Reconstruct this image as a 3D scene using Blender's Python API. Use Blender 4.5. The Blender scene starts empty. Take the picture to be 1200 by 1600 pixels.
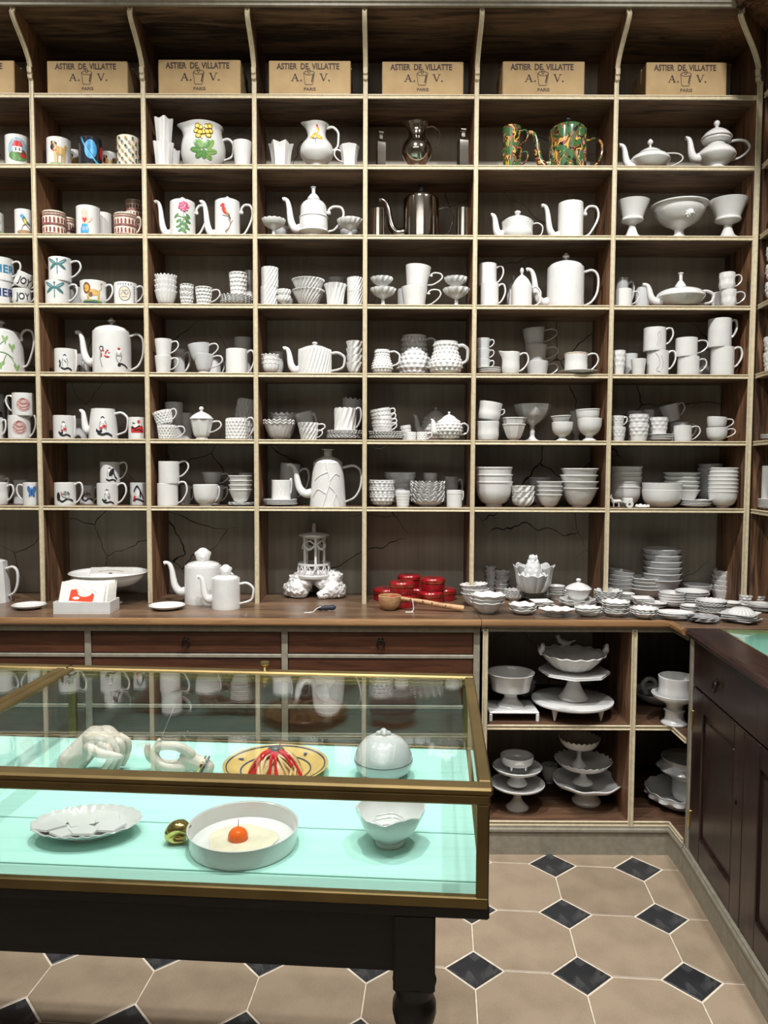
import bpy, bmesh, math, random
import numpy as np
from mathutils import Matrix, Vector, geometry
random.seed(7)
SC = bpy.context.scene
COL = SC.collection
PI = math.pi
# ------------------------------------------------------------------ camera
FPX, EYE = 1200.0, 1.45
_p, _y, _r = [math.radians(a) for a in (3.4263, -0.1066, -0.2352)]
_f = np.array([math.sin(_y)*math.cos(_p), math.cos(_y)*math.cos(_p), -math.sin(_p)])
_ri = np.array([math.cos(_y), -math.sin(_y), 0.0])
_d = np.cross(_f, _ri)
_c, _s = math.cos(_r), math.sin(_r)
CM = np.array([_c*_ri+_s*_d, -_s*_ri+_c*_d, _f])
CP = np.array([0, 0, EYE])
cam = bpy.data.cameras.new('camera')
cam.sensor_fit = 'VERTICAL'; cam.sensor_height = 36.0; cam.lens = 36.0*FPX/1600.0
cam.clip_start = 0.02
camo = bpy.data.objects.new('camera', cam); COL.objects.link(camo)
_m = Matrix((CM[0], -CM[1], -CM[2])).transposed().to_4x4()
_m.translation = Vector(CP)
camo.matrix_world = _m
SC.camera = camo
# ------------------------------------------------------------------ light and exposure
SC.view_settings.view_transform = 'Standard'
SC.view_settings.look = 'None'
SC.view_settings.gamma = 1.0
SC.view_settings.use_curve_mapping = False
SC.view_settings.exposure = 0.2
W = bpy.data.worlds.new('world'); SC.world = W; W.use_nodes = True
W.node_tree.nodes['Background'].inputs[0].default_value = (0.9, 0.95, 1.0, 1)
W.node_tree.nodes['Background'].inputs[1].default_value = 0.12

def spot(loc, target, power, size=100, radius=0.05, color=(1, .98, .955), blend=.6):
    l = bpy.data.lights.new('ceiling_spot', 'SPOT')
    l.energy = power; l.spot_size = math.radians(size); l.spot_blend = blend
    l.shadow_soft_size = radius; l.color = color
    o = bpy.data.objects.new('ceiling_spot', l); COL.objects.link(o)
    o.location = loc
    o.rotation_euler = (Vector(target)-Vector(loc)).to_track_quat('-Z', 'Y').to_euler()
    return o
for x, e in ((-1.75, 195), (-.25, 212), (1.02, 185)):
    spot((x, 1.72, 3.66), (x*.95, 3.0, .95), e, 104, radius=.035, blend=.9)
for x in (-.75, -.2, .35):
    spot((x, .9, 3.62), (x*.9, 1.5, .8), 50, 75, color=(.97, .98, 1.0))
spot((.6, .9, 3.62), (.65, 1.75, 0), 62, 50)
def fill_panel(loc, target, power, sx, sy, color=(1, .96, .9)):
    l = bpy.data.lights.new('added_fill_light', 'AREA'); l.shape = 'RECTANGLE'; l.size = sx; l.size_y = sy; l.energy = power; l.color = color
    o = bpy.data.objects.new('added_fill_light', l); COL.objects.link(o); o.location = loc
    o.rotation_euler = (Vector(target)-Vector(loc)).to_track_quat('-Z', 'Y').to_euler()
fill_panel((-.6, -.8, 3.6), (-.3, 2.0, 0), 30, 3.2, 1.2)  # unseen soft fill, added to lift the shelf backs and shadows
# ------------------------------------------------------------------ pixel <-> place (real depths)
def ray(x, y): return CM.T @ np.array([(x-600)/FPX, (y-800)/FPX, 1])
def atY(x, y, Y): w = ray(x, y); return CP+w*Y/w[1]
def atZ(x, y, Z): w = ray(x, y); return CP+w*(Z-EYE)/w[2]
def depth(P): return float(CM[2] @ (np.array(P)-CP))
# ------------------------------------------------------------------ mesh helpers
def crom(pts, k=5):
    P = [np.array(p, float) for p in pts]
    if len(P) < 3: return [tuple(P[0]+(P[-1]-P[0])*i/k) for i in range(k+1)]
    Q = [2*P[0]-P[1]]+P+[2*P[-1]-P[-2]]
    out = []
    for i in range(1, len(Q)-2):
        a, b, c, d = Q[i-1:i+3]
        for j in range(k):
            t = j/k
            out.append(tuple(.5*(2*b+(c-a)*t+(2*a-5*b+4*c-d)*t*t+(3*b-a-3*c+d)*t**3)))
    out.append(tuple(P[-1]))
    return out

def lathe(pr, n=36, mod=None, closed=False):
    """pr: (r, z, outer) from the bottom centre up the outside, over the rim, down the inside."""
    V, F, rings = [], [], []
    for q in pr:
        r, z = q[0], q[1]; o = q[2] if len(q) > 2 else 1
        if r < 1e-5:
            rings.append([len(V)]); V.append((0, 0, z)); continue
        ring = []
        for i in range(n):
            th = 2*PI*i/n; rr, zz = (r, z) if mod is None else mod(th, r, z, o)
            ring.append(len(V)); V.append((rr*math.cos(th), rr*math.sin(th), zz))
        rings.append(ring)
    for a, b in zip(rings[:-1], rings[1:]):
        if len(a) == 1 and len(b) == 1: continue
        for i in range(n):
            j = (i+1) % n
            if len(a) == 1: F.append((a[0], b[j], b[i]))
            elif len(b) == 1: F.append((a[i], a[j], b[0]))
            else: F.append((a[i], a[j], b[j], b[i]))
    return V, F

def tube(pts, rad, n=8, flat=1.0, up=(0, 1, 0), caps=True):
    P = [np.array(p, float) for p in pts]; m = len(P)
    R = list(rad) if hasattr(rad, '__len__') else [rad]*m
    if len(R) != m: R = list(np.interp(np.linspace(0, 1, m), np.linspace(0, 1, len(R)), R))
    V, F = [], []; ref = np.array(up, float)
    for i in range(m):
        t = P[min(i+1, m-1)]-P[max(i-1, 0)]; t /= (np.linalg.norm(t)+1e-12)
        b = ref-t*(ref@t)
        if np.linalg.norm(b) < 1e-4: b = np.cross(t, (1, .3, .2))
        b /= np.linalg.norm(b); ref = b; a = np.cross(b, t)
        for k in range(n):
            th = 2*PI*k/n
            V.append(tuple(P[i]+R[i]*(math.cos(th)*a+flat*math.sin(th)*b)))
    for i in range(m-1):
        for k in range(n):
            l = (k+1) % n
            F.append((i*n+k, i*n+l, (i+1)*n+l, (i+1)*n+k))
    if caps:
        F.append(tuple(range(n-1, -1, -1))); F.append(tuple((m-1)*n+k for k in range(n)))
    return V, F

def ball(c, r, n=10, sq=(1, 1, 1)):
    pr = [(r*math.sin(PI*i/n), -r*math.cos(PI*i/n)) for i in range(n+1)]
    pr[0] = (0, -r); pr[-1] = (0, r)
    V, F = lathe(pr, n*2)
    return [(c[0]+v[0]*sq[0], c[1]+v[1]*sq[1], c[2]+v[2]*sq[2]) for v in V], F

def join(*ms):
    V, F = [], []
    for v, f in ms:
        o = len(V); V += list(v); F += [tuple(i+o for i in g) for g in f]
    return V, F

def xf(m, M):
    return [tuple(M @ Vector(v)) for v in m[0]], m[1]

def shift(m, d): return [(v[0]+d[0], v[1]+d[1], v[2]+d[2]) for v in m[0]], m[1]

def box(x0, x1, y0, y1, z0, z1, bev=0.0):
    V = [(x0, y0, z0), (x1, y0, z0), (x1, y1, z0), (x0, y1, z0), (x0, y0, z1), (x1, y0, z1), (x1, y1, z1), (x0, y1, z1)]
    F = [(0, 3, 2, 1), (4, 5, 6, 7), (0, 1, 5, 4), (1, 2, 6, 5), (2, 3, 7, 6), (3, 0, 4, 7)]
    if bev <= 0: return V, F
    bm = bmesh.new(); vs = [bm.verts.new(v) for v in V]
    for f in F: bm.faces.new([vs[i] for i in f])
    bmesh.ops.bevel(bm, geom=bm.edges[:], offset=bev, segments=1, affect='EDGES', profile=.5)
    bm.verts.index_update()
    r = [tuple(v.co) for v in bm.verts], [tuple(v.index for v in f.verts) for f in bm.faces]
    bm.free(); return r

def prism(poly, fn, a, b):
    """2-D polygon extruded from a to b; fn(u, v, w) -> xyz."""
    n = len(poly)
    V = [fn(u, v, a) for u, v in poly]+[fn(u, v, b) for u, v in poly]
    F = [(i, (i+1) % n, n+(i+1) % n, n+i) for i in range(n)]+[tuple(range(n-1, -1, -1)), tuple(range(n, 2*n))]
    return V, F

def fixn(me):
    bm = bmesh.new(); bm.from_mesh(me)
    bmesh.ops.recalc_face_normals(bm, faces=bm.faces[:]); bm.to_mesh(me); bm.free()

def mk(name, m, mat, par=None, loc=None, rot=None, sm=38, mi=None, mesh=None, fix=True, world=False):
    if mesh is None:
        mesh = bpy.data.meshes.new(name); mesh.from_pydata(m[0], [], m[1])
        for q in (mat if isinstance(mat, (list, tuple)) else [mat]): mesh.materials.append(q)
        if mi is not None: mesh.polygons.foreach_set('material_index', mi)
        if fix: fixn(mesh)
        if sm:
            mesh.polygons.foreach_set('use_smooth', [True]*len(mesh.polygons))
            mesh.set_sharp_from_angle(angle=math.radians(sm))
        mesh.update()
    o = bpy.data.objects.new(name, mesh); COL.objects.link(o)
    if par is not None:
        o.parent = par
        if world: o.matrix_parent_inverse = par_inv(par)
    if loc is not None: o.location = loc
    if rot is not None: o.rotation_euler = rot
    return o

def par_inv(p):
    M = Matrix.Identity(4)
    while p is not None:
        M = M @ (p.matrix_parent_inverse @ p.matrix_basis).inverted() if False else (p.matrix_parent_inverse @ p.matrix_basis).inverted() @ M if p.parent is None else M
        if p.parent is None: break
        p = p.parent
    return M

LABELS = {}
def tag(o, label, cat, group=None):
    label = ' '.join(label.split())
    n = len(label.split())
    if n < 4 or n > 16: print('LABEL LENGTH', n, label)
    if label in LABELS: print('LABEL DUP', label)
    LABELS[label] = 1
    o['label'] = label; o['category'] = cat
    if group: o['group'] = group
    return o

def empty(name, loc, rz=0):
    o = bpy.data.objects.new(name, None); COL.objects.link(o)
    o.location = loc; o.rotation_euler = (0, 0, rz); o.empty_display_size = .05
    return o

def wpart(name, m, mat, par, sm=38, mi=None):
    """a part whose mesh is given in world coordinates, under an Empty with location only"""
    o = mk(name, m, mat, par, sm=sm, mi=mi)
    p = par; L = Vector((0, 0, 0))
    while p is not None: L += Vector(p.location); p = p.parent
    o.location = -L
    return o
# ------------------------------------------------------------------ materials
def nmat(name): 
    m = bpy.data.materials.new(name); m.use_nodes = True
    nt = m.node_tree; return m, nt, nt.nodes['Principled BSDF']
def N(nt, t, **kw):
    n = nt.nodes.new(t)
    for k, v in kw.items():
        if k in n.inputs: n.inputs[k].default_value = v
        else: setattr(n, k, v)
    return n
def ramp(nt, fac, stops, interp='LINEAR'):
    r = nt.nodes.new('ShaderNodeValToRGB'); r.color_ramp.interpolation = interp
    e = r.color_ramp.elements
    while len(e) < len(stops): e.new(.5)
    for q, (p, c) in zip(e, stops): q.position = p; q.color = (c[0], c[1], c[2], 1)
    nt.links.new(fac, r.inputs[0]); return r
def coords(nt, scale=(1, 1, 1), kind='Object', rot=(0, 0, 0)):
    tc = N(nt, 'ShaderNodeTexCoord'); mp = N(nt, 'ShaderNodeMapping')
    mp.inputs['Scale'].default_value = scale; mp.inputs['Rotation'].default_value = rot
    nt.links.new(tc.outputs[kind], mp.inputs[0]); return mp.outputs[0]
def bump(nt, b, h, strength=.3, dist=.002):
    n = N(nt, 'ShaderNodeBump'); n.inputs['Strength'].default_value = strength; n.inputs['Distance'].default_value = dist
    nt.links.new(h, n.inputs['Height']); nt.links.new(n.outputs[0], b.inputs['Normal'])
def plain(name, col, rough=.5, metal=0., coat=0., var=.08, vs=30., bs=0.):
    m, nt, b = nmat(name)
    nz = N(nt, 'ShaderNodeTexNoise', Scale=vs, Detail=4.); nt.links.new(coords(nt), nz.inputs['Vector'])
    lo = [max(0, c*(1-var)) for c in col]; hi = [min(1, c*(1+var)) for c in col]
    r = ramp(nt, nz.outputs[0], [(.3, lo), (.7, hi)]); nt.links.new(r.outputs[0], b.inputs['Base Color'])
    b.inputs['Roughness'].default_value = rough; b.inputs['Metallic'].default_value = metal
    b.inputs['Coat Weight'].default_value = coat; b.inputs['Coat Roughness'].default_value = .06
    if bs: bump(nt, b, nz.outputs[0], bs, .001)
    return m
def wood(name, dark, light, scale=(3, 30, 30), rough=.45, coat=0., contrast=(.3, .72), bs=.25, dist=2.2):
    m, nt, b = nmat(name); co = coords(nt, scale)
    n1 = N(nt, 'ShaderNodeTexNoise', Scale=1.0, Detail=8., Roughness=.62, Distortion=dist); nt.links.new(co, n1.inputs['Vector'])
    n2 = N(nt, 'ShaderNodeTexNoise', Scale=.35, Detail=2.); nt.links.new(co, n2.inputs['Vector'])
    mx = N(nt, 'ShaderNodeMath', operation='MULTIPLY_ADD'); mx.inputs[1].default_value = .6
    nt.links.new(n2.outputs[0], mx.inputs[0]); nt.links.new(n1.outputs[0], mx.inputs[2])
    sb = N(nt, 'ShaderNodeMath', operation='SUBTRACT'); sb.inputs[1].default_value = .3; nt.links.new(mx.outputs[0], sb.inputs[0])
    mid = [(a*.55+c*.45) for a, c in zip(dark, light)]
    r = ramp(nt, sb.outputs[0], [(contrast[0], dark), (.5, mid), (contrast[1], light)])
    nt.links.new(r.outputs[0], b.inputs['Base Color'])
    b.inputs['Roughness'].default_value = rough; b.inputs['Coat Weight'].default_value = coat; b.inputs['Coat Roughness'].default_value = .2
    bump(nt, b, n1.outputs[0], bs, .0015); return m

def glaze(name, col, rough=.16, coat=.5):
    m, nt, b = nmat(name)
    oi = N(nt, 'ShaderNodeObjectInfo'); nz = N(nt, 'ShaderNodeTexNoise', Scale=25., Detail=3.); nt.links.new(coords(nt), nz.inputs['Vector'])
    ad = N(nt, 'ShaderNodeMath', operation='MULTIPLY_ADD'); ad.inputs[1].default_value = .5
    nt.links.new(oi.outputs['Random'], ad.inputs[0]); nt.links.new(nz.outputs[0], ad.inputs[2])
    lo = [c*.9 for c in col]
    r = ramp(nt, ad.outputs[0], [(.35, lo), (.95, col)]); nt.links.new(r.outputs[0], b.inputs['Base Color'])
    b.inputs['Roughness'].default_value = rough; b.inputs['Coat Weight'].default_value = coat; b.inputs['Coat Roughness'].default_value = .05
    bump(nt, b, nz.outputs[0], .25, .0012); return m

def glass(name, tint=(.97, .99, .98)):
    m = bpy.data.materials.new(name); m.use_nodes = True; nt = m.node_tree; nt.nodes.clear()
    out = N(nt, 'ShaderNodeOutputMaterial'); mix = N(nt, 'ShaderNodeMixShader')
    tr = N(nt, 'ShaderNodeBsdfTransparent'); tr.inputs[0].default_value = (*tint, 1)
    gl = N(nt, 'ShaderNodeBsdfGlossy'); gl.inputs['Roughness'].default_value = 0.0; gl.inputs[0].default_value = (1, 1, 1, 1)
    lw = N(nt, 'ShaderNodeLayerWeight', Blend=.5)
    pw = N(nt, 'ShaderNodeMath', operation='POWER'); pw.inputs[1].default_value = 5.
    ma = N(nt, 'ShaderNodeMath', operation='MULTIPLY_ADD'); ma.inputs[1].default_value = .96; ma.inputs[2].default_value = .04
    nt.links.new(lw.outputs['Facing'], pw.inputs[0]); nt.links.new(pw.outputs[0], ma.inputs[0])
    nt.links.new(ma.outputs[0], mix.inputs[0]); nt.links.new(tr.outputs[0], mix.inputs[1]); nt.links.new(gl.outputs[0], mix.inputs[2])
    nt.links.new(mix.outputs[0], out.inputs[0]); return m

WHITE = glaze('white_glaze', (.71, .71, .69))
GREY = glaze('grey_and_shaded_white_glaze', (.60, .61, .61))  # grey ware, plus white ware at the back with its shade in the colour
CREAM = glaze('cream_glaze', (.80, .72, .58))
FLESH = glaze('bisque_porcelain', (.72, .64, .55), rough=.35, coat=.2)
SILVER = plain('silver_lustre', (.46, .43, .40), .12, 1.0, var=.15, vs=14)
GOLD = plain('gold_lustre', (.75, .53, .18), .16, 1.0)
BLACKG = plain('black_glaze', (.02, .022, .028), .12, 0, .5)
MOULD = plain('beige_moulding_paint', (.60, .52, .36), .45, var=.12, vs=60)
GREYMOULD = plain('grey_beige_paint', (.27, .245, .19), .5, var=.15, vs=40)
WOODV = wood('upright_wood', (.036, .019, .012), (.36, .18, .088), (22, 22, 2.0), contrast=(.34, .74))
WOODH = wood('shelf_wood', (.035, .021, .014), (.30, .18, .105), (2.4, 22, 22), contrast=(.34, .74))
DARKH = wood('drawer_wood', (.03, .011, .006), (.115, .042, .02), (2.2, 30, 30), rough=.4)
TOPW = wood('worktop_wood', (.06, .034, .02), (.22, .135, .08), (2.5, 26, 26), rough=.35, coat=.2)
NOSE = wood('worktop_edge_wood', (.17, .085, .035), (.34, .19, .085), (2.5, 40, 40), rough=.4)
MAHO = wood('side_cabinet_wood', (.012, .006, .006), (.05, .022, .017), (24, 24, 2.0), rough=.32, coat=.15)
BRASS = plain('aged_brass', (.25, .18, .078), .5, 1.0, var=.2, vs=9)
BRASSL = plain('pale_brass', (.62, .5, .24), .28, 1.0, var=.12, vs=9)
BLACKW = wood('black_painted_wood', (.004, .004, .004), (.012, .011, .010), (3, 30, 30), rough=.42)
IRON = plain('dark_iron', (.035, .028, .022), .35, .8)
GLASS = glass('pane_glass')
PLASTER = plain('cream_wall', (.62, .58, .51), .8)

def back_mat():
    m, nt, b = nmat('cracked_painted_backboard')
    co = coords(nt, (1, 1, 1))
    n1 = N(nt, 'ShaderNodeTexNoise', Scale=3., Detail=6.); nt.links.new(co, n1.inputs['Vector'])
    n1b = N(nt, 'ShaderNodeTexNoise', Scale=1.0, Detail=5.); nt.links.new(coords(nt, (40, 3, 1.5)), n1b.inputs['Vector'])
    av = N(nt, 'ShaderNodeMath', operation='MULTIPLY_ADD'); av.inputs[1].default_value = .5
    nt.links.new(n1b.outputs[0], av.inputs[0]); nt.links.new(n1.outputs[0], av.inputs[2])
    base = ramp(nt, av.outputs[0], [(.45, (.20, .175, .14)), (.75, (.32, .288, .235)), (.95, (.40, .365, .30))])
    mixv = N(nt, 'ShaderNodeMix', data_type='VECTOR'); 
    nn = N(nt, 'ShaderNodeTexNoise', Scale=4., Detail=3.); nt.links.new(co, nn.inputs['Vector'])
    vm = N(nt, 'ShaderNodeVectorMath', operation='MULTIPLY_ADD'); vm.inputs[1].default_value = (.16, .16, .16)
    nt.links.new(nn.outputs['Color'], vm.inputs[0]); nt.links.new(co, vm.inputs[2])
    vo = N(nt, 'ShaderNodeTexVoronoi', feature='DISTANCE_TO_EDGE', Scale=3.1); nt.links.new(vm.outputs[0], vo.inputs['Vector'])
    mk_ = N(nt, 'ShaderNodeTexNoise', Scale=2.2, Detail=1.); nt.links.new(co, mk_.inputs['Vector'])
    th = N(nt, 'ShaderNodeMapRange'); th.inputs[1].default_value = .5; th.inputs[2].default_value = .68; th.inputs[3].default_value = 0; th.inputs[4].default_value = .0065
    nt.links.new(mk_.outputs[0], th.inputs[0])
    lt = N(nt, 'ShaderNodeMath', operation='LESS_THAN'); nt.links.new(vo.outputs[0], lt.inputs[0]); nt.links.new(th.outputs[0], lt.inputs[1])
    mx = N(nt, 'ShaderNodeMix', data_type='RGBA'); mx.inputs[7].default_value = (.01, .009, .007, 1)
    nt.links.new(lt.outputs[0], mx.inputs[0]); nt.links.new(base.outputs[0], mx.inputs[6])
    nt.links.new(mx.outputs[2], b.inputs['Base Color']); b.inputs['Roughness'].default_value = .6
    return m
BACK = back_mat()

def tile_mat(name, a, bcol, rough, veins=None):
    m, nt, b = nmat(name); co = coords(nt)
    oi = N(nt, 'ShaderNodeObjectInfo')
    n1 = N(nt, 'ShaderNodeTexNoise', Scale=8., Detail=6.); nt.links.new(co, n1.inputs['Vector'])
    n2 = N(nt, 'ShaderNodeTexNoise', Scale=160., Detail=2.); nt.links.new(co, n2.inputs['Vector'])
    ad = N(nt, 'ShaderNodeMath', operation='MULTIPLY_ADD'); ad.inputs[1].default_value = .35
    nt.links.new(n2.outputs[0], ad.inputs[0]); nt.links.new(n1.outputs[0], ad.inputs[2])
    a2 = N(nt, 'ShaderNodeMath', operation='MULTIPLY_ADD'); a2.inputs[1].default_value = .3
    nt.links.new(oi.outputs['Random'], a2.inputs[0]); nt.links.new(ad.outputs[0], a2.inputs[2])
    r = ramp(nt, a2.outputs[0], [(.4, a), (1.05, bcol)]); src = r.outputs[0]
    if veins:
        wv = N(nt, 'ShaderNodeTexNoise', Scale=5., Detail=5., Distortion=1.5); nt.links.new(co, wv.inputs['Vector'])
        rr = ramp(nt, wv.outputs[0], [(.47, (0, 0, 0)), (.5, (1, 1, 1)), (.53, (0, 0, 0))])
        mx = N(nt, 'ShaderNodeMix', data_type='RGBA'); mx.inputs[7].default_value = (*veins, 1)
        sc = N(nt, 'ShaderNodeMath', operation='MULTIPLY'); sc.inputs[1].default_value = .35
        nt.links.new(rr.outputs[0], sc.inputs[0]); nt.links.new(sc.outputs[0], mx.inputs[0]); nt.links.new(src, mx.inputs[6]); src = mx.outputs[2]
    nt.links.new(src, b.inputs['Base Color']); b.inputs['Roughness'].default_value = rough
    bump(nt, b, n2.outputs[0], .15, .0006); return m
TILE = tile_mat('beige_stone_tile', (.20, .148, .10), (.34, .265, .185), .42)
SLATE = tile_mat('black_slate_tile', (.012, .013, .015), (.03, .031, .034), .35, (.12, .12, .12))
GROUT = plain('pale_grout', (.66, .58, .47), .85, var=.15, vs=50)

def teal_mat():
    m, nt, b = nmat('turquoise_painted_planks')
    n1 = N(nt, 'ShaderNodeTexNoise', Scale=1., Detail=7., Roughness=.7); nt.links.new(coords(nt, (4, 120, 20), rot=(0, 0, math.radians(3.9))), n1.inputs['Vector'])
    r = ramp(nt, n1.outputs[0], [(.25, (.33, .66, .58)), (.45, (.44, .78, .69)), (.8, (.50, .83, .74))])
    nt.links.new(r.outputs[0], b.inputs['Base Color']); b.inputs['Roughness'].default_value = .55
    bump(nt, b, n1.outputs[0], .2, .0008); return m
TEAL = teal_mat()

def card_mat():
    m, nt, b = nmat('kraft_cardboard')
    n1 = N(nt, 'ShaderNodeTexWave', Scale=60., Distortion=.6); nt.links.new(coords(nt), n1.inputs['Vector'])
    n2 = N(nt, 'ShaderNodeTexNoise', Scale=12., Detail=5.); nt.links.new(coords(nt), n2.inputs['Vector'])
    ad = N(nt, 'ShaderNodeMath', operation='MULTIPLY_ADD'); ad.inputs[1].default_value = .15
    nt.links.new(n1.outputs['Fac'], ad.inputs[0]); nt.links.new(n2.outputs[0], ad.inputs[2])
    r = ramp(nt, ad.outputs[0], [(.3, (.36, .235, .105)), (.8, (.46, .32, .155))])
    nt.links.new(r.outputs[0], b.inputs['Base Color']); b.inputs['Roughness'].default_value = .75; return m
CARD = card_mat()
INK = plain('dark_brown_ink', (.055, .03, .022), .7)
_cc = {}
def C(r, g, b, rough=.3):
    """flat print / paint colour"""
    k = (r, g, b)
    if k not in _cc: _cc[k] = plain('print_%d_%d_%d' % (r*255, g*255, b*255), k, rough, var=.1)
    return _cc[k]
# ================================================================== the setting
YS, YB, ZC = 3.105, 3.355, .889
DX = [-1.83, -1.394, -.957, -.521, -.085, .351, .897, 1.459]
SZ = [2.895, 2.625, 2.355, 2.083, 1.812, 1.546, 1.275]
def struct(name, m, mat, sm=38):
    o = mk(name, m, mat, sm=sm); o['kind'] = 'structure'; return o
struct('wall_back', box(-4.2, 2.3, 3.40, 3.5, 0, 3.8), PLASTER)
struct('wall_right', box(2.2, 2.3, -3, 3.5, 0, 3.8), PLASTER)
struct('wall_left', box(-4.3, -4.2, -3, 3.5, 0, 3.8), PLASTER)
struct('wall_front', box(-4.3, 2.3, -3.1, -3, 0, 3.8), PLASTER)
struct('ceiling', box(-4.3, 2.3, -3.1, 3.5, 3.75, 3.85), PLASTER)
floor = struct('floor', box(-4.3, 2.3, -3.1, 3.5, -.06, -.0025), GROUT)
# stone tiles: octagons with slate cabochons
PT, HD, TA = .306, .0865, math.radians(-4.4)
ex = np.array([math.cos(TA), math.sin(TA)]); ey = np.array([-math.sin(TA), math.cos(TA)])
T0 = np.array([.568, 2.114])
def tile_mesh(name, poly, mat, th=.0):
    n = len(poly); b = .003
    def sc(k): return [(x*k, y*k) for x, y in poly]
    R = max(math.hypot(*p) for p in poly); k = 1-b/R
    V = [(x, y, -.02) for x, y in poly]+[(x, y, -.0016) for x, y in poly]+[(x, y, 0) for x, y in sc(k)]
    F = [(i, (i+1) % n, n+(i+1) % n, n+i) for i in range(n)]+[(n+i, n+(i+1) % n, 2*n+(i+1) % n, 2*n+i) for i in range(n)]+[tuple(range(2*n, 3*n))]
    o = mk(name, (V, F), mat, sm=0); me = o.data; bpy.data.objects.remove(o); return me
g = .004; hp = PT/2
c = HD+g*.4
octp = [(hp-c, -hp+g/2), (hp-g/2, -hp+c), (hp-g/2, hp-c), (hp-c, hp-g/2), (-hp+c, hp-g/2), (-hp+g/2, hp-c), (-hp+g/2, -hp+c), (-hp+c, -hp+g/2)]
hd = HD-.0055
OCT = tile_mesh('octagon_tile', octp, TILE); DIA = tile_mesh('slate_tile', [(hd, 0), (0, hd), (-hd, 0), (0, -hd)], SLATE)
for i in range(-7, 4):
    for j in range(-6, 4):
        for me, off in ((DIA, 0), (OCT, .5)):
            p = T0+ex*(i+off)*PT+ey*(j+off)*PT
            if not (-1.65 < p[0] < 1.3 and .35 < p[1] < 2.98): continue
            o = mk(me.name.split('.')[0], None, None, floor, mesh=me, loc=(p[0], p[1], random.uniform(-.0006, .0004)), rot=(random.uniform(-.001, .001), random.uniform(-.001, .001), TA+random.uniform(-.006, .006)))

# ------------------------------------------------------------------ wall shelving
def strip(path, wdir, outdir, w=.018, t=.008, mat=None):
    """beaded edge moulding along a path: two raised edges and a groove"""
    sec = [(-.5, 0), (-.5, .75), (-.42, 1), (-.3, 1), (-.22, .55), (-.1, .45), (0, .6), (.1, .45), (.22, .55), (.3, 1), (.42, 1), (.5, .75), (.5, 0)]
    V, F = [], []; n = len(sec); m = len(path); wd = np.array(wdir, float)
    for i, p in enumerate(path):
        od = np.array(outdir[i] if isinstance(outdir[0], (tuple, list, np.ndarray)) else outdir, float)
        for a, b in sec: V.append(tuple(np.array(p, float)+wd*a*w+od*b*t))
    for i in range(m-1):
        for k in range(n-1): F.append((i*n+k, i*n+k+1, (i+1)*n+k+1, (i+1)*n+k))
        F.append((i*n+n-1, i*n, (i+1)*n, (i+1)*n+n-1))
    F.append(tuple(range(n-1, -1, -1))); F.append(tuple((m-1)*n+k for k in range(n)))
    return V, F
ZTOP = 3.15
BR = [(2.952, 0), (2.956, .010), (2.968, .012), (2.972, .006), (2.976, .014), (2.996, .016), (3.0, .008), (3.02, .018), (3.05, .048), (3.075, .085), (3.095, .118), (3.11, .138), (3.122, .148), (3.13, .15), (3.132, .142), (3.15, .142)]
unit = tag(empty('shelving_unit', (0, YB, ZC)), 'tall dark wood wall shelving with beige mouldings above the drawer counter', 'shelving')
def upright(x, w=.018, zb=ZC):
    poly = [(YB, zb), (YS, zb)]+[(YS-p, z) for z, p in BR]+[(YB, ZTOP)]
    u = wpart('upright', prism(poly, lambda a, b, w_: (x+w_, a, b), -.007, .007), WOODV, unit, sm=0)
    pts = [(x, YS, zb), (x, YS, 2.95)]+[(x, YS-p, z) for z, p in BR[1:]]
    mo = wpart('edge_moulding', strip(pts, (1, 0, 0), (0, -1, 0), w), MOULD, u)
    return u
XL = [-2.702, -2.266]
for x in XL+DX[:-1]: upright(x)
# corner upright whose bracket runs out diagonally under the cornice corner
x = DX[-1]
poly = [(YB, ZC), (YS, ZC), (YS, ZTOP), (YB, ZTOP)]
u = wpart('upright', prism(poly, lambda a, b, w_: (x+w_, a, b), -.007, .007), WOODV, unit, sm=0)
wpart('edge_moulding', strip([(x, YS, ZC), (x, YS, 2.955)], (1, 0, 0), (0, -1, 0), .022), MOULD, u)
dg = np.array([-1, -1, 0])/math.sqrt(2); dw = np.array([1, -1, 0])/math.sqrt(2)
poly = [(-.1, 2.95), (0, 2.95)]+[(p*1.38, z) for z, p in BR]+[(-.1, ZTOP)]
br = wpart('corner_bracket', prism(poly, lambda a, b, w_: tuple(np.array([x, YS, b])+dg*a+dw*w_), -.007, .007), WOODV, unit, sm=0)
wpart('edge_moulding', strip([tuple(np.array([x, YS, z])+dg*p*1.38) for z, p in BR], dw, dg, .02), MOULD, br)
DE = XL+DX
for i in range(9):
    a, b = DE[i]+.0075, DE[i+1]-.0075
    wpart('back_panel', box(a, b, YB, YB+.012, ZC, ZTOP), BACK, unit, sm=0)
    for z in SZ:
        s = wpart('shelf', box(a, b, YS+.001, YB-.001, z-.0085, z+.0085), WOODH, unit, sm=0)
        wpart('edge_moulding', strip([(a+.002, YS, z), (b-.002, YS, z)], (0, 0, 1), (0, -1, 0), .018, .007), MOULD, s)
wpart('top_board', box(XL[0], 1.31, 2.955, YB, ZTOP, ZTOP+.012), WOODH, unit, sm=0)
wpart('top_board', box(1.31, 1.8, 2.0, YB, ZTOP+.0005, ZTOP+.0125), WOODV, unit, sm=0)
corn = [(0, 0), (-.012, 0), (-.012, .008), (-.02, .012), (-.02, .02), (-.034, .034), (-.034, .045), (-.05, .07), (-.05, .09), (0, .09)]
wpart('cornice', prism(corn, lambda a, b, w_: (w_, 2.952+a, ZTOP-.004+b), XL[0], 1.30), GREYMOULD, unit, sm=0)
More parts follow.
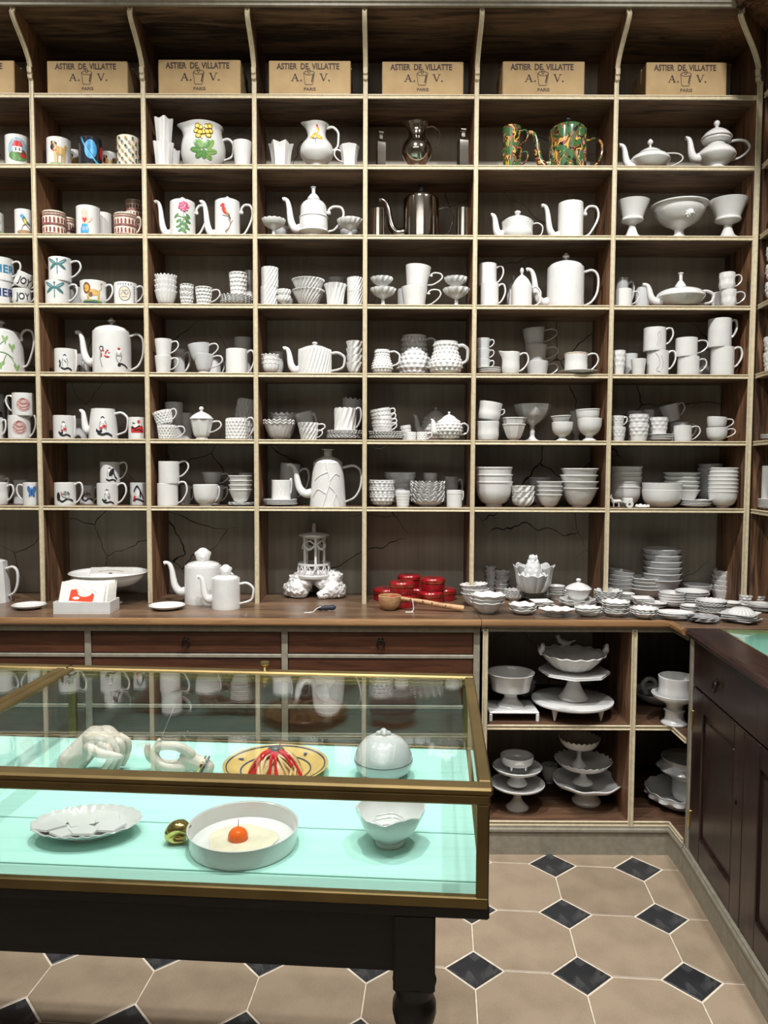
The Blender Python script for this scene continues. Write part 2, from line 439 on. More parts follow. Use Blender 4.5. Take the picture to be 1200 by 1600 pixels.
wpart('cornice', prism(corn, lambda a, b, w_: (1.30+a-(2.95-w_)*.083, w_, ZTOP-.004+b), 2.95, 1.9), WOODV, unit, sm=0)

# ------------------------------------------------------------------ shelving on the right-hand wall
RA = math.radians(4.6)
RT = np.array([-math.sin(RA), -math.cos(RA), 0]); RN = np.array([math.cos(RA), -math.sin(RA), 0])   # toward the camera; into the wall
R0 = np.array([1.472, 3.098, 0])
def rp(t, w, z): return tuple(R0+RT*t+RN*w+np.array([0, 0, z]))
def rbox(t0, t1, w0, w1, z0, z1, org=None):
    V, F = box(t0, t1, w0, w1, z0, z1)
    return [tuple((R0 if org is None else org)+RT*a+RN*b+np.array([0, 0, c_])) for a, b, c_ in V], F
runit = tag(empty('side_shelving_unit', rp(.3, .25, ZC)), 'dark wood shelving along the right-hand wall, cut by the photo edge', 'shelving')
wpart('end_panel', rbox(-.004, .012, .004, .27, ZC, 3.14), WOODV, runit, sm=0)
wpart('upright', rbox(.60, .614, 0, .27, ZC, 3.14), WOODV, runit, sm=0)
wpart('upright', rbox(1.2, 1.214, 0, .27, ZC, 3.14), WOODV, runit, sm=0)
wpart('back_panel', rbox(-.004, 1.21, .27, .28, ZC, 3.14), BACK, runit, sm=0)
for k in (0, 1):
    for z in SZ:
        s = wpart('shelf', rbox(.014+k*.6, .598+k*.6, .002, .268, z-.0085, z+.0085), WOODH, runit, sm=0)
        wpart('edge_moulding', strip([rp(.016+k*.6, .002, z), rp(.598+k*.6, .002, z)], (0, 0, 1), tuple(-RN), .018, .007), MOULD, s)

# ------------------------------------------------------------------ drawer counter
YF = 2.80
dcab = tag(empty('drawer_cabinet', (-.74, YF, 0)), 'long low cabinet of reddish brown drawers in grey frame behind the glass case', 'cabinet')
wpart('carcass', box(-2.72, .352, YF+.05, 3.35, .0, .845), WOODV, dcab, sm=0)
ST = [-2.56, -1.83, -1.103, -.372, .341]
for i, x in enumerate(ST):
    wpart('stile', box(x-.012, x+.012, YF+.012, YF+.05, .1, .845, .002), GREYMOULD, dcab, sm=0)
wpart('top_rail', box(-2.72, .353, YF+.008, YF+.05, .836, .858, .002), GREYMOULD, dcab, sm=0)
wpart('plinth', box(-2.72, .353, YF+.02, YF+.05, 0, .115, .003), GREYMOULD, dcab, sm=0)
DZ = [(.751, .836), (.56, .737), (.335, .545), (.118, .32)]
def ring_pull(par, P, nrm, s=1.):
    """iron ring on a back rose, at world point P on a face with normal nrm"""
    n = Vector(nrm); q = n.to_track_quat('Z', 'Y').to_matrix().to_4x4(); q.translation = Vector(P)
    rose = lathe([(0, .0005), (.010*s, .0005), (.010*s, .003), (.006*s, .006), (.004*s, .011), (0, .012)], 14)
    ringp = [(math.cos(2*PI*i/20)*.013*s, .010, math.sin(2*PI*i/20)*.016*s-.014*s) for i in range(21)]
    r1 = wpart('ring_pull', xf(rose, q), IRON, par)
    side = Vector((0, 0, 1)).cross(n).normalized()
    pts = [tuple(Vector(P)+side*a+Vector((0, 0, c_))+n*b) for a, b, c_ in ringp]
    wpart('ring', tube(pts, .0026*s, 8, caps=False), IRON, par)
for i in range(4):
    for j, (z0, z1) in enumerate(DZ):
        x0, x1 = ST[i]+.012, ST[i+1]-.012
        d = wpart('drawer', box(x0+.002, x1-.002, YF+.016, YF+.06, z0+.002, z1-.002, .003), DARKH, dcab, sm=0)
        if j < 3: wpart('rail', box(x0, x1, YF+.012, YF+.05, z0-.014, z0, .002), GREYMOULD, dcab, sm=0)
        ring_pull(d, ((x0+x1)/2, YF+.016, (z0+z1)/2+.012), (0, -1, 0), 1.05)

# ------------------------------------------------------------------ worktops
def worktop(name, x0, x1, yf, label):
    o = tag(empty(name, ((x0+x1)/2, yf, ZC-.03)), label, 'worktop')
    wpart('board', box(x0, x1, yf+.014, YB, ZC-.024, ZC), TOPW, o, sm=0)
    poly = [(.0145, -.028), (.004, -.026), (.0, -.02), (0, -.010), (.003, -.003), (.009, 0), (.0145, 0)]
    wpart('front_edge', prism(poly, lambda a, b, w_: (w_, yf+a, ZC+b), x0, x1), NOSE, o, sm=30)
    return o
worktop('worktop', -2.74, .353, 2.782, 'worn brown wooden worktop over the drawers, left of the seam')
wt = worktop('worktop', .355, 1.052, 2.782, 'worn brown wooden worktop crowded with plates, right of the seam')
wpart('board', prism([(1.0525, 2.661), (1.76, 2.604), (1.76, YB), (1.0525, YB)], lambda a, b, w_: (a, b, w_), ZC-.024, ZC-.0003), TOPW, wt, sm=0)
wpart('front_edge', prism([(.0, -.028), (-.008, -.026), (-.012, -.02), (-.012, -.01), (-.006, -.0005), (0, -.0005)], lambda a, b, w_: (1.052+a, w_, ZC+b), 2.662, 2.784), NOSE, wt, sm=30)

# ------------------------------------------------------------------ open lower shelves and corner
ou = tag(empty('open_base_cabinet', (.7, YF, 0)), 'open lower cabinet holding cake stands beneath the plate-covered worktop', 'cabinet')
XR = 1.066
def lpoly(x0, m=0.0): return [(x0, YF+m), (XR-.001+m, YF+m), (XR-.001+m, 2.664), (1.5, 2.664), (1.5, 3.34), (x0, 3.34)]
def slab(x0, z0, z1, m=.004): return prism(lpoly(x0, m), lambda a, b, w_: (a, b, w_), z0, z1)
for z in (.483, .118):
    s = wpart('shelf', slab(.366, z-.009, z+.009), wood('open_shelf_wood', (.03, .015, .009), (.16, .085, .048), (2.4, 24, 24)) if z > .3 else bpy.data.materials['open_shelf_wood'], ou, sm=0)
    wpart('edge_moulding', strip([(.378, YF+.004, z), (.912, YF+.004, z)], (0, 0, 1), (0, -1, 0), .018, .007), MOULD, s)
    wpart('edge_moulding', strip([(.930, YF+.004, z), (XR, YF+.004, z)], (0, 0, 1), (0, -1, 0), .018, .007), MOULD, s)
    wpart('edge_moulding', strip([(XR+.003, YF+.002, z), (XR+.003, 2.668, z)], (0, 0, 1), (-1, 0, 0), .018, .007), MOULD, s)
wpart('top_panel', slab(.366, .846, .862, .006), WOODH, ou, sm=0)
wpart('top_rail', strip([(.356, YF+.004, .853), (XR, YF+.004, .853)], (0, 0, 1), (0, -1, 0), .02, .006), GREYMOULD, ou)
wpart('top_rail', strip([(XR+.003, YF+.002, .853), (XR+.003, 2.668, .853)], (0, 0, 1), (-1, 0, 0), .02, .006), GREYMOULD, ou)
for x, w in ((.371, .02), (.921, .02)):
    u = wpart('upright', box(x-.008, x+.008, YF+.004, 3.335, .127 if x > .5 else .0, .846), WOODV, ou, sm=0)
    wpart('edge_moulding', strip([(x, YF+.003, .11), (x, YF+.003, .853)], (1, 0, 0), (0, -1, 0), w, .008), MOULD, u)
wpart('back_panel', box(.366, 1.5, 3.34, 3.352, 0, .86), BACK, ou, sm=0)
wpart('side_panel', box(1.5, 1.512, 2.664, 3.35, 0, .86), WOODV, ou, sm=0)
wpart('partition', box(XR+.012, 1.5, 2.652, 2.664, 0, .86), MAHO, ou, sm=0)
pm = [(0, 0), (0, .085), (-.006, .09), (-.006, .098), (-.002, .104), (-.002, .110), (.02, .110), (.02, 0)]
wpart('plinth', prism(pm, lambda a, b, w_: (w_, YF-.004+a, b), .358, XR-.002), GREYMOULD, ou, sm=0)
wpart('plinth', prism(pm, lambda a, b, w_: (XR-.002+a, w_, b), YF-.002, 2.66), GREYMOULD, ou, sm=0)

# ------------------------------------------------------------------ dark cabinet on the right
K0 = np.array([1.063, 2.657, 0.])
def kp(t, w, z): return tuple(K0+RT*t+RN*w+np.array([0, 0, z]))
def kbox(t0, t1, w0, w1, z0, z1, bev=0):
    V, F = box(t0, t1, w0, w1, z0, z1, bev); return [kp(*v) for v in V], F
sc_ = tag(empty('side_cabinet', kp(1.1, .2, 0)), 'dark brown panelled cabinet with glazed display top at right edge', 'cabinet')
LEN = 2.3
wpart('carcass', kbox(.002, LEN, .022, .05, .0, .86), MAHO, sc_, sm=0)
wpart('end_panel', kbox(.0, .012, .03, .45, .0, .86), MAHO, sc_, sm=0)
wpart('corner_post', kbox(.0, .03, .004, .03, .105, .862, .004), GREYMOULD, sc_, sm=0)
wpart('plinth', [kp(w_, a, b) for w_ in (.0, LEN) for a, b in pm] and prism(pm, lambda a, b, w_: kp(w_, a, b), .003, LEN), GREYMOULD, sc_, sm=0)
# face frame, drawers, doors
for k in range(3):
    t0, t1 = .034+k*.94, .034+k*.94+.93
    dr = wpart('drawer', kbox(t0, t1, .008, .03, .70, .856, .004), MAHO, sc_, sm=0)
    ring_pull(dr, kp(t0+.237 if k == 0 else (t0+t1)/2, .008, .775), tuple(-RN), 1.15)
    for a, b in ((.0, .465), (.468, .93)):
        A, B = t0+a, t0+b
        d = wpart('door', kbox(A, B, .018, .034, .112, .696), MAHO, sc_, sm=0)
        fw = .105
        for nm, q in (('door_stile', (A, A+fw, .112, .696)), ('door_stile', (B-fw*.72, B, .112, .696)), ('door_rail', (A+fw, B-fw*.72, .112, .20)), ('door_rail', (A+fw, B-fw*.72, .63, .696))):
            wpart(nm, kbox(q[0], q[1], .008, .022, q[2], q[3], .003), MAHO, d, sm=0)
        wpart('raised_panel', kbox(A+fw+.018, B-fw*.72-.018, .013, .022, .22, .61, .004), MAHO, d, sm=0)
        if a == 0 and k == 0:
            for z in (.58, .225): wpart('hinge', kbox(A-.002, A+.008, .003, .012, z-.03, z+.03, .002), BRASSL, d, sm=0)
            wpart('keyhole', kbox(B-.05, B-.044, .004, .012, .46, .475, .001), IRON, d, sm=0)
# glazed top
tp = [(.008, -.03), (-.004, -.028), (-.012, -.02), (-.012, -.012), (-.004, -.003), (.006, 0), (.10, 0), (.10, -.03)]
wpart('top_frame', prism(tp, lambda a, b, w_: kp(w_, a, ZC+b), .0, LEN), MAHO, sc_, sm=0)
wpart('top_frame', kbox(.0, .01, .10, .46, ZC-.03, ZC-.0005), MAHO, sc_, sm=0)
wpart('top_frame', kbox(.01, LEN, .40, .46, ZC-.03, ZC), MAHO, sc_, sm=0)
wpart('brass_strip', kbox(.012, LEN, .10, .108, ZC-.012, ZC+.0015), BRASSL, sc_, sm=0)
wpart('brass_strip', kbox(.012, .02, .108, .40, ZC-.012, ZC+.001), BRASSL, sc_, sm=0)
wpart('display_bed', kbox(.012, LEN, .10, .40, ZC-.10, ZC-.09), TEAL, sc_, sm=0)
wpart('display_side', kbox(.011, .0125, .10, .40, ZC-.09, ZC-.012), TEAL, sc_, sm=0)
wpart('display_side', kbox(.012, LEN, .399, .401, ZC-.09, ZC-.012), TEAL, sc_, sm=0)
wpart('glass_pane', kbox(.02, LEN, .108, .40, ZC-.006, ZC-.001), GLASS, sc_, sm=0)

# ------------------------------------------------------------------ glass display case on its black table
CA = math.radians(-3.9); CO = (.167, 1.17)
cu = np.array([math.cos(CA), math.sin(CA)]); cv = np.array([-math.sin(CA), math.cos(CA)])
def cpt(u, v, z): return (CO[0]+cu[0]*u+cv[0]*v, CO[1]+cu[1]*u+cv[1]*v, z)
def cbox(u0, u1, v0, v1, z0, z1, bev=0):
    V, F = box(u0, u1, v0, v1, z0, z1, bev); return [cpt(*q) for q in V], F
BZ, CT, CL, CD = .769, .95, -1.99, .66
tb = tag(empty('display_table', cpt(-1, .33, 0)), 'black painted wooden table with turned legs carrying the glass case', 'table')
wpart('table_top', cbox(CL-.01, .0, .006, CD-.004, .731, .752, .003), BLACKW, tb, sm=0)
wpart('apron', cbox(CL+.10, -.15, .035, .06, .622, .731), BLACKW, tb, sm=0)
wpart('apron', cbox(CL+.10, -.15, CD-.06, CD-.035, .622, .731), BLACKW, tb, sm=0)
wpart('apron', cbox(-.135, -.11, .08, CD-.08, .622, .731), BLACKW, tb, sm=0)
lp = [(0, 0), (.022, 0), (.026, .02), (.021, .05), (.024, .2), (.03, .36), (.033, .44), (.028, .47), (.034, .485), (.036, .5), (.034, .515), (.028, .522), (.027, .528), (.033, .535), (.0365, .55), (.036, .565), (.031, .578), (.0315, .584), (.036, .60), (.0365, .604), (0, .604)]
for u, v in ((-.119, .045), (-.119, CD-.045), (CL+.08, .045), (CL+.08, CD-.045)):
    L = wpart('leg', shift(lathe(lp, 28), cpt(u, v, 0)), BLACKW, tb)
    wpart('leg_block', cbox(u-.034, u+.034, v-.034, v+.034, .60, .731, .004), BLACKW, L, sm=0)
cs = tag(empty('display_case', cpt(-1, .33, .752)), 'long brass framed glass case with turquoise plank floor in the foreground', 'display case')
wpart('base_board', cbox(CL, -.004, .008, CD-.008, .7525, BZ-.0125), BLACKW, cs, sm=0)
vs = [.012, .052, .218, .43, CD-.014]
for a, b in zip(vs[:-1], vs[1:]):
    wpart('plank', cbox(CL+.01, -.012, a+.0024, b-.0024, BZ-.012, BZ+random.uniform(-.0006, .0002), .0012), TEAL, cs, sm=0)
for v0, v1 in ((.0, .014), (CD-.014, CD)):
    wpart('bottom_rail', cbox(CL, -.002, v0, v1, .752, BZ+.002 if v0 == 0 else BZ+.004, .002), BRASS, cs, sm=0)
wpart('bottom_rail', cbox(-.014, -.001, .0145, CD-.0145, .752, BZ+.003, .002), BRASS, cs, sm=0)
for u0, u1, v0, v1 in ((-.022, -.002, .0005, .013), (-.022, -.002, CD-.013, CD-.0005), (-1.004, -.985, CD-.013, CD-.0005), (CL, CL+.02, .0005, .013), (CL, CL+.02, CD-.013, CD-.0005)):
    wpart('corner_post', cbox(u0, u1, v0, v1, BZ, .921, .002), BRASS, cs, sm=0)
wpart('glass_pane', cbox(CL+.02, -.022, .005, .009, BZ+.002, .921), GLASS, cs, sm=0)
wpart('glass_pane', cbox(CL+.02, -.022, CD-.009, CD-.005, BZ+.004, .921), GLASS, cs, sm=0)
wpart('glass_pane', cbox(-.0085, -.0045, .013, CD-.013, BZ+.003, .921), GLASS, cs, sm=0)
for v0, v1 in ((-.002, .016), (CD-.016, CD)):
    wpart('top_rail', cbox(CL, .0, v0, v1, .921, .938, .003), BRASS, cs, sm=0)
wpart('top_rail', cbox(-.016, .0005, .0165, CD-.0165, .921, .938, .003), BRASS, cs, sm=0)
def barp(a0, a1, b0, b1, z0=.938, z1=CT):
    return None
for a, b in ((-.998, .003), (CL, -1.0)):
    lid = wpart('lid', cbox(a, b, -.006, .026, .938, CT, .0035), BRASS, cs, sm=0)
    wpart('lid_back_bar', cbox(a, b, CD-.028, CD+.002, .938, CT, .0035), BRASS, lid, sm=0)
    wpart('lid_side_bar', cbox(a, a+.021, .0255, CD-.0275, .9382, CT-.0002, .003), BRASS, lid, sm=0)
    wpart('lid_side_bar', cbox(b-.023, b, .0255, CD-.0275, .9382, CT-.0002, .003), BRASS, lid, sm=0)
    wpart('lid_glass', cbox(a+.018, b-.02, .022, CD-.024, .941, .946), GLASS, lid, sm=0)
    kn = lathe([(0, 0), (.008, 0), (.006, .004), (.004, .008), (.009, .012), (.012, .016), (.011, .021), (0, .024)], 18)
    wpart('knob', shift(kn, cpt((a+b)/2-.008, CD-.01, CT)), BRASSL, lid)
# ================================================================== pottery builder
ROWW = {1: 'top shelf', 2: 'second shelf', 3: 'third shelf', 4: 'fourth shelf', 5: 'fifth shelf', 6: 'sixth shelf', 7: 'seventh shelf', 8: 'counter'}
BAYW = ['cut-off left bay', 'first full bay', 'second full bay', 'third full bay', 'fourth full bay', 'fifth full bay', 'sixth full bay']
NUMW = {2: 'two', 3: 'three', 4: 'four', 5: 'five', 6: 'six', 7: 'seven', 8: 'eight', 9: 'nine', 10: 'ten'}
def posw(i, n):
    if i == 0: return 'lowest'
    if i == n-1: return 'topmost' if n > 2 else 'upper'
    if n == 3: return 'middle'
    o = ['', 'second', 'third', 'fourth', 'fifth']
    return o[i]+' from bottom' if i < n/2 else o[n-1-i]+' from top'
PROF = {
 'mug': [(.95, 0), (1, .03), (1, .3), (1, .7), (1, 1)],
 'taper': [(.76, 0), (.8, .03), (.87, .4), (.94, .7), (1, 1)],
 'flare': [(.66, 0), (.7, .04), (.76, .4), (.86, .75), (1, 1)],
 'vcup': [(.52, 0), (.54, .05), (.5, .09), (.66, .2), (.82, .5), (.93, .8), (1, 1)],
 'cup': [(.5, 0), (.53, .04), (.5, .08), (.82, .28), (.95, .6), (1, 1)],
 'tub': [(.8, 0), (.9, .06), (.98, .3), (.96, .6), (1, .95), (1, 1)],
 'bowl': [(.44, 0), (.46, .06), (.44, .1), (.68, .2), (.89, .5), (.95, .82), (.96, .91), (1, .96), (1, 1)],
 'vbowl': [(.4, 0), (.42, .05), (.4, .09), (.55, .16), (.77, .52), (.92, .86), (.95, .92), (1, .965), (1, 1)],
 'sbowl': [(.5, 0), (.5, .1), (.68, .2), (.9, .62), (1, 1)],
 'plate': [(.55, 0), (.56, .25), (.72, .35), (.86, .7), (1, 1)],
 'goblet': [(.56, 0), (.57, .04), (.36, .13), (.3, .19), (.38, .25), (.72, .38), (.93, .6), (.99, .85), (1, 1)],
 'compote': [(.42, 0), (.42, .03), (.2, .09), (.12, .18), (.14, .26), (.12, .36), (.16, .45), (.4, .53), (.75, .68), (.94, .86), (1, 1)],
 'fbowl': [(.42, 0), (.42, .04), (.22, .14), (.16, .26), (.24, .36), (.6, .52), (.84, .76), (.9, .91), (1, .97), (1, 1)],
 'bell': [(.62, 0), (.6, .04), (.38, .12), (.25, .26), (.2, .36), (.28, .41), (.6, .47), (.66, .52), (.62, .56), (.72, .7), (.85, .85), (1, 1)],
 'jugb': [(.42, 0), (.46, .03), (.42, .07), (.7, .16), (.96, .3), (1, .42), (.9, .54), (.62, .68), (.54, .78), (.58, .9), (.74, 1)],
 'jug': [(.72, 0), (.76, .02), (.92, .2), (1, .4), (.98, .6), (.86, .82), (.84, .9), (.92, 1)],
 'hjug': [(.72, 0), (.78, .03), (1, .22), (.98, .38), (.78, .62), (.7, .8), (.74, 1)],
 'pot': [(.97, 0), (1, .02), (1, .3), (1, .7), (.99, .97), (.97, 1)],
 'potw': [(1, 0), (1.0, .02), (.95, .3), (.9, .6), (.82, .9), (.8, 1)],
 'round': [(.5, 0), (.52, .04), (.72, .12), (.96, .36), (1, .52), (.93, .74), (.72, .93), (.6, 1)],
 'low': [(.42, 0), (.44, .06), (.7, .16), (.97, .5), (1, .62), (.85, .85), (.5, 1)],
 'bell_pot': [(.66, 0), (.68, .03), (.62, .06), (.8, .09), (.97, .14), (1, .17), (.93, .2), (.91, .22), (.93, .3), (.91, .5), (.95, .53), (.93, .56), (.87, .58), (.86, .72), (.82, .84), (.64, .94), (.36, 1)],
 'urn': [(.52, 0), (.55, .06), (.45, .13), (.75, .26), (1, .42), (1, .5), (.92, .58), (.7, .7), (.5, .78), (.48, .86), (.72, .92), (.72, 1)],
 'bottle': [(.95, 0), (1, .02), (1, .3), (1, .6), (.9, .7), (.45, .76), (.4, .8), (.4, .9), (.55, .92), (.55, .97), (.4, 1)],
}
FLOORF = {'goblet': .28, 'compote': .52, 'fbowl': .32, 'bell': .46}
def radial(pts, z):
    zs = [p[1] for p in pts]; rs = [p[0] for p in pts]
    return float(np.interp(z, zs, rs))
def outer_curve(prof, R, H, k=4):
    c_ = crom([(r*R, z*H) for r, z in prof], k)
    out = []; zl = -1
    for r, z in c_:
        z = max(z, zl+1e-5); zl = z; out.append((max(r, .0005), z))
    return out
def vessel_profile(prof, R, H, t, zf, opened, step=None, k=4):
    o = outer_curve(prof, R, H, k)
    if step:
        q = [o[0]]
        for a, b in zip(o[:-1], o[1:]):
            n = max(1, int(math.hypot(b[0]-a[0], b[1]-a[1])/step+.5))
            q += [(a[0]+(b[0]-a[0])*i/n, a[1]+(b[1]-a[1])*i/n) for i in range(1, n+1)]
        o = q
    pr = [(0, 0, 1)]+[(r, z, 1) for r, z in o]
    if opened:
        zi = zf*H+t*1.3
        pr += [(max(o[-1][0]-t*.5, .001), H+t*.35, 0)]
        inn = [(max(r-t, .001), z) for r, z in outer_curve(prof, R, H, 3) if z > zi+.15*t]
        for r, z in reversed(inn): pr.append((r, z, 0))
        pr += [(inn[0][0]*.8 if inn else R*.4, zi, 0), (0, zi, 0)]
    else:
        pr.append((0, H, 1))
    return pr, o
# surface modulations --------------------------------------------------
def frac(x): return x-math.floor(x)
def m_spiral(n, amp, tw, H): return lambda th, r, z, o: (r*(1+amp*math.cos(n*(th-tw*1.6*z/H))) if o else r, z)
def m_flute(n, amp): return lambda th, r, z, o: (r*(1-amp*(1-abs(math.cos(n*th/2)))), z)
def m_scal(n, amp, H, p=3.): return lambda th, r, z, o: (r, z+amp*math.cos(n*th)*max(0, z/H)**p)
def m_point(n, amp, H, p=3.): return lambda th, r, z, o: (r, z+amp*(abs(frac(n*th/2/PI)-.5)*4-1)*max(0, z/H)**p)
def m_wave(n, amp, H): return lambda th, r, z, o: (r*(1+amp*math.cos(n*th)*max(0, z/H)**2), z)
def m_hob(n, rows, amp, H, z0=.05, z1=.96):
    def f(th, r, z, o):
        if not o or not (z0 < z/H < z1): return r, z
        v = (z/H-z0)/(z1-z0)*rows; u = n*th/2/PI+.5*(int(v) % 2)
        du, dv = frac(u)-.5, frac(v)-.5
        return r+amp*max(0, 1-(du*du+dv*dv)/.17), z
    return f
def m_dia(n, rows, amp, H, z0=.04, z1=.97):
    def f(th, r, z, o):
        if not o or not (z0 < z/H < z1): return r, z
        v = (z/H-z0)/(z1-z0)*rows; u = n*th/2/PI+.5*(int(v) % 2)
        du, dv = abs(frac(u)-.5), frac(v)
        return r+amp*max(0, 1-max(du*2/(1.001-dv), 0)) if dv < .98 else r, z
    return f
def m_honey(n, rows, amp, H, z0=.03, z1=.97):
    def f(th, r, z, o):
        if not o or not (z0 < z/H < z1): return r, z
        v = (z/H-z0)/(z1-z0)*rows; u = n*th/2/PI+.5*(int(v) % 2)
        du, dv = frac(u)-.5, frac(v)-.5
        return r-amp*max(0, min(1, 2.2*(1-(du*du+dv*dv)/.17))), z
    return f
def m_polyg(k, H=None, off=0.):
    def f(th, r, z, o):
        a = (th+off) % (2*PI/k)-PI/k
        return r*math.cos(PI/k)/math.cos(a), z
    return f
def m_oval(b): return lambda th, r, z, o: (r/math.sqrt(math.cos(th)**2+(math.sin(th)/b)**2), z)
def m_lip(amp, H, a0=PI, wd=.5):
    def f(th, r, z, o):
        d = abs((th-a0+PI) % (2*PI)-PI); k = math.exp(-(d/wd)**2)*max(0, (z/H-.75)/.25)
        return r*(1+amp*k), z+.05*H*k*amp*3
    return f
def comb(*ms):
    def f(th, r, z, o):
        for m in ms: r, z = m(th, r, z, o)
        return r, z
    return f
# painted motifs --------------------------------------------------------
def Eo(cx, cy, rx, ry, rot=0, n=14): 
    c_, s_ = math.cos(rot), math.sin(rot)
    return [(cx+rx*math.cos(2*PI*i/n)*c_-ry*math.sin(2*PI*i/n)*s_, cy+rx*math.cos(2*PI*i/n)*s_+ry*math.sin(2*PI*i/n)*c_) for i in range(n)]
def Ln(pts, w, k=4):
    if len(pts) > 2: pts = crom(pts, k)
    L, R_ = [], []
    for i, p in enumerate(pts):
        a = pts[max(0, i-1)]; b = pts[min(len(pts)-1, i+1)]
        dx, dy = b[0]-a[0], b[1]-a[1]; l = math.hypot(dx, dy)+1e-9
        ww = w/2
        L.append((p[0]-dy/l*ww, p[1]+dx/l*ww)); R_.append((p[0]+dy/l*ww, p[1]-dx/l*ww))
    return ('strip', L, R_)
def flat_tris(poly):
    if poly[0] == 'strip':
        _, L, R_ = poly; n = len(L)
        return L+R_, [(i, i+1, n+i+1, n+i) for i in range(n-1)]
    if poly[0] == 'mesh': return poly[1], poly[2]
    t = geometry.tessellate_polygon([[Vector((p[0], p[1], 0)) for p in poly]])
    return list(poly), [tuple(q) for q in t]
_tx = {}
def text_mesh(s, size, bold=0.0, sx=1.0):
    k = (s, bold)
    if k not in _tx:
        cu_ = bpy.data.curves.new('t', 'FONT'); cu_.body = s; cu_.size = 1; cu_.offset = bold; cu_.align_x = 'CENTER'; cu_.resolution_u = 3
        ob = bpy.data.objects.new('t', cu_); COL.objects.link(ob)
        dg_ = bpy.context.evaluated_depsgraph_get(); me = bpy.data.meshes.new_from_object(ob.evaluated_get(dg_))
        _tx[k] = ([(v.co.x, v.co.y) for v in me.vertices], [tuple(p.vertices) for p in me.polygons])
        bpy.data.objects.remove(ob); bpy.data.curves.remove(cu_); bpy.data.meshes.remove(me)
    v, f = _tx[k]; return ('mesh', [(a*size*sx, b*size) for a, b in v], f)
def moved(poly, dx, dy):
    if poly[0] == 'mesh': return ('mesh', [(a+dx, b+dy) for a, b in poly[1]], poly[2])
    return [(a+dx, b+dy) for a, b in poly]
def motif(par, shapes, rfn, R, H, phi=-PI/2, eps=.001, name='painted_motif', wall=None):
    """shapes: (material, polygon) with u in units of R (arc) and v in units of H."""
    V, F, mi, mats = [], [], [], []
    for li, (mt, poly) in enumerate(shapes):
        if mt not in mats: mats.append(mt)
        vs_, fs = flat_tris(poly)
        bm = bmesh.new(); q = [bm.verts.new((a*R, b*H, 0)) for a, b in vs_]
        for f in fs:
            try: bm.faces.new([q[i] for i in f])
            except ValueError: pass
        for _ in range(4):
            es = [e for e in bm.edges if e.calc_length() > .08*R]
            if not es: break
            bmesh.ops.subdivide_edges(bm, edges=es, cuts=1); bmesh.ops.triangulate(bm, faces=bm.faces[:])
        bm.verts.index_update(); o = len(V); e = eps+.00007*li
        for v in bm.verts:
            z = v.co.y; r = rfn(z)+e; a = phi+v.co.x/R
            V.append((r*math.cos(a), r*math.sin(a), z))
        for f in bm.faces: F.append(tuple(v.index+o for v in f.verts)); mi.append(mats.index(mt))
        bm.free()
    return mk(name, (V, F), mats, par, mi=mi, fix=False)
# handle, spout, lid ----------------------------------------------------
def handle_mesh(rt, zt, rb, zb, xo, rad, H, style='ear', side=1):
    """xo: farthest reach from the axis"""
    h = zt-zb; T = lambda k: rt+k*(xo-rt); B = lambda k: rb+k*(xo-rb)
    if style == 'ear': pts = [(rt-.002, zt-.02*h), (T(.35), zt+.10*h), (T(.8), zt+.06*h), (xo, zt-.22*h), (B(.88), zt-.52*h), (B(.45), zb+.16*h), (rb-.001, zb)]
    elif style == 'C': pts = [(rt-.002, zt), (T(.5), zt+.05*h), (T(.95), zt-.16*h), (xo, zt-.46*h), (B(.8), zb+.18*h), (rb-.001, zb)]
    elif style == 'D': pts = [(rt-.002, zt), (T(.6), zt+.06*h), (xo, zt-.12*h), (T(.98), zt-.55*h), (B(.6), zb+.14*h), (rb-.001, zb)]
    elif style == 'scroll': pts = [(rt-.002, zt-.12*h), (T(.18), zt-.16*h), (T(.12), zt-.02*h), (T(.4), zt+.14*h), (T(.85), zt+.1*h), (xo, zt-.18*h), (B(.84), zt-.5*h), (B(.4), zb+.1*h), (rb-.001, zb)]
    r = crom([(p[0]*side, 0, p[1]) for p in pts], 5)
    m = len(r); rr = [rad*(1.05-.25*i/m) for i in range(m)]
    return tube(r, rr, 8, 1.25, up=(0, 1, 0))
def spout_mesh(rb, zb, tipx, tipz, r0, r1):
    """tip given as distance from the axis (to the left) and height"""
    o = tipx-rb; h = tipz-zb
    pts = [(-(rb-.006), zb), (-(rb+.24*o), zb-.01*h), (-(rb+.46*o), zb+.16*h), (-(rb+.56*o), zb+.42*h), (-(rb+.62*o), zb+.7*h), (-(rb+.72*o), zb+.92*h), (-(rb+.88*o), zb+1.0*h), (-tipx, tipz-.02*h)]
    p = crom([(a, 0, b) for a, b in pts], 5)
    return tube(p, list(np.interp(np.linspace(0, 1, len(p)), [0, .15, .5, .85, 1], [r0*1.25, r0*1.0, (r0+r1)*.5, r1, r1*1.2])), 12)
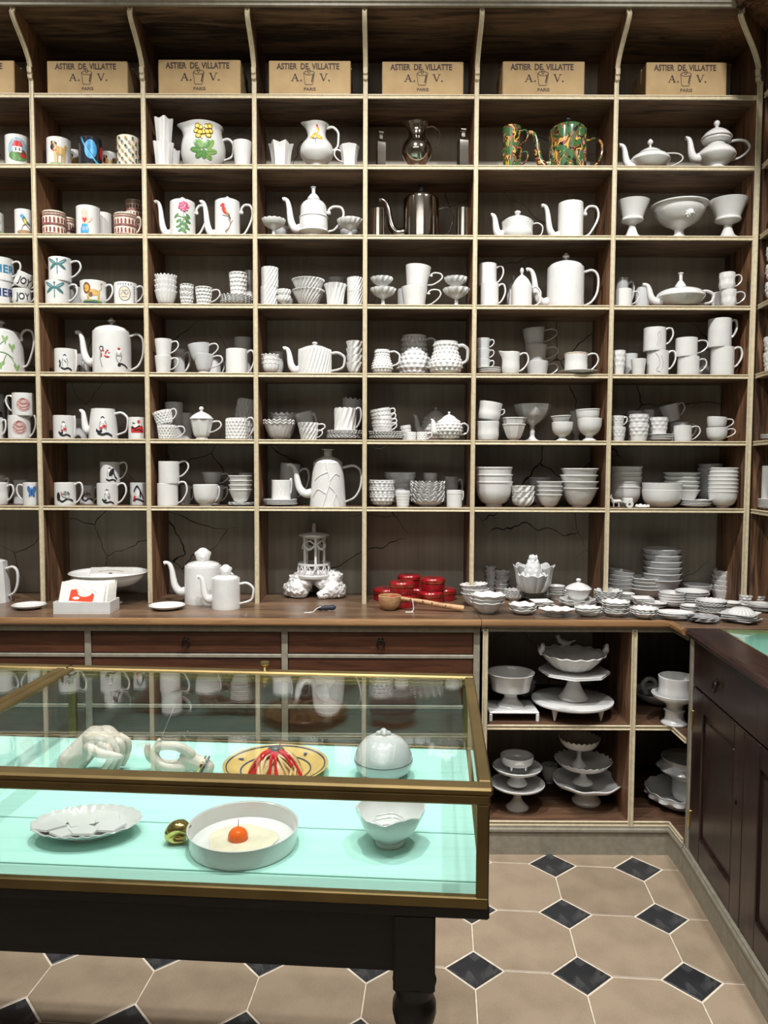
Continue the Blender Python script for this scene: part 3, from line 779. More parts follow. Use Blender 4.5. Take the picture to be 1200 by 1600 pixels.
def lid_profile(R, hl, style='dome'):
    if style == 'dome': a = [(0, 0), (1, 0), (1, .04), (.8, .18), (.45, .34), (.16, .44), (.1, .5)]; kb = [(.1, .5), (.08, .58), (.2, .68), (.24, .78), (.16, .9), (.06, .98), (0, 1)]
    elif style == 'flat': a = [(0, 0), (1, 0), (1.01, .06), (.9, .22), (.5, .4), (.16, .46), (.1, .5)]; kb = [(.1, .5), (.1, .6), (.2, .66), (.22, .78), (.12, .88), (.08, .96), (0, 1)]
    elif style == 'ball': a = [(0, 0), (1, 0), (1, .05), (.75, .3), (.4, .5), (.14, .6), (.1, .64)]; kb = [(.1, .64), (.14, .7), (.2, .8), (.18, .9), (.1, .97), (0, 1)]
    else: a = [(0, 0), (1, 0), (1, .05), (.85, .22), (.5, .42), (.3, .5)]; kb = [(.3, .5), (.3, .9), (.42, .92), (.42, .98), (0, 1)]
    def cv_(q): return [(max(0, r)*R, z*hl) for r, z in [q[0]]+list(crom(q[1:], 3)) if True]
    return cv_(a)+[(0, a[-1][1]*hl)], [(0, kb[0][1]*hl)]+[(max(r, 0)*R, z*hl) for r, z in crom(kb, 3)]
# placing ---------------------------------------------------------------
def zrow(row): return ZC if row == 8 else SZ[row-1]+.0087
def project_y(P):
    q = CM @ (np.array(P)-CP); return 800+FPX*q[1]/q[2]
def project_x(P):
    q = CM @ (np.array(P)-CP); return 600+FPX*q[0]/q[2]
def bay(X):
    for i in range(7):
        if X < DX[i+1]: return i
    return 6
def site(row, x0, x1, yt, d=None, z0=None, yb=None, rf=.6, rb_=.97):
    z0 = zrow(row) if z0 is None else z0
    xc = (x0+x1)/2; R = .04; Yc = YS+(d if d is not None else .06)
    for _ in range(6):
        if yb is not None: Yc = atZ(xc, yb, z0)[1]+rf*R
        elif d is None: Yc = YS+R*rb_+.007
        if z0 > .6: Yc = min(Yc, YB-R-.004)
        zt = atY(xc, yt, Yc)[2]; P = atY(xc, (yt+project_y((0, Yc, z0)))/2, Yc)
        R = (x1-x0)/2*depth((P[0], Yc, (z0+zt)/2))/FPX
    Yt = Yc-R*.95 if zt > EYE else Yc+R*.95
    H = atY(xc, yt, Yt)[2]-z0
    X = P[0]
    if row < 8:
        i = bay(X); X = max(DX[i]+.0095+R, min(DX[i+1]-.0095-R, X))
    return X, Yc, z0, R, max(H, .006)
_mc = {}
class Rec: pass
def V(name, desc, row, x0, x1, yt, prof='mug', d=None, on=None, lift=1.0, mat=None, mod=None, n=36, k=4, step=None, h=None, hz=(.84, .2), hr=None, hs='ear',
      sp=None, spz=.18, spr=None, lid=None, ls='dome', paint=None, tilt=0, rz=0, cat=None, grp=None, t=None, opened=None, yb=None, H=None, label=None, pos=None, R=None, lidr=.93, rf=.6, zf=None, kmat=None, tiltx=0, xyz=None, force=False):
    mat = mat or WHITE
    z0 = None
    if on is not None: z0 = on.z0+on.H*lift
    if xyz is not None: X, Y, Z = xyz; RR, HH = R, H
    else:
        X, Y, Z, RR, HH = site(row, x0, x1, yt, d if on is None or d is not None else on.Y-YS, z0, yb, rf, max(.55, (PROF[prof] if isinstance(prof, str) else prof)[0][0]))
        if R: RR = R
        if H: HH = H
    R, H = RR, HH
    opened = (lid is None) if opened is None else opened
    t = t or min(.0035, R*.12)
    zf = (FLOORF.get(prof, 0.0) if isinstance(prof, str) else 0.0) if zf is None else zf
    pf = PROF[prof] if isinstance(prof, str) else prof
    md = mod(R, H) if mod else None
    pr, oc = vessel_profile(pf, R, H, t, zf, opened, step, k)
    body = lathe(pr, n, md)
    cat = cat or ('coffee pot' if name.endswith('coffee_pot') else 'teapot' if name.endswith('teapot') else name.split('_')[-1])
    bw = BAYW[bay(X)]
    lab = label or (desc+', '+ROWW[row]+', '+bw)
    if pos: lab = '%s of %s stacked %s, %s, %s' % (posw(*pos), NUMW[pos[1]], desc, ROWW[row], bw)
    sc1 = depth((X, Y, Z+H/2))/FPX
    simple = not (h or sp or lid or paint or force)
    r = Rec(); r.X, r.Y, r.z0, r.H, r.R, r.oc = X, Y, Z, H, R, oc
    rot = (math.radians(tiltx), math.radians(tilt), math.radians(rz))
    if simple:
        o = mk(name, body, mat, None, (X, Y, Z), rot); r.obj = o; r.body = o
    else:
        o = empty(name, (X, Y, Z)); o.rotation_euler = rot; r.obj = o
        r.body = mk('body', body, mat, o)
        if h is not None:
            for hh in (h if isinstance(h, (list, tuple)) else [h]):
                side = 1 if hh > (x0+x1)/2 else -1
                out = (abs(hh-(x0+x1)/2)*sc1-R)
                out = max(out, .008); rad = hr or min(.0055, max(.0032, H*.045))
                out -= rad
                hm = handle_mesh(radial(oc, hz[0]*H), hz[0]*H, radial(oc, hz[1]*H), hz[1]*H, R+out, rad, H, hs, side)
                mk('handle', hm, mat, o)
        if sp is not None:
            tx = abs(sp[0]-(x0+x1)/2)*sc1; tz = atY(sp[0], sp[1], Y)[2]-Z
            sr = spr or min(R*.30, .017)
            mk('spout', spout_mesh(radial(oc, spz*H), spz*H, tx, tz, sr, sr*.42), mat, o)
        if lid is not None:
            hl = atY((x0+x1)/2, lid, Y)[2]-Z-H
            a, b = lid_profile(oc[-1][0]*lidr, max(hl, .01), ls)
            lo = mk('lid', shift(lathe(a, 28), (0, 0, H)), mat, o)
            mk('knob', shift(lathe(b, 18), (0, 0, H)), kmat or mat, lo)
        if paint is not None:
            for q in (paint if isinstance(paint, list) else [paint]):
                ph, sh = q
                motif(o, sh, lambda z: radial(oc, z), R, H, math.atan2(-Y, -X)+ph)
    tag(o, lab, cat, grp)
    return r
def STK(name, desc, row, x0, x1, yt, cnt, hb=.55, d=None, yb=None, jit=1.0, mats=None, tilts=None, shrink=0.0, H=None, **kw):
    """n nested pieces; each is a thing of its own.  hb: height of one piece as a share of the stack."""
    X, Y, Z, R, HT = site(row, x0, x1, yt, d, kw.pop('z0', None), yb, kw.get('rf', .6))
    if H: HT = H
    h1 = HT*hb; st = (HT-h1)/max(1, cnt-1); recs = []
    for i in range(cnt):
        jx, jy = random.uniform(-.002, .002)*jit, random.uniform(-.002, .002)*jit
        kk = dict(kw); 
        if mats: kk['mat'] = mats[i % len(mats)]
        if tilts: kk['tilt'] = tilts[i % len(tilts)]
        recs.append(V(name, desc, row, x0, x1, yt, xyz=(X+jx, Y+jy, Z+st*i), R=R*(1-shrink*i), H=h1, pos=(i, cnt), rz=kw.get('rz', 0)+random.uniform(-25, 25)*(0 if 'rz' in kw else jit), grp=kw.get('grp') or 'stacked '+desc, **{a: b for a, b in kk.items() if a not in ('rz', 'grp')}))
    return recs
# ================================================================== painted motifs
K = C(.02, .02, .025); RED = C(.55, .03, .03); GRN = C(.10, .24, .07); LGRN = C(.22, .38, .12); TAN = C(.55, .36, .12); BRN = C(.16, .08, .03)
BLU = C(.05, .32, .62); NAVY = C(.03, .06, .16); YEL = C(.75, .55, .05); PINK = C(.50, .30, .28); ROSE = C(.27, .11, .11); GRY = C(.22, .22, .22); OR = C(.75, .33, .04); SKY = C(.30, .42, .5); WHT = C(.8, .8, .78); TEALD = C(.05, .17, .17); MAR = C(.22, .05, .05); CRM = C(.75, .66, .48)
def Er(cx, cy, rx, ry, rot=0, asp=.5, n=12):
    c_, s_ = math.cos(rot), math.sin(rot)
    return [(cx+rx*math.cos(2*PI*i/n)*c_-ry*math.sin(2*PI*i/n)*s_, cy+asp*(rx*math.cos(2*PI*i/n)*s_+ry*math.sin(2*PI*i/n)*c_)) for i in range(n)]
def P_house(): return (0, [(SKY, Eo(0, .52, .8, .38)), (GRN, Eo(0, .3, .74, .17)), (BRN, Eo(.35, .38, .35, .14)), (WHT, [(-.35, .42), (.3, .42), (.3, .62), (-.35, .62)]), (RED, [(-.45, .6), (.4, .6), (.25, .78), (-.28, .78)]), (K, [(-.2, .46), (-.1, .46), (-.1, .56), (-.2, .56)]), (K, [(.08, .46), (.18, .46), (.18, .56), (.08, .56)]), (RED, Eo(.45, .32, .2, .06))])
def P_pug(): return (-.1, [(LGRN, Eo(.1, .05, .85, .045)), (GRN, Eo(.3, .04, .4, .025)), (C(.42, .26, .08), Eo(.14, .5, .52, .155)), (TAN, Eo(.1, .53, .47, .125)), (TAN, [(-.34, .5), (-.1, .5), (-.15, .07), (-.28, .07)]), (C(.42, .26, .08), [(-.06, .45), (.06, .45), (.02, .09), (-.07, .09)]), (TAN, [(.36, .52), (.64, .55), (.58, .3), (.54, .07), (.42, .07), (.42, .3)]), (C(.42, .26, .08), [(.26, .42), (.38, .42), (.34, .1), (.25, .1)]), (TAN, Eo(-.32, .67, .27, .165)), (BRN, Eo(-.42, .64, .18, .11)), (K, Eo(-.46, .61, .13, .085)), (K, Er(-.16, .76, .13, .09, -.9)), (K, Er(-.48, .79, .1, .07, .9)), (K, Eo(-.36, .71, .035, .022)), (TAN, Eo(.66, .65, .14, .09)), (C(.42, .26, .08), Eo(.66, .65, .07, .04)), (RED, Ln([(-.42, .53), (-.26, .49), (-.1, .53)], .05)), (YEL, Eo(-.24, .47, .04, .025))])
def P_saturn():
    sh = [(BLU, Eo(.02, .55, .52, .33, n=20)), (C(.03, .24, .5), Eo(-.12, .62, .2, .1)), (C(.08, .42, .72), Eo(.15, .48, .22, .09))]
    for k_, w_, m_ in ((1.0, .07, BLU), (.86, .06, C(.08, .42, .72))):
        pts = []
        for t_ in np.linspace(PI*.98, 2*PI*1.01, 16):
            a, b = 1.12*k_*math.cos(t_), .17*k_*math.sin(t_); r_ = -.82
            pts.append((a*math.cos(r_)-b*math.sin(r_), .5+.56*(a*math.sin(r_)+b*math.cos(r_))))
        sh.append((m_, Ln(pts, w_, 1))); sh.append((K, Ln([(p[0]+.04, p[1]+.035) for p in pts[3:-3]], .03, 1)))
    return (0, sh+[(RED, Eo(1.1, .5, .3, .24))])
def P_floral():
    random.seed(3); sh = []
    for i in range(9):
        for j in range(7):
            u = -2.6+i*.6+(.3 if j % 2 else 0); v = .08+j*.135; c_ = [ROSE, NAVY, K, ROSE, C(.45, .25, .1)][(i*2+j) % 5]
            sh.append((c_, Eo(u, v, .1, .045, n=8))); sh.append((GRN, Ln([(u, v-.02), (u+.16, v-.08)], .04)))
    random.seed(7); return (0, sh)
def P_auricula():
    sh = [(GRN, Ln([(.0, .2), (.0, .68)], .06))]
    for k_, (a, b, l, r_) in enumerate(((-.34, .3, .28, 2.2), (.36, .31, .28, .95), (-.42, .19, .27, 2.95), (.44, .18, .28, .2), (-.24, .11, .24, 3.7), (.25, .10, .25, -.55), (.02, .12, .2, 1.57), (-.14, .3, .22, 2.0), (.16, .31, .22, 1.15))):
        b = .06+b*1.2; sh.append(([GRN, LGRN][k_ % 2], Er(a*.85, b+.02, l*1.0, .125, r_))); sh.append((LGRN if k_ % 2 == 0 else GRN, Ln([(a*.8-.2*math.cos(r_), b+.02-.1*math.sin(r_)), (a*.8+.2*math.cos(r_), b+.02+.1*math.sin(r_))], .014)))
    for a, b in ((0, .68), (-.2, .7), (.2, .72), (-.3, .79), (.3, .8), (-.12, .85), (.14, .87), (0, .77), (-.14, .76), (.15, .78), (-.26, .87), (.28, .88)):
        b = .6+(b-.68)*1.42; sh.append((BRN, Eo(a*1.15, b, .14, .062, n=10))); sh.append((YEL, Eo(a*1.15, b, .105, .047, n=10))); sh.append((C(.8, .72, .35), Eo(a*1.15, b, .045, .02, n=8)))
    return (0, sh)
def P_fruit(): return (-.05, [(GRY, Ln([(0, .44), (.0, .62), (.08, .86)], .05)), (OR, Er(-.3, .66, .22, .13, .4)), (YEL, Er(-.3, .665, .13, .06, .4)), (OR, Er(.24, .63, .26, .14, -.2)), (YEL, Er(.22, .635, .15, .06, -.2)), (OR, Er(.14, .8, .2, .12, .6)), (YEL, Er(.14, .805, .1, .05, .6)), (BRN, Ln([(-.3, .6), (-.05, .56)], .03)), (OR, Eo(-.1, .74, .1, .035)), (GRY, Ln([(0, .6), (-.12, .56)], .03)), (GRY, Ln([(0, .6), (.16, .57)], .03)), (RED, Eo(.08, .9, .08, .025))])
def P_birdblue(): return (0, [(C(.35, .22, .12), Eo(0, .1, .8, .08)), (BRN, Ln([(-.3, .12), (-.1, .35), (.4, .45)], .05)), (TEALD, Eo(0, .58, .3, .13, -.5)), (YEL, Eo(.1, .5, .18, .08, -.5)), (BLU, Eo(-.22, .72, .13, .09)), (TEALD, Ln([(.2, .5), (.55, .4)], .1)), (BRN, Ln([(-.32, .72), (-.42, .7)], .04)), (BRN, Ln([(.1, .42), (.6, .2)], .03))])
def P_arches(cx=0):
    sh = []
    for j, v in enumerate((.22, .62)):
        for i in range(-6, 7):
            u = i*.33; sh.append((MAR, [(u-.08, v-.1), (u+.08, v-.1), (u+.08, v+.06), (u+.04, v+.11), (u-.04, v+.11), (u-.08, v+.06)])); 
    for v in (.06, .43, .47, .83, .93):
        sh.append((MAR if v != .93 else BRN, Ln([(-2.2, v), (2.2, v)], .035)))
    for i in range(-9, 10): sh.append((MAR, Eo(i*.22, .885, .05, .02, n=6)))
    return (0, sh)
def P_handheart():
    sh = [(BLU, [(-.5, .06), (.15, .06), (.2, .2), (.05, .36), (-.35, .36), (-.5, .2)]), (SKY, Eo(-.25, .2, .12, .08)), (SKY, Eo(.02, .22, .1, .07)), (C(.72, .52, .38), [(-.36, .36), (.06, .36), (.12, .6), (-.42, .6)])]
    for i, (a, b) in enumerate(((-.36, .82), (-.22, .9), (-.07, .88), (.06, .8))): sh.append((C(.72, .52, .38), Ln([(a*.95+.01, .58), (a, b)], .1)))
    sh.append((C(.72, .52, .38), Ln([(.05, .42), (.28, .5), (.42, .6)], .1)))
    sh.append((RED, [(-.15, .38), (.03, .5), (.0, .58), (-.08, .58), (-.15, .53), (-.22, .58), (-.3, .58), (-.32, .5)])); return (-.15, sh)
def P_geranium():
    sh = [(GRN, Ln([(.1, .08), (.02, .35), (.08, .7)], .04))]
    for k_, (a, b, r_) in enumerate(((-.32, .24, .35), (.34, .2, -.35), (-.3, .4, .5), (.42, .38, -.3), (.12, .12, -.9), (-.18, .14, .7), (-.48, .54, .8), (.42, .54, -.8), (.2, .3, -.6), (-.1, .33, .9), (.28, .47, -.7))):
        sh.append((GRN, Ln([(.03, b-.05), (a, b)], .02))); sh.append(([GRN, C(.08, .2, .1)][k_ % 2], Er(a, b, .24, .1, r_, .34)))
    pk = C(.55, .07, .17); pl_ = C(.7, .3, .38)
    for i in range(26):
        a = i*2.4; rr = .05+.33*math.sqrt(i/26); sh.append((pk if i % 3 else pl_, Er(.1+rr*math.cos(a), .8+.36*rr*math.sin(a), .085, .07, 0, .34, 8)))
    return (0, sh)
def P_redbird(): return (-.1, [(C(.3, .22, .14), Ln([(-.05, .05), (.2, .2), (.32, .36), (.15, .46)], .07)), (C(.3, .22, .14), Ln([(.28, .28), (.5, .42)], .04)), (BRN, Ln([(.2, .2), (-.1, .1)], .03)), (C(.45, .4, .12), Er(-.02, .62, .3, .16, -1.0, .34)), (RED, Er(-.14, .68, .4, .17, -1.15, .34)), (RED, Er(-.26, .82, .17, .16, 0, .34)), (C(.12, .13, .05), Er(.1, .6, .34, .09, -1.0, .34)), (C(.45, .4, .12), Er(.04, .64, .22, .05, -1.0, .34)), (K, Ln([(.2, .52), (.34, .45)], .05)), (K, Eo(-.31, .83, .025, .01)), (BRN, Ln([(-.42, .82), (-.48, .8)], .04)), (GRY, Ln([(-.3, .55), (.2, .5)], .025))])
def P_dragonfly(): return (-.25, [(TEALD, Ln([(0, .25), (.0, .86)], .07)), (TEALD, Eo(0, .88, .08, .05)), (TEALD, Eo(-.42, .78, .42, .075, -.3)), (TEALD, Eo(.42, .78, .42, .075, .3)), (TEALD, Eo(-.38, .6, .36, .07, .35)), (TEALD, Eo(.38, .6, .36, .07, -.35)), (SKY, Eo(-.42, .78, .25, .02, -.3)), (SKY, Eo(.42, .78, .25, .02, .3))])
def P_lion(): return (-.1, [(GRN, Eo(0, .1, .85, .07)), (NAVY, Eo(-.1, .06, .7, .03)), (TAN, Eo(.1, .48, .5, .14)), (TAN, [(-.4, .5), (-.2, .5), (-.22, .12), (-.38, .12)]), (TAN, [(.4, .5), (.6, .5), (.55, .12), (.42, .12)]), (BRN, Eo(-.42, .66, .3, .24)), (OR, Eo(-.42, .66, .2, .16)), (TAN, Eo(-.48, .68, .13, .1)), (K, Eo(-.55, .64, .04, .03)), (TAN, Ln([(.55, .55), (.75, .7), (.65, .85), (.85, .88)], .05)), (BRN, Eo(-.1, .4, .16, .1))])
def P_medal():
    sh = [(GRY, Eo(0, .48, .52, .34)), (C(.62, .55, .42), Eo(0, .48, .45, .3)), (GRY, Ln([(-.3, .42), (-.1, .55), (.1, .42), (.3, .52)], .05)), (GRY, Ln([(-.25, .6), (.25, .62)], .04)), (GRY, Ln([(-.25, .32), (.22, .33)], .04)), (GRY, Eo(.02, .5, .08, .06))]
    for i in range(6): sh.append((NAVY, Eo(-.55+i*.22, .9, .05, .03, n=6)))
    for i in range(7): sh.append((NAVY, Eo(.85, .15+i*.11, .06, .035, n=6)))
    return (-.1, sh)
def P_text(s, mt=NAVY, sz=.8, phi=0, H_R=1.8, v=.3, bold=.02): 
    return (phi, [(mt, moved(('mesh', [(a, b/H_R) for a, b in text_mesh(s, sz, bold)[1]], text_mesh(s, sz, bold)[2]), 0, v))])
def P_figure(kind=0, red=True):
    sh = [(WHT, Eo(-.05, .62, .16, .1)), (K, Ln([(-.18, .68), (-.05, .73), (.08, .68)], .05)), (GRY, Ln([(-.2, .6), (-.28, .42), (-.2, .25)], .04)), (GRY, Ln([(.1, .6), (.22, .45), (.16, .28)], .04)), (K, Ln([(-.4, .2), (-.1, .14), (.25, .18), (.6, .1)], .08))]
    if kind == 0: sh += [(K, Ln([(-.55, .5), (-.45, .35), (-.55, .22)], .12)), (GRY, Ln([(-.1, .5), (.1, .42)], .05))]
    if kind == 1: sh += [(K, Ln([(-.5, .3), (-.3, .22), (-.1, .28)], .1)), (GRY, Eo(.1, .4, .12, .06))]
    if kind == 2: sh += [(K, Eo(.15, .52, .3, .14, .5)), (K, Ln([(.3, .55), (.5, .3), (.7, .2)], .1))]
    if red: sh += [(RED, Eo(.05, .42, .13, .05)), (RED, Eo(-.15, .36, .1, .04))]
    return (0, sh)
def P_bigfigure():
    sh = [(WHT, Eo(.35, .5, .12, .06)), (RED, Eo(.35, .555, .08, .03)), (GRY, Ln([(.25, .48), (.2, .35), (.3, .25)], .03)), (GRY, Ln([(.42, .48), (.5, .36), (.4, .26)], .03)), (K, Ln([(.3, .22), (.6, .2), (.85, .13)], .04)), (GRY, Ln([(.2, .4), (.5, .4)], .02)), (K, Eo(-.55, .56, .12, .055)), (WHT, Eo(-.55, .55, .07, .035)), (GRY, Ln([(-.6, .48), (-.62, .3), (-.5, .12)], .03)), (K, Eo(.35, .18, .09, .03))]
    random.seed(5)
    for i in range(14): sh.append((RED, Eo(-.35+random.uniform(-.2, .22), .42+random.uniform(-.08, .1), .045, .016, n=7)))
    random.seed(7); return (0, sh)
def P_roundred():
    return (0, [(RED, [(-.7, .3), (.8, .3), (.75, .5), (.6, .62), (-.5, .62), (-.7, .5)]), (WHT, Eo(-.1, .62, .35, .1)), (K, Ln([(-.7, .55), (-.2, .5), (.3, .62)], .07)), (K, Ln([(-.3, .4), (.2, .42), (.6, .36)], .06)), (RED, Eo(.2, .8, .15, .08)), (K, Ln([(-.5, .75), (-.2, .7)], .05))])
def P_rose(): return (0, [(PINK, Eo(0, .48, .62, .3)), (C(.60, .42, .39), Eo(-.12, .4, .42, .2)), (PINK, Eo(-.05, .6, .35, .16)), (ROSE, Eo(-.05, .68, .22, .1)), (C(.60, .42, .39), Eo(.0, .62, .2, .07)), (ROSE, Ln([(-.5, .5), (-.2, .36), (.3, .4), (.5, .55)], .04)), (ROSE, Ln([(-.35, .32), (0, .25), (.4, .32)], .03)), (ROSE, Ln([(-.4, .62), (-.1, .5), (.3, .55)], .035))])
def P_clover():
    sh = [(GRN, Ln([(-.9, .7), (-.4, .5), (.2, .45), (.6, .2)], .02)), (GRN, Ln([(-.4, .5), (.1, .75)], .02)), (GRN, Ln([(.2, .45), (.0, .2)], .02)), (GRN, Ln([(.2, .45), (.5, .35)], .018))]
    for a, b in ((.15, .8), (-.55, .78), (-.05, .2), (.62, .14), (.45, .62), (-.7, .45)):
        for q in (0, 2.1, 4.2): sh.append((LGRN, Eo(a+.09*math.cos(q+.5), b+.045*math.sin(q+.5), .08, .045, q+.5, n=8)))
    return (0, sh)
def P_butterfly(): return (0, [(C(.05, .16, .4), Eo(-.25, .68, .28, .15, -.5)), (C(.05, .16, .4), Eo(.25, .68, .28, .15, .5)), (C(.05, .16, .4), Eo(-.18, .5, .18, .1, .5)), (C(.05, .16, .4), Eo(.18, .5, .18, .1, -.5)), (K, Ln([(0, .4), (0, .8)], .06))])
def P_dragon(): return (-.1, [(K, Eo(-.55, .4, .18, .2)), (K, Ln([(-.6, .35), (-.2, .18), (.3, .3), (.85, .2)], .09)), (GRY, Ln([(-.3, .6), (-.05, .5), (.25, .55), (.45, .4)], .06)), (GRY, Ln([(-.2, .42), (.1, .36), (.5, .3)], .06)), (RED, Eo(-.25, .48, .06, .04)), (K, Ln([(.3, .62), (.5, .5)], .05)), (GRY, Eo(.1, .55, .16, .1))])
def P_boat(): return (0, [(RED, Eo(-.5, .3, .16, .14)), (K, Ln([(-.6, .6), (-.2, .85), (.2, .6), (.5, .3)], .1)), (WHT, Eo(-.1, .55, .18, .16)), (K, Ln([(-.7, .2), (-.2, .28), (.6, .15)], .08)), (K, Eo(.15, .5, .08, .18))])

def marble():
    m, nt, b = nmat('marbled_glaze'); co = coords(nt, (16, 16, 11))
    n = N(nt, 'ShaderNodeTexNoise', Scale=.9, Detail=2.); nt.links.new(co, n.inputs['Vector'])
    vm = N(nt, 'ShaderNodeVectorMath', operation='MULTIPLY_ADD'); vm.inputs[1].default_value = (1.6, 1.6, 1.6)
    nt.links.new(n.outputs['Color'], vm.inputs[0]); nt.links.new(co, vm.inputs[2])
    w = N(nt, 'ShaderNodeTexNoise', Scale=.55, Detail=3., Distortion=2.4); nt.links.new(vm.outputs[0], w.inputs['Vector'])
    r = ramp(nt, w.outputs[0], [(0, (.02, .015, .012)), (.36, (.05, .11, .03)), (.43, (.42, .08, .06)), (.455, (.02, .015, .012)), (.50, (.62, .42, .05)), (.53, (.6, .25, .18)), (.56, (.02, .015, .012)), (.60, (.55, .45, .3)), (.64, (.05, .11, .03))], 'CONSTANT')
    v = N(nt, 'ShaderNodeTexVoronoi', Scale=2.4, Randomness=1.); nt.links.new(vm.outputs[0], v.inputs['Vector'])
    lt = N(nt, 'ShaderNodeMath', operation='LESS_THAN'); lt.inputs[1].default_value = .43; nt.links.new(v.outputs['Distance'], lt.inputs[0])
    mx = N(nt, 'ShaderNodeMix', data_type='RGBA'); mx.inputs[7].default_value = (.05, .13, .05, 1)
    nt.links.new(lt.outputs[0], mx.inputs[0]); nt.links.new(r.outputs[0], mx.inputs[6]); nt.links.new(mx.outputs[2], b.inputs['Base Color'])
    b.inputs['Roughness'].default_value = .15; b.inputs['Coat Weight'].default_value = .4; return m
MARBLE = marble()
SPI = lambda n, a, tw: (lambda R, H: m_spiral(n, a*1.55, tw, H))
HOB = lambda n, rows, a: (lambda R, H: m_hob(n, rows, a*R, H))
DIAM = lambda n, rows, a: (lambda R, H: m_dia(n, rows, a*R, H))
HON = lambda n, rows, a: (lambda R, H: m_honey(n, rows, a*1.5*R, H))
SCA = lambda n, a, fl=0.: (lambda R, H: comb(m_flute(n, fl), m_scal(n, a*H, H)))
PNT = lambda n, a, fl=0.: (lambda R, H: comb(m_flute(n, fl), m_point(n, a*H, H)))
LIP = lambda a: (lambda R, H: m_lip(a, H))
POLY = lambda k, off=0.: (lambda R, H: m_polyg(k, H, off))

# ================================================================== top shelf: cartons
def carton(x0, x1, y0, d, label):
    z0 = zrow(1); Yf = YS+d
    A = atY(x0, 146, Yf); B = atY(x1, 146, Yf); zt = atY((x0+x1)/2, y0, Yf)[2]
    w, h, dp = B[0]-A[0], zt-z0, .17
    o = empty('cardboard_box', ((A[0]+B[0])/2, Yf+dp/2, z0))
    mk('carton', box(-w/2, w/2, -dp/2, dp/2, 0, h, .003), CARD, o, sm=0)
    mk('packing_tape', box(-w/2-.0006, w/2+.0006, -.025, .025, h*.6, h+.0006), plain('tape', (.5, .38, .22), .3) if 'tape' not in bpy.data.materials else bpy.data.materials['tape'], o, sm=0)
    V_, F_ = [], []
    def add(poly, dx, dz):
        vs_, fs = flat_tris(poly); b = len(V_)
        for a, c_ in vs_: V_.append((dx+a, -dp/2-.0008, dz+c_))
        for f in fs: F_.append(tuple(i+b for i in f))
    add(text_mesh('ASTIER  DE  VILLATTE', h*.235, .03, .80), -.02*w, h*.755)
    def ser_A(s):
        for p in (Ln([(-.42, 0), (0, 1)], .1), Ln([(.40, 0), (0, 1)], .2), Ln([(-.25, .36), (.25, .36)], .08), Ln([(-.6, .0), (-.22, 0)], .07), Ln([(.18, 0), (.64, 0)], .07)): yield ('strip', [(a*s, b*s) for a, b in p[1]], [(a*s, b*s) for a, b in p[2]])
    def ser_V(s):
        for p in (Ln([(-.42, 1), (0, 0)], .2), Ln([(.40, 1), (0, 0)], .1), Ln([(-.64, 1), (-.2, 1)], .07), Ln([(.22, 1), (.62, 1)], .07)): yield ('strip', [(a*s, b*s) for a, b in p[1]], [(a*s, b*s) for a, b in p[2]])
    s = h*.2
    for p in ser_A(s): add(p, -.18*w, h*.42)
    add(Eo(0, 0, s*.13, s*.13), -.105*w, h*.435)
    for p in ser_V(s): add(p, .17*w, h*.425)
    add(Eo(0, 0, s*.13, s*.13), .235*w, h*.435)
    add(text_mesh('PARIS', h*.125, .02, 1.15), -.0*w, h*.15)
    lw = h*.016
    for q in ([(-.13, .62), (-.1, .32), (-.06, .29), (.04, .29), (.08, .32), (.12, .62)], [(-.13, .62), (-.06, .57), (.05, .57), (.12, .62), (.06, .67), (-.07, .67), (-.13, .62)], [(-.01, .6), (-.035, .66), (-.005, .76), (.02, .66), (-.01, .6)]):
        add(Ln([(a*h*1.25, b*h*1.0) for a, b in q], lw, 4), -.005*w, h*.03)
    for i in range(3): add(Ln([((.095+.014*i)*h, .57*h), ((.06+.012*i)*h, .36*h)], lw*.8), -.005*w, h*.03)
    mk('printed_lettering', (V_, F_), INK, o, sm=0, fix=False)
    tag(o, label, 'box', 'printed cardboard cartons on the top shelf')
carton(-104, 23, 94, .012, 'printed kraft carton on the top shelf cut off at left edge')
for x0, x1, y0, w_ in ((74, 200, 95, 'first'), (247.5, 376, 93, 'second'), (420, 548, 94.5, 'third'), (597, 724, 96, 'fourth'), (785, 913, 95.5, 'fifth'), (1009, 1135, 97, 'sixth')):
    carton(x0, x1, y0, .012, 'printed kraft carton on the top shelf of the %s full bay' % w_)
# carton on the side unit's top shelf
o = empty('cardboard_box', rp(.10, .10, zrow(1))); o.rotation_euler = (0, 0, -RA)
mk('carton', box(-.085, .085, -.0, .2, 0, .12, .003), CARD, o, sm=0)
mk('packing_tape', box(-.025, .025, -.001, .2006, .07, .1206), bpy.data.materials['tape'], o, sm=0)
o.rotation_euler = (0, 0, PI-RA-PI/2*0); o.location = rp(.28, .06, zrow(1)); o.rotation_euler = (0, 0, -PI/2-RA)
tag(o, 'plain kraft carton on side shelving top shelf at right edge', 'box')
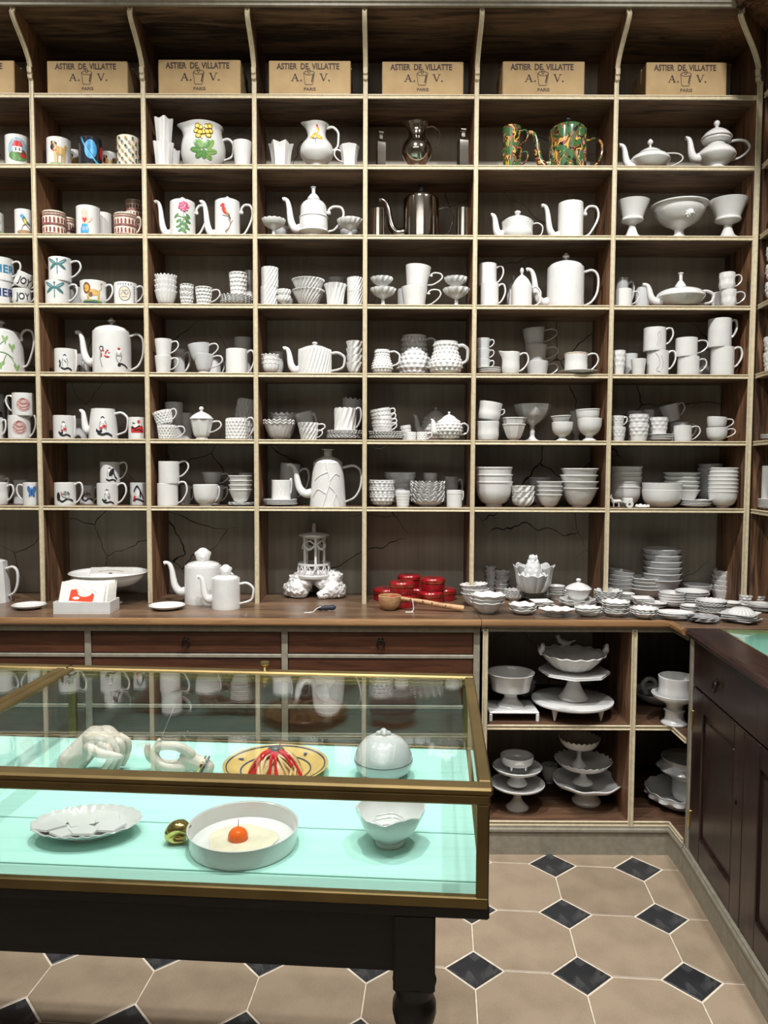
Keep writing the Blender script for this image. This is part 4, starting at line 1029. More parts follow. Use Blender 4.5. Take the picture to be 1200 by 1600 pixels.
# ================================================================== second shelf
MG = 'mugs and beakers on the shelves'; PG = 'coffee pots and teapots on the shelves'; BG = 'bowls on the shelves'; CG = 'cups on the shelves'
V('mug', 'white mug with painted house', 2, 9.5, 46, 209, paint=P_house(), grp=MG)
V('mug', 'white mug with large painted pug, at left', 2, 74, 110, 213, paint=P_pug(), grp=MG)
V('mug', 'small pug mug half hidden behind', 2, 106, 126, 233, d=.14, paint=P_pug(), grp=MG)
V('mug', 'black mug with blue ringed planet', 2, 123.5, 159, 212, mat=BLACKG, paint=P_saturn(), grp=MG)
V('mug', 'pug mug behind, right of the black mug', 2, 158, 182, 236, d=.14, paint=P_pug(), grp=MG)
V('mug', 'cream beaker with scattered flower print', 2, 183.5, 216.5, 210, mat=CREAM, paint=P_floral(), grp=MG)
FOLD = lambda n, a: (lambda R, H: comb(m_wave(n, a, H), m_flute(n*2, .06), m_scal(n, .03*H, H)))
a = V('beaker', 'crumpled folded white beaker', 2, 240, 271, 219, prof='taper', mod=FOLD(5, .08), n=60, d=.05, pos=(0, 2), grp=MG)
V('beaker', 'crumpled folded white beaker', 2, 242, 270, 185, prof='taper', mod=FOLD(5, .08), n=60, on=a, lift=.78, pos=(1, 2), grp=MG, H=.115)
V('beaker', 'crumpled folded white beaker, short one behind the stack', 2, 262, 281, 233, prof='taper', mod=FOLD(5, .08), n=60, d=.12, grp=MG)
V('jug', 'large round white jug with yellow flower', 2, 284, 352, 186, prof='jug', h=367, hz=(.72, .25), hs='C', mod=LIP(.3), n=60, paint=P_auricula(), grp='jugs on the shelves')
V('beaker', 'plain white beaker right of the large jug', 2, 364, 394, 217, prof='taper', grp=MG)
STAR = lambda R, H: comb(m_polyg(6), m_point(6, .05*H, H), m_flute(6, .03))
V('cup', 'carved star faceted white cup at left', 2, 419, 459, 219, prof='flare', mod=STAR, n=72, grp=CG)
V('jug', 'white bellied jug with orange fruit sprig', 2, 469, 521, 185, prof='jugb', mod=LIP(.32), n=48, h=531, hz=(.93, .42), hs='C', paint=P_fruit(), grp='jugs on the shelves')
V('cup', 'carved faceted white cup with handle at right', 2, 530, 562, 223, prof='flare', mod=POLY(8), n=48, h=521, hz=(.8, .3), grp=CG)
SQ = POLY(4, PI/4)
V('bottle', 'square silver bottle left of the silver jug', 2, 586, 604, 201, prof='bottle', mat=SILVER, mod=SQ, n=48, rz=14, opened=False, grp='silver bottles')
V('jug', 'shiny silver bellied jug', 2, 628, 675, 184, prof='jugb', mod=LIP(.3), n=48, mat=SILVER, h=688, hz=(.93, .42), hs='C', hr=.003, grp='jugs on the shelves')
V('bottle', 'square silver bottle right of the silver jug', 2, 713, 733, 196, prof='bottle', mat=SILVER, mod=SQ, n=48, rz=14, opened=False, grp='silver bottles')
a = V('mug', 'red and green marbled mug', 2, 784, 816, 228, mat=MARBLE, h=826, prof='taper', pos=(0, 2), grp=MG)
V('mug', 'red and green marbled mug', 2, 785, 814, 196, mat=MARBLE, h=826, prof='taper', on=a, pos=(1, 2), grp=MG, H=.085)
V('coffee_pot', 'red green marbled coffee pot with dark knob', 2, 858, 916, 193, prof='pot', mat=MARBLE, sp=(826, 207), lid=181, ls='flat', h=942, hz=(.78, .1), hs='D', kmat=BLACKG, grp=PG)
V('teapot', 'low oval white teapot with curled handle', 2, 985, 1046, 229, prof='low', n=48, sp=(967, 227), spz=.3, lid=217, lidr=1.2, h=1068, hz=(.98, .2), hs='ear', grp=PG)
V('teapot', 'tall baluster white teapot with pointed finial', 2, 1090, 1148, 205, prof='urn', n=48, sp=(1071, 216), spz=.4, lid=188, ls='ball', lidr=1.1, h=1173, hz=(.9, .34), hs='ear', grp=PG)
# ================================================================== third shelf
V('mug', 'mug cut off by photo edge', 3, -22, 5, 330, paint=P_clover(), grp=MG)
V('mug', 'white mug with blue and yellow bird', 3, 24, 52, 326, paint=P_birdblue(), grp=MG)
V('mug', 'cream amphitheatre mug with brown arches, leftmost', 3, 65, 100, 328, mat=CREAM, paint=P_arches(), grp=MG)
V('mug', 'cream amphitheatre mug half hidden behind the leftmost', 3, 96, 116, 339, d=.13, mat=CREAM, paint=P_arches(), grp=MG)
V('mug', 'white mug with hand holding red heart', 3, 120, 156, 320, paint=P_handheart(), grp=MG)
V('mug', 'plain white mug half hidden beside hand mug', 3, 150, 174, 331, d=.13, grp=MG)
V('mug', 'cream amphitheatre mug with brown arches, front right', 3, 179, 213, 331, mat=CREAM, paint=P_arches(), h=222, grp=MG)
a = V('mug', 'cream amphitheatre mug in the shaded back corner, lower', 3, 198, 224, 340, d=.17, mat=CREAM, paint=P_arches(), grp=MG)
V('mug', 'cream amphitheatre mug in the shaded back corner, upper', 3, 196, 222, 309, on=a, d=.17, mat=CREAM, paint=P_arches(), grp=MG, H=.075)
V('coffee_pot', 'white coffee pot with pink geranium', 3, 266, 305, 311, prof='pot', lid=308, ls='flat', sp=(242, 315), spz=.14, h=326, hz=(.82, .08), hs='scroll', paint=P_geranium(), grp=PG)
V('coffee_pot', 'white coffee pot with perched red bird', 3, 336, 375, 310, prof='pot', lid=307, ls='flat', sp=(313, 315), spz=.14, h=397, hz=(.82, .08), hs='scroll', paint=P_redbird(), grp=PG)
V('footed_bowl', 'scalloped white footed bowl left of coffee pot', 3, 408, 447, 338, prof='compote', mod=SCA(14, .02, .03), n=70, grp=BG)
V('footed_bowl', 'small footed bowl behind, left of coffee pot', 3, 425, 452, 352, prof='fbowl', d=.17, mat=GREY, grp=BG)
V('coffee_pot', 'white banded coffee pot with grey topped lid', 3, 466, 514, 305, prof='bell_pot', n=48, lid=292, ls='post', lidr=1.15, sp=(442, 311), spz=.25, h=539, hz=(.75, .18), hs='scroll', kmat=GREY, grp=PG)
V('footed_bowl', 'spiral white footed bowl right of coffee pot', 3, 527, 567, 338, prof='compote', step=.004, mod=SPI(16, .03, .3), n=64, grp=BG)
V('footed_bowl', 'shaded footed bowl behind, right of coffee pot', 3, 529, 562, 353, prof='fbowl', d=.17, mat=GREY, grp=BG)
V('beaker', 'silver beaker left of silver coffee pot', 3, 580, 602, 324, mat=SILVER, grp=MG)
V('coffee_pot', 'tall silver coffee pot with black knob', 3, 630, 686, 303, prof='pot', mat=SILVER, lid=290, ls='flat', sp=(592, 312), spz=.2, h=708, hz=(.78, .06), hs='D', hr=.0035, kmat=BLACKG, grp=PG)
V('beaker', 'silver beaker right of silver coffee pot', 3, 713, 734, 323, mat=SILVER, grp=MG)
V('teapot', 'small white pot with ball finial', 3, 784, 833, 341, prof='tub', lid=329, ls='ball', lidr=1., sp=(767, 336), spz=.3, h=849, hz=(.95, .15), hs='C', grp=PG)
V('coffee_pot', 'plain lidless white coffee pot', 3, 872, 911, 312, prof='pot', opened=True, sp=(846, 321), spz=.12, h=937, hz=(.82, .08), hs='scroll', grp=PG)
V('goblet', 'white bell goblet on conical foot at left', 3, 962, 1014, 307, prof='bell', n=44, grp='bell goblets')
lb = V('footed_bowl', 'large white footed bowl with lion mask', 3, 1018, 1105, 307, prof='fbowl', n=48, grp=BG, force=True)
V('goblet', 'white bell goblet on conical foot at right', 3, 1108, 1167, 304, prof='bell', n=44, grp='bell goblets')
def lion_mask(rec, u, v, s):
    a_ = math.atan2(-rec.Y, -rec.X)+u; z = v*rec.H; r_ = radial(rec.oc, z)
    c_ = (r_*math.cos(a_), r_*math.sin(a_), z); parts = [ball(c_, s, 8, (1, 1, 1.1))]
    n_ = np.array([math.cos(a_), math.sin(a_), .0]); sd = np.array([-math.sin(a_), math.cos(a_), 0])
    for i in range(9):
        t_ = 2*PI*i/9; parts.append(ball(tuple(np.array(c_)+(sd*math.cos(t_)+np.array([0, 0, 1])*math.sin(t_))*s*.95), s*.35, 5))
    parts.append(ball(tuple(np.array(c_)+n_*s*.85-np.array([0, 0, s*.2])), s*.4, 6))
    return join(*parts)
mk('lion_mask', lion_mask(lb, .5, .62, .016), WHITE, lb.obj)
# ================================================================== fourth shelf
a = V('mug', 'white mug lettered in blue', 4, -22, 19, 437, h=33, hz=(.85, .25), paint=P_text('HER', NAVY, .85, .35, 1.8, .35), pos=(0, 2), grp=MG)
V('mug', 'white mug lettered in blue', 4, -21, 20, 400, h=34, on=a, hz=(.85, .25), paint=P_text('HER', C(.03, .2, .35), .85, .35, 1.8, .35), pos=(1, 2), grp=MG, H=a.H*.97)
a = V('cup', 'white cup lettered JOY, lower, upright', 4, 20, 49, 450, prof='tub', h=56, paint=P_text('JOY', K, .8, .1, 1.3, .28), grp=CG)
V('cup', 'white cup lettered JOY, upper, tipped over', 4, 19, 47, 424, prof='tub', on=a, lift=1.13, h=53, tilt=24, paint=P_text('JOY', K, .8, .1, 1.3, .28), grp=CG, H=a.H)
a = V('mug', 'white mug with dark dragonfly', 4, 72, 108, 437, h=123, paint=P_dragonfly(), pos=(0, 2), grp=MG)
V('mug', 'white mug with dark dragonfly', 4, 77, 111, 401, h=128, on=a, paint=P_dragonfly(), pos=(1, 2), grp=MG, H=a.H*.97)
V('mug', 'white mug with golden lion', 4, 126, 166, 437, h=178, prof='tub', paint=P_lion(), grp=MG)
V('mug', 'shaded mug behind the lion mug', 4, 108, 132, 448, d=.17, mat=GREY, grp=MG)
V('mug', 'white mug with grey medallion print', 4, 179, 214, 440, h=226, paint=P_medal(), grp=MG)
fl = dict(prof='vcup', mod=SCA(18, .05, .06), n=90)
STK('cup', 'scalloped fluted cups', 4, 242, 277, 428, 4, hb=.48, **fl)
STK('cup', 'small honeycomb cups', 4, 281, 303, 443, 3, hb=.5, prof='taper', mod=HON(12, 3, .14), n=72, step=.003)
V('mug', 'honeycomb textured white mug with handle', 4, 305, 332, 447, prof='taper', mod=HON(14, 5, .1), n=84, step=.003, h=345, grp=MG)
sa = STK('saucer', 'honeycomb edged saucers', 4, 345, 396, 459, 5, hb=.3, prof='plate', mod=SCA(22, .2, .05), n=66)
V('beaker', 'honeycomb textured beaker standing on saucers', 4, 358, 387, 424, prof='taper', mod=HON(14, 6, .1), n=84, step=.003, on=sa[-1], lift=.4, grp=MG)
V('beaker', 'shaded beaker in back right corner', 4, 383, 398, 422, d=.19, mat=GREY, grp=MG)
a = V('beaker', 'spiral ribbed beakers', 4, 408, 433, 446, mod=SPI(14, .045, .9), n=84, step=.0035, pos=(0, 2), d=.045, grp=MG)
V('beaker', 'spiral ribbed beakers', 4, 409, 434, 414, mod=SPI(14, .045, .9), n=84, step=.0035, on=a, pos=(1, 2), grp=MG, H=a.H*.98)
STK('egg_cup', 'small spiral egg cups', 4, 433, 454, 451, 2, hb=.62, prof='goblet', step=.004, mod=SPI(12, .04, .6), n=60, cat='cup')
V('egg_cup', 'small spiral egg cup behind the egg cups', 4, 441, 458, 466, d=.12, prof='goblet', mat=GREY, cat='cup', grp=CG)
STK('bowl', 'spiral ribbed bowls', 4, 457, 506, 432, 2, hb=.62, prof='vbowl', mod=SPI(24, .04, .45), n=120, step=.0035)
V('beaker', 'tall spiral ribbed flaring beaker', 4, 507, 541, 441, prof='flare', mod=SPI(14, .05, .35), n=84, step=.0035, grp=MG)
V('bowl', 'shaded bowl behind the flaring beaker', 4, 512, 540, 432, d=.19, mat=GREY, prof='flare', grp=BG)
a = V('beaker', 'small spiral ribbed beakers at right', 4, 543, 567, 454, mod=SPI(16, .04, .6), n=80, step=.0035, pos=(0, 2), d=.04, grp=MG)
V('beaker', 'small spiral ribbed beakers at right', 4, 543, 567, 430, mod=SPI(16, .04, .6), n=80, step=.0035, on=a, pos=(1, 2), grp=MG, H=a.H*.96)
for x0, x1, tx0, tx1, yy, w_ in ((579, 618, 580, 613, 421, 'left'), (693, 733, 695, 729, 421, 'right')):
    a = V('footed_bowl', 'footed swirl bowls at '+w_, 4, x0, x1, 447, prof='compote', step=.004, mod=SPI(12, .05, .25), n=72, pos=(0, 2), grp=BG)
    V('footed_bowl', 'footed swirl bowls at '+w_, 4, tx0, tx1, yy, prof='compote', step=.004, mod=SPI(12, .06, .4), n=72, on=a, lift=.72, pos=(1, 2), grp=BG, H=a.H*.9)
a = V('cup', 'big white cups with twig handles', 4, 627, 668, 445, prof='taper', h=690, hz=(.8, .1), hs='scroll', pos=(0, 2), grp=CG)
V('cup', 'big white cups with twig handles', 4, 631, 671, 407, prof='taper', h=691, hz=(.7, .15), hs='scroll', on=a, lift=1.02, tilt=5, pos=(1, 2), grp=CG, H=a.H*1.05)
V('cup', 'shaded cup behind the big cups', 4, 621, 645, 450, d=.17, mat=GREY, grp=CG)
a = V('mug', 'white dented mugs', 4, 751, 779, 440, h=791, hz=(.9, .15), pos=(0, 2), grp=MG)
V('mug', 'white dented mugs', 4, 748, 776, 406, h=788, hz=(.85, .15), on=a, pos=(1, 2), d=.085, grp=MG, H=a.H*.92)
V('chocolate_pot', 'small lidded white pot with ornate finial', 4, 799, 831, 443, prof='pot', lid=418, ls='ball', h=846, hz=(.9, .05), hs='C', cat='pot', grp=PG)
V('chocolate_pot', 'shaded lidded pot behind small pot', 4, 792, 812, 444, prof='pot', lid=430, d=.18, mat=GREY, cat='pot', grp=PG)
V('coffee_pot', 'very large white lidded coffee pot', 4, 855, 912, 412, prof='pot', n=48, lid=395, ls='flat', sp=(822, 421), spz=.18, h=936, hz=(.9, .08), hs='D', grp=PG)
V('mug', 'white mug with relief mask', 4, 961, 987, 450, h=1000, d=.05, grp=MG)
V('mug', 'shaded mug behind relief mug, upper', 4, 962, 981, 433, h=992, d=.15, mat=GREY, grp=MG)
V('mug', 'shaded mug behind the relief mug at right', 4, 992, 1014, 448, d=.17, mat=GREY, grp=MG)
V('teapot', 'low lamp shaped teapot with tulip finial', 4, 1026, 1100, 443, prof='low', n=48, sp=(1004, 445), spz=.35, lid=426, ls='post', lidr=.5, h=1117, hz=(.85, .2), hs='C', hr=.007, grp=PG)
SWAG = lambda R, H: m_hob(8, 2, .05*R, H)
a = V('cup', 'swag relief coffee cups', 4, 1127, 1150, 451, prof='tub', mod=SWAG, n=56, step=.004, h=1165, pos=(0, 2), grp=CG)
V('cup', 'swag relief coffee cups', 4, 1124, 1148, 429, prof='tub', mod=SWAG, n=56, step=.004, h=1160, on=a, pos=(1, 2), grp=CG, H=a.H*.97)
V('cup', 'shaded swag cup behind pair, lower', 4, 1112, 1132, 456, prof='tub', d=.13, grp=CG)
V('cup', 'shaded swag cup behind pair, upper', 4, 1116, 1134, 436, prof='tub', d=.17, H=.09, mat=GREY, grp=CG)
# ================================================================== fifth shelf
V('teapot', 'large white teapot with painted clover', 5, -32, 38, 514, prof='potw', h=56, hz=(.95, .18), hs='scroll', lid=500, paint=P_clover(), grp=PG)
V('mug', 'white mug with black brushwork figure', 5, 86, 118, 544, h=121, hz=(.88, .1), paint=P_figure(0, False), grp=MG)
V('coffee_pot', 'large white coffee pot with red figures', 5, 146, 204, 514, prof='pot', n=48, lid=496, ls='flat', sp=(119, 519), spz=.3, h=226, hz=(.9, .1), hs='D', paint=P_bigfigure(), grp=PG)
V('mug', 'shaded mug behind the coffee pot spout', 5, 119, 142, 553, d=.16, mat=GREY, paint=P_figure(0, False), grp=MG)
a = V('cup', 'white cups with loop handles', 5, 242, 268, 555, prof='taper', h=280, pos=(0, 2), grp=CG)
V('cup', 'white cups with loop handles', 5, 242, 269, 530, prof='taper', h=280, on=a, pos=(1, 2), grp=CG, H=a.H*.97)
V('cup', 'shaded cup behind the loop handled cups', 5, 270, 290, 545, prof='taper', h=299, d=.17, mat=GREY, grp=CG)
a = V('cup', 'flaring grey white cup, upright lower one', 5, 303, 334, 552, prof='vcup', h=349, hz=(.88, .3), mat=GREY, grp=CG)
V('cup', 'flaring grey white cup, leaning upper one', 5, 297, 331, 535, prof='vcup', h=345, hz=(.88, .3), on=a, lift=.55, tilt=-7, mat=GREY, grp=CG, H=a.H)
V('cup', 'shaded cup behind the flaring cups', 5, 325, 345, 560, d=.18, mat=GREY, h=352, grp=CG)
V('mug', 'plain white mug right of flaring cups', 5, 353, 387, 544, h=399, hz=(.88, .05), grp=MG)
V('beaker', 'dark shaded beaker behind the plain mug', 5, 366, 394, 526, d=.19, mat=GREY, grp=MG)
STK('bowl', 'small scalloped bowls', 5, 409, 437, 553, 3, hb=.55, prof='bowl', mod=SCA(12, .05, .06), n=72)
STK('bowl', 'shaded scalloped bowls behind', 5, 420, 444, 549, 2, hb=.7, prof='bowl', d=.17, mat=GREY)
V('teapot', 'white spiral ribbed teapot', 5, 467, 517, 543, prof='pot', mod=SPI(28, .03, .3), n=140, step=.004, lid=534, ls='ball', sp=(443, 544), spz=.2, h=541, hz=(.85, .15), hs='C', hr=.0065, grp=PG)
STK('cup', 'spiral swirl cups', 5, 542, 567, 532, 4, hb=.36, prof='vcup', mod=SPI(8, .06, .5), n=64, step=.0035)
V('jug', 'small hobnail white jug', 5, 581, 613, 545, prof='hjug', mod=HOB(18, 8, .09), n=108, step=.0025, h=626, hz=(.92, .35), hs='C', grp='hobnail jugs')
V('jug', 'large shaded hobnail jug in the middle', 5, 621, 673, 521, prof='hjug', mod=HOB(18, 8, .09), n=108, step=.004, d=.165, h=686, hz=(.92, .35), hs='C', mat=GREY, grp='hobnail jugs')
V('jug', 'large hobnail jug with thick handle at right', 5, 671, 722, 531, prof='hjug', mod=HOB(18, 8, .09), n=108, step=.004, h=734, hz=(.88, .35), hs='C', hr=.008, grp='hobnail jugs')
sa = STK('saucer', 'white saucers at left', 5, 745, 784, 573, 3, hb=.4, prof='plate')
for i, (y, ll) in enumerate(((557, 'lower'), (539, 'middle'), (521, 'upper'))):
    a = V('cup', 'gilt rimmed cups on saucers', 5, 744, 766, y, prof='taper', on=sa[-1] if i == 0 else a, lift=.5 if i == 0 else .98, d=.075, h=773, pos=(i, 3), mat=GREY, grp=CG, H=.043)
V('jug', 'small white pourer with wide lip', 5, 784, 812, 549, prof='tub', mod=LIP(.4), n=48, h=827, hz=(.9, .15), grp='jugs on the shelves')
for i, y in enumerate((563, 543, 523)):
    a = V('cup', 'shaded grey coffee cups', 5, 822-2*i, 857-2*i, y, prof='taper', d=.18, on=a if i else None, lift=.95, h=873, tilt=(0, 0, -5)[i], mat=GREY, pos=(i, 3), grp=CG, H=None if i == 0 else a.H)
sa = V('saucer', 'gold rimmed saucer under cup', 5, 872, 935, 577, prof='plate', d=.055, grp='saucers')
V('cup', 'gold rimmed cup on its saucer', 5, 882, 918, 550, prof='tub', on=sa, lift=.4, h=936, hz=(.92, .1), paint=(0, [(C(.45, .25, .08), Ln([(-2.9, .975), (2.9, .975)], .03))]), grp=CG)
REL = lambda R, H: m_hob(9, 3, .07*R, H, .3, .95)
V('beaker', 'small beaker with berry relief', 5, 957, 977, 547, prof='taper', mod=REL, n=72, step=.003, grp=MG)
V('beaker', 'plain beaker behind the berry beaker', 5, 974, 996, 552, prof='taper', d=.11, mat=GREY, grp=MG)
V('beaker', 'short plain beaker left of tall mugs', 5, 986, 1009, 560, prof='taper', grp=MG)
a = V('mug', 'line engraved tall mugs', 5, 1011, 1044, 547, h=1057, hz=(.95, .25), pos=(0, 2), grp=MG, paint=(0, [(GRY, Ln([(-.2, .9), (.1, .7), (.2, .4), (-.1, .2), (.3, .1)], .02)), (GRY, Ln([(.3, .8), (.5, .5), (.4, .2)], .02))]))
V('mug', 'line engraved tall mugs', 5, 1006, 1040, 513, h=1053, hz=(.95, .3), on=a, pos=(1, 2), grp=MG, H=a.H*.95, paint=(0, [(GRY, Ln([(.2, .2), (.35, .5), (.25, .7), (.5, .8)], .02)), (GRY, Ln([(.4, .2), (.55, .5), (.5, .7)], .02))]))
a = V('mug', 'plain squat mugs in middle', 5, 1059, 1092, 556, h=1105, pos=(0, 2), grp=MG)
V('mug', 'plain squat mugs in middle', 5, 1056, 1089, 530, h=1107, on=a, pos=(1, 2), grp=MG, H=a.H)
a = V('mug', 'tall plain mugs at right', 5, 1111, 1146, 541, h=1161, hz=(.95, .3), pos=(0, 2), grp=MG)
V('mug', 'tall plain mugs at right', 5, 1107, 1142, 502, h=1153, hz=(.92, .35), on=a, pos=(1, 2), grp=MG, H=a.H)
V('beaker', 'shaded beaker behind, between the mug pairs', 5, 1090, 1110, 548, d=.19, mat=GREY, grp=MG)
# ================================================================== sixth shelf
V('mug', 'white mug cut off beside rose mugs', 6, -22, 4, 652, h=11, grp=MG)
V('mug', 'dark shaded mug at photo edge behind rose mugs', 6, -14, 7, 615, d=.17, mat=GREY, paint=P_text('HER', K), grp=MG, h=16)
a = V('mug', 'white mugs with pink rose', 6, 14, 47, 649, h=58, hz=(.95, .1), paint=P_rose(), pos=(0, 2), grp=MG)
V('mug', 'white mugs with pink rose', 6, 20, 53, 614, on=a, h=8, paint=P_rose(), pos=(1, 2), grp=MG, H=a.H*.97)
V('mug', 'white mug with painted seated figure', 6, 84, 116, 649, h=119, hz=(.9, .1), paint=P_figure(1), grp=MG)
V('mug', 'dark shaded mug left of small pot', 6, 116, 136, 654, d=.17, mat=GREY, grp=MG)
V('coffee_pot', 'lidless white pot with crouching figure', 6, 139, 184, 638, prof='potw', opened=True, sp=(126, 642), spz=.3, h=202, hz=(.85, .15), hs='C', paint=P_figure(1), grp=PG)
V('mug', 'white mug with bold red picture', 6, 201, 227, 652, paint=P_roundred(), grp=MG)
a = V('mug', 'diamond cut white mug, upright lower one', 6, 247, 275, 664, prof='taper', mod=DIAM(16, 5, .1), n=96, step=.002, h=290, hz=(.85, .05), grp=MG)
V('mug', 'diamond cut white mug, tipped upper one', 6, 244, 272, 641, prof='taper', mod=DIAM(16, 5, .1), n=96, step=.002, on=a, lift=1.08, tilt=-14, h=281, hz=(.9, .2), grp=MG, H=a.H*.95)
V('mug', 'shaded mug behind the diamond cut mugs, high', 6, 258, 286, 628, d=.17, mat=GREY, grp=MG)
V('beaker', 'shaded beaker behind the sugar pot', 6, 282, 300, 645, d=.19, mat=GREY, grp=MG)
V('sugar_pot', 'octagonal white sugar pot with pointed lid', 6, 297, 333, 654, prof='vcup', mod=POLY(8), n=48, lid=635, ls='ball', lidr=1.02, h=347, hz=(.85, .35), cat='pot', grp=PG)
V('beaker', 'diamond cut white beaker standing at right', 6, 354, 386, 653, mod=DIAM(18, 6, .09), n=108, step=.002, h=399, hz=(.95, .1), grp=MG)
V('beaker', 'shaded diamond cut beaker leaning behind', 6, 362, 392, 622, d=.15, mod=DIAM(18, 6, .09), n=108, step=.004, tilt=10, mat=GREY, grp=MG)
STK('bowl', 'scallop edged flower bowls', 6, 411, 460, 656, 2, hb=.86, prof='vbowl', mod=SCA(16, .05, .05), n=96)
STK('bowl', 'shaded scallop bowls behind', 6, 419, 465, 645, 3, hb=.75, prof='vbowl', d=.18, mod=SCA(16, .05, .05), n=64, mat=GREY)
a = V('cup', 'spiral cup with handle, lower upright one', 6, 468, 497, 670, prof='taper', mod=SPI(14, .05, .5), n=84, step=.0035, h=505, grp=CG)
V('cup', 'spiral cup with handle, upper one', 6, 466, 497, 657, prof='taper', mod=SPI(14, .05, .5), n=84, step=.0035, h=509, on=a, lift=.58, grp=CG, H=a.H)
V('cup', 'shaded swirl cup leaning behind spiral cups', 6, 470, 500, 643, prof='vcup', d=.16, tilt=-15, mat=GREY, h=504, grp=CG)
sa = STK('saucer', 'spiral rim saucers', 6, 511, 567, 672, 6, hb=.28, prof='plate', mod=SCA(24, .12, .02), n=72)
V('mug', 'scalloped spiral mug standing on saucers', 6, 523, 556, 637, mod=lambda R, H: comb(m_spiral(12, .05, .5, H), m_scal(12, .015*H, H, 8)), n=96, step=.0035, on=sa[-1], lift=.4, h=566, hz=(.95, .2), grp=MG)
V('beaker', 'shaded fluted beaker leaning behind the spiral mug', 6, 526, 562, 622, d=.19, mod=SCA(14, .02, .05), n=70, tilt=7, mat=GREY, prof='flare', grp=MG)
sa = STK('saucer', 'hobnail edged saucers', 6, 576, 628, 674, 4, hb=.34, prof='plate', mod=SCA(30, .15, .03), n=90, d=.08)
a = None
for i in range(4):
    a = V('cup', 'hobnail tea cups', 6, 581, 613, 660, prof='cup', mod=HOB(18, 4, .07), n=72, step=.003, xyz=None, on=sa[-1] if i == 0 else a, lift=.4 if i == 0 else .34, h=621, hz=(.85, .3), tilt=(0, 0, -6, -10)[i], pos=(i, 4), grp=CG, H=.05)
V('plate', 'dark shaded plate leaning at back left', 6, 578, 606, 640, prof='sbowl', d=.2, tiltx=70, mat=GREY, grp='plates', H=.012)
V('cup', 'small hobnail cup leaning beside cup stack', 6, 628, 645, 661, prof='taper', d=.13, mod=HOB(12, 4, .08), n=60, step=.003, tilt=-8, grp=CG, H=.065)
V('cup', 'tiny hobnail cup left of its twin', 6, 634, 650, 675, mod=HOB(12, 4, .09), n=60, step=.002, grp=CG)
V('cup', 'tiny hobnail cup with handle, right twin', 6, 651, 668, 675, mod=HOB(12, 4, .09), n=60, step=.002, h=676, grp=CG)
V('teapot', 'shaded hobnail teapot standing behind', 6, 659, 703, 646, prof='round', mod=HOB(18, 6, .08), n=72, step=.004, d=.18, lid=636, ls='ball', sp=(646, 650), spz=.4, h=717, hz=(.8, .3), mat=GREY, grp=PG)
V('teapot', 'white hobnail teapot with ball finial', 6, 681, 722, 653, prof='round', mod=HOB(16, 6, .09), n=96, step=.0025, lid=643, ls='ball', sp=(674, 657), spz=.4, h=733, hz=(.75, .25), hs='C', grp=PG)
a = V('bowl', 'big white handleless cup, lower upright one', 6, 744, 780, 658, prof='tub', grp=CG)
V('bowl', 'big white handleless cup, tipped upper one', 6, 745, 781, 630, prof='tub', on=a, lift=1.06, tilt=9, h=787, hz=(.7, .4), grp=CG, H=a.H*.95)
STK('bowl', 'octagonal white bowls', 6, 784, 823, 652, 2, hb=.72, prof='vbowl', mod=POLY(8), n=48)
V('compote', 'tall octagonal compote on carved stem', 6, 803, 861, 630, prof='compote', mod=POLY(8), n=64, d=.15, grp=BG)
a = V('goblet', 'small white goblets', 6, 862, 895, 659, prof='goblet', pos=(0, 2), grp='goblets')
V('bowl', 'small white goblets', 6, 861, 893, 647, prof='vbowl', on=a, lift=.78, tilt=-3, pos=(1, 2), grp='goblets', H=.042)
a = V('goblet', 'larger white goblets', 6, 902, 940, 653, prof='goblet', pos=(0, 2), grp='goblets')
V('bowl', 'larger white goblets', 6, 900, 938, 637, prof='bowl', on=a, lift=.72, tilt=-2, pos=(1, 2), grp='goblets', H=.062)
V('goblet', 'shaded goblet behind small goblets', 6, 890, 912, 642, prof='goblet', d=.19, mat=GREY, grp='goblets')
a = V('beaker', 'relief beaker with medallion, lower', 6, 955, 977, 667, prof='taper', mod=REL, n=72, step=.003, grp=MG)
V('cup', 'relief cup with little handle, upper', 6, 955, 975, 650, prof='taper', mod=REL, n=72, step=.003, on=a, h=981, grp=CG, H=a.H*.8)
a = V('beaker', 'sprig relief beakers', 6, 983, 1013, 662, prof='taper', mod=REL, n=72, step=.003, pos=(0, 2), grp=MG)
V('beaker', 'sprig relief beakers', 6, 983, 1013, 648, prof='taper', mod=REL, n=72, step=.003, on=a, lift=.55, pos=(1, 2), grp=MG, H=a.H)
V('beaker', 'shaded beaker behind the sprig beakers, left', 6, 979, 1004, 642, prof='taper', d=.18, mat=GREY, grp=MG)
V('beaker', 'shaded beaker behind the sprig beakers, right', 6, 1004, 1022, 640, prof='taper', d=.2, mat=GREY, grp=MG)
sa = STK('saucer', 'small white saucers', 6, 1012, 1051, 678, 5, hb=.3, prof='plate')
V('beaker', 'floral relief beaker standing on saucers', 6, 1015, 1043, 652, prof='taper', mod=REL, n=72, step=.003, on=sa[-1], lift=.4, grp=MG)
V('mug', 'white mug with round face relief', 6, 1053, 1080, 665, h=1095, hz=(.9, .1), grp=MG)
a = V('cup', 'shaded cup behind face mug, lower', 6, 1047, 1076, 664, prof='taper', d=.16, mat=GREY, h=1089, grp=CG, H=.085)
V('cup', 'shaded cup behind face mug, tipped on top', 6, 1037, 1066, 632, prof='taper', d=.16, on=a, lift=1.06, tilt=-16, mat=GREY, h=1076, grp=CG, H=.07)
a = V('cup', 'footed teacup with fine handle, lower', 6, 1104, 1136, 668, prof='cup', h=1150, hz=(.88, .3), grp=CG)
V('cup', 'footed teacup with fine handle, upper shaded', 6, 1104, 1134, 650, prof='cup', on=a, lift=.78, h=1146, hz=(.88, .3), tilt=4, grp=CG, H=a.H)
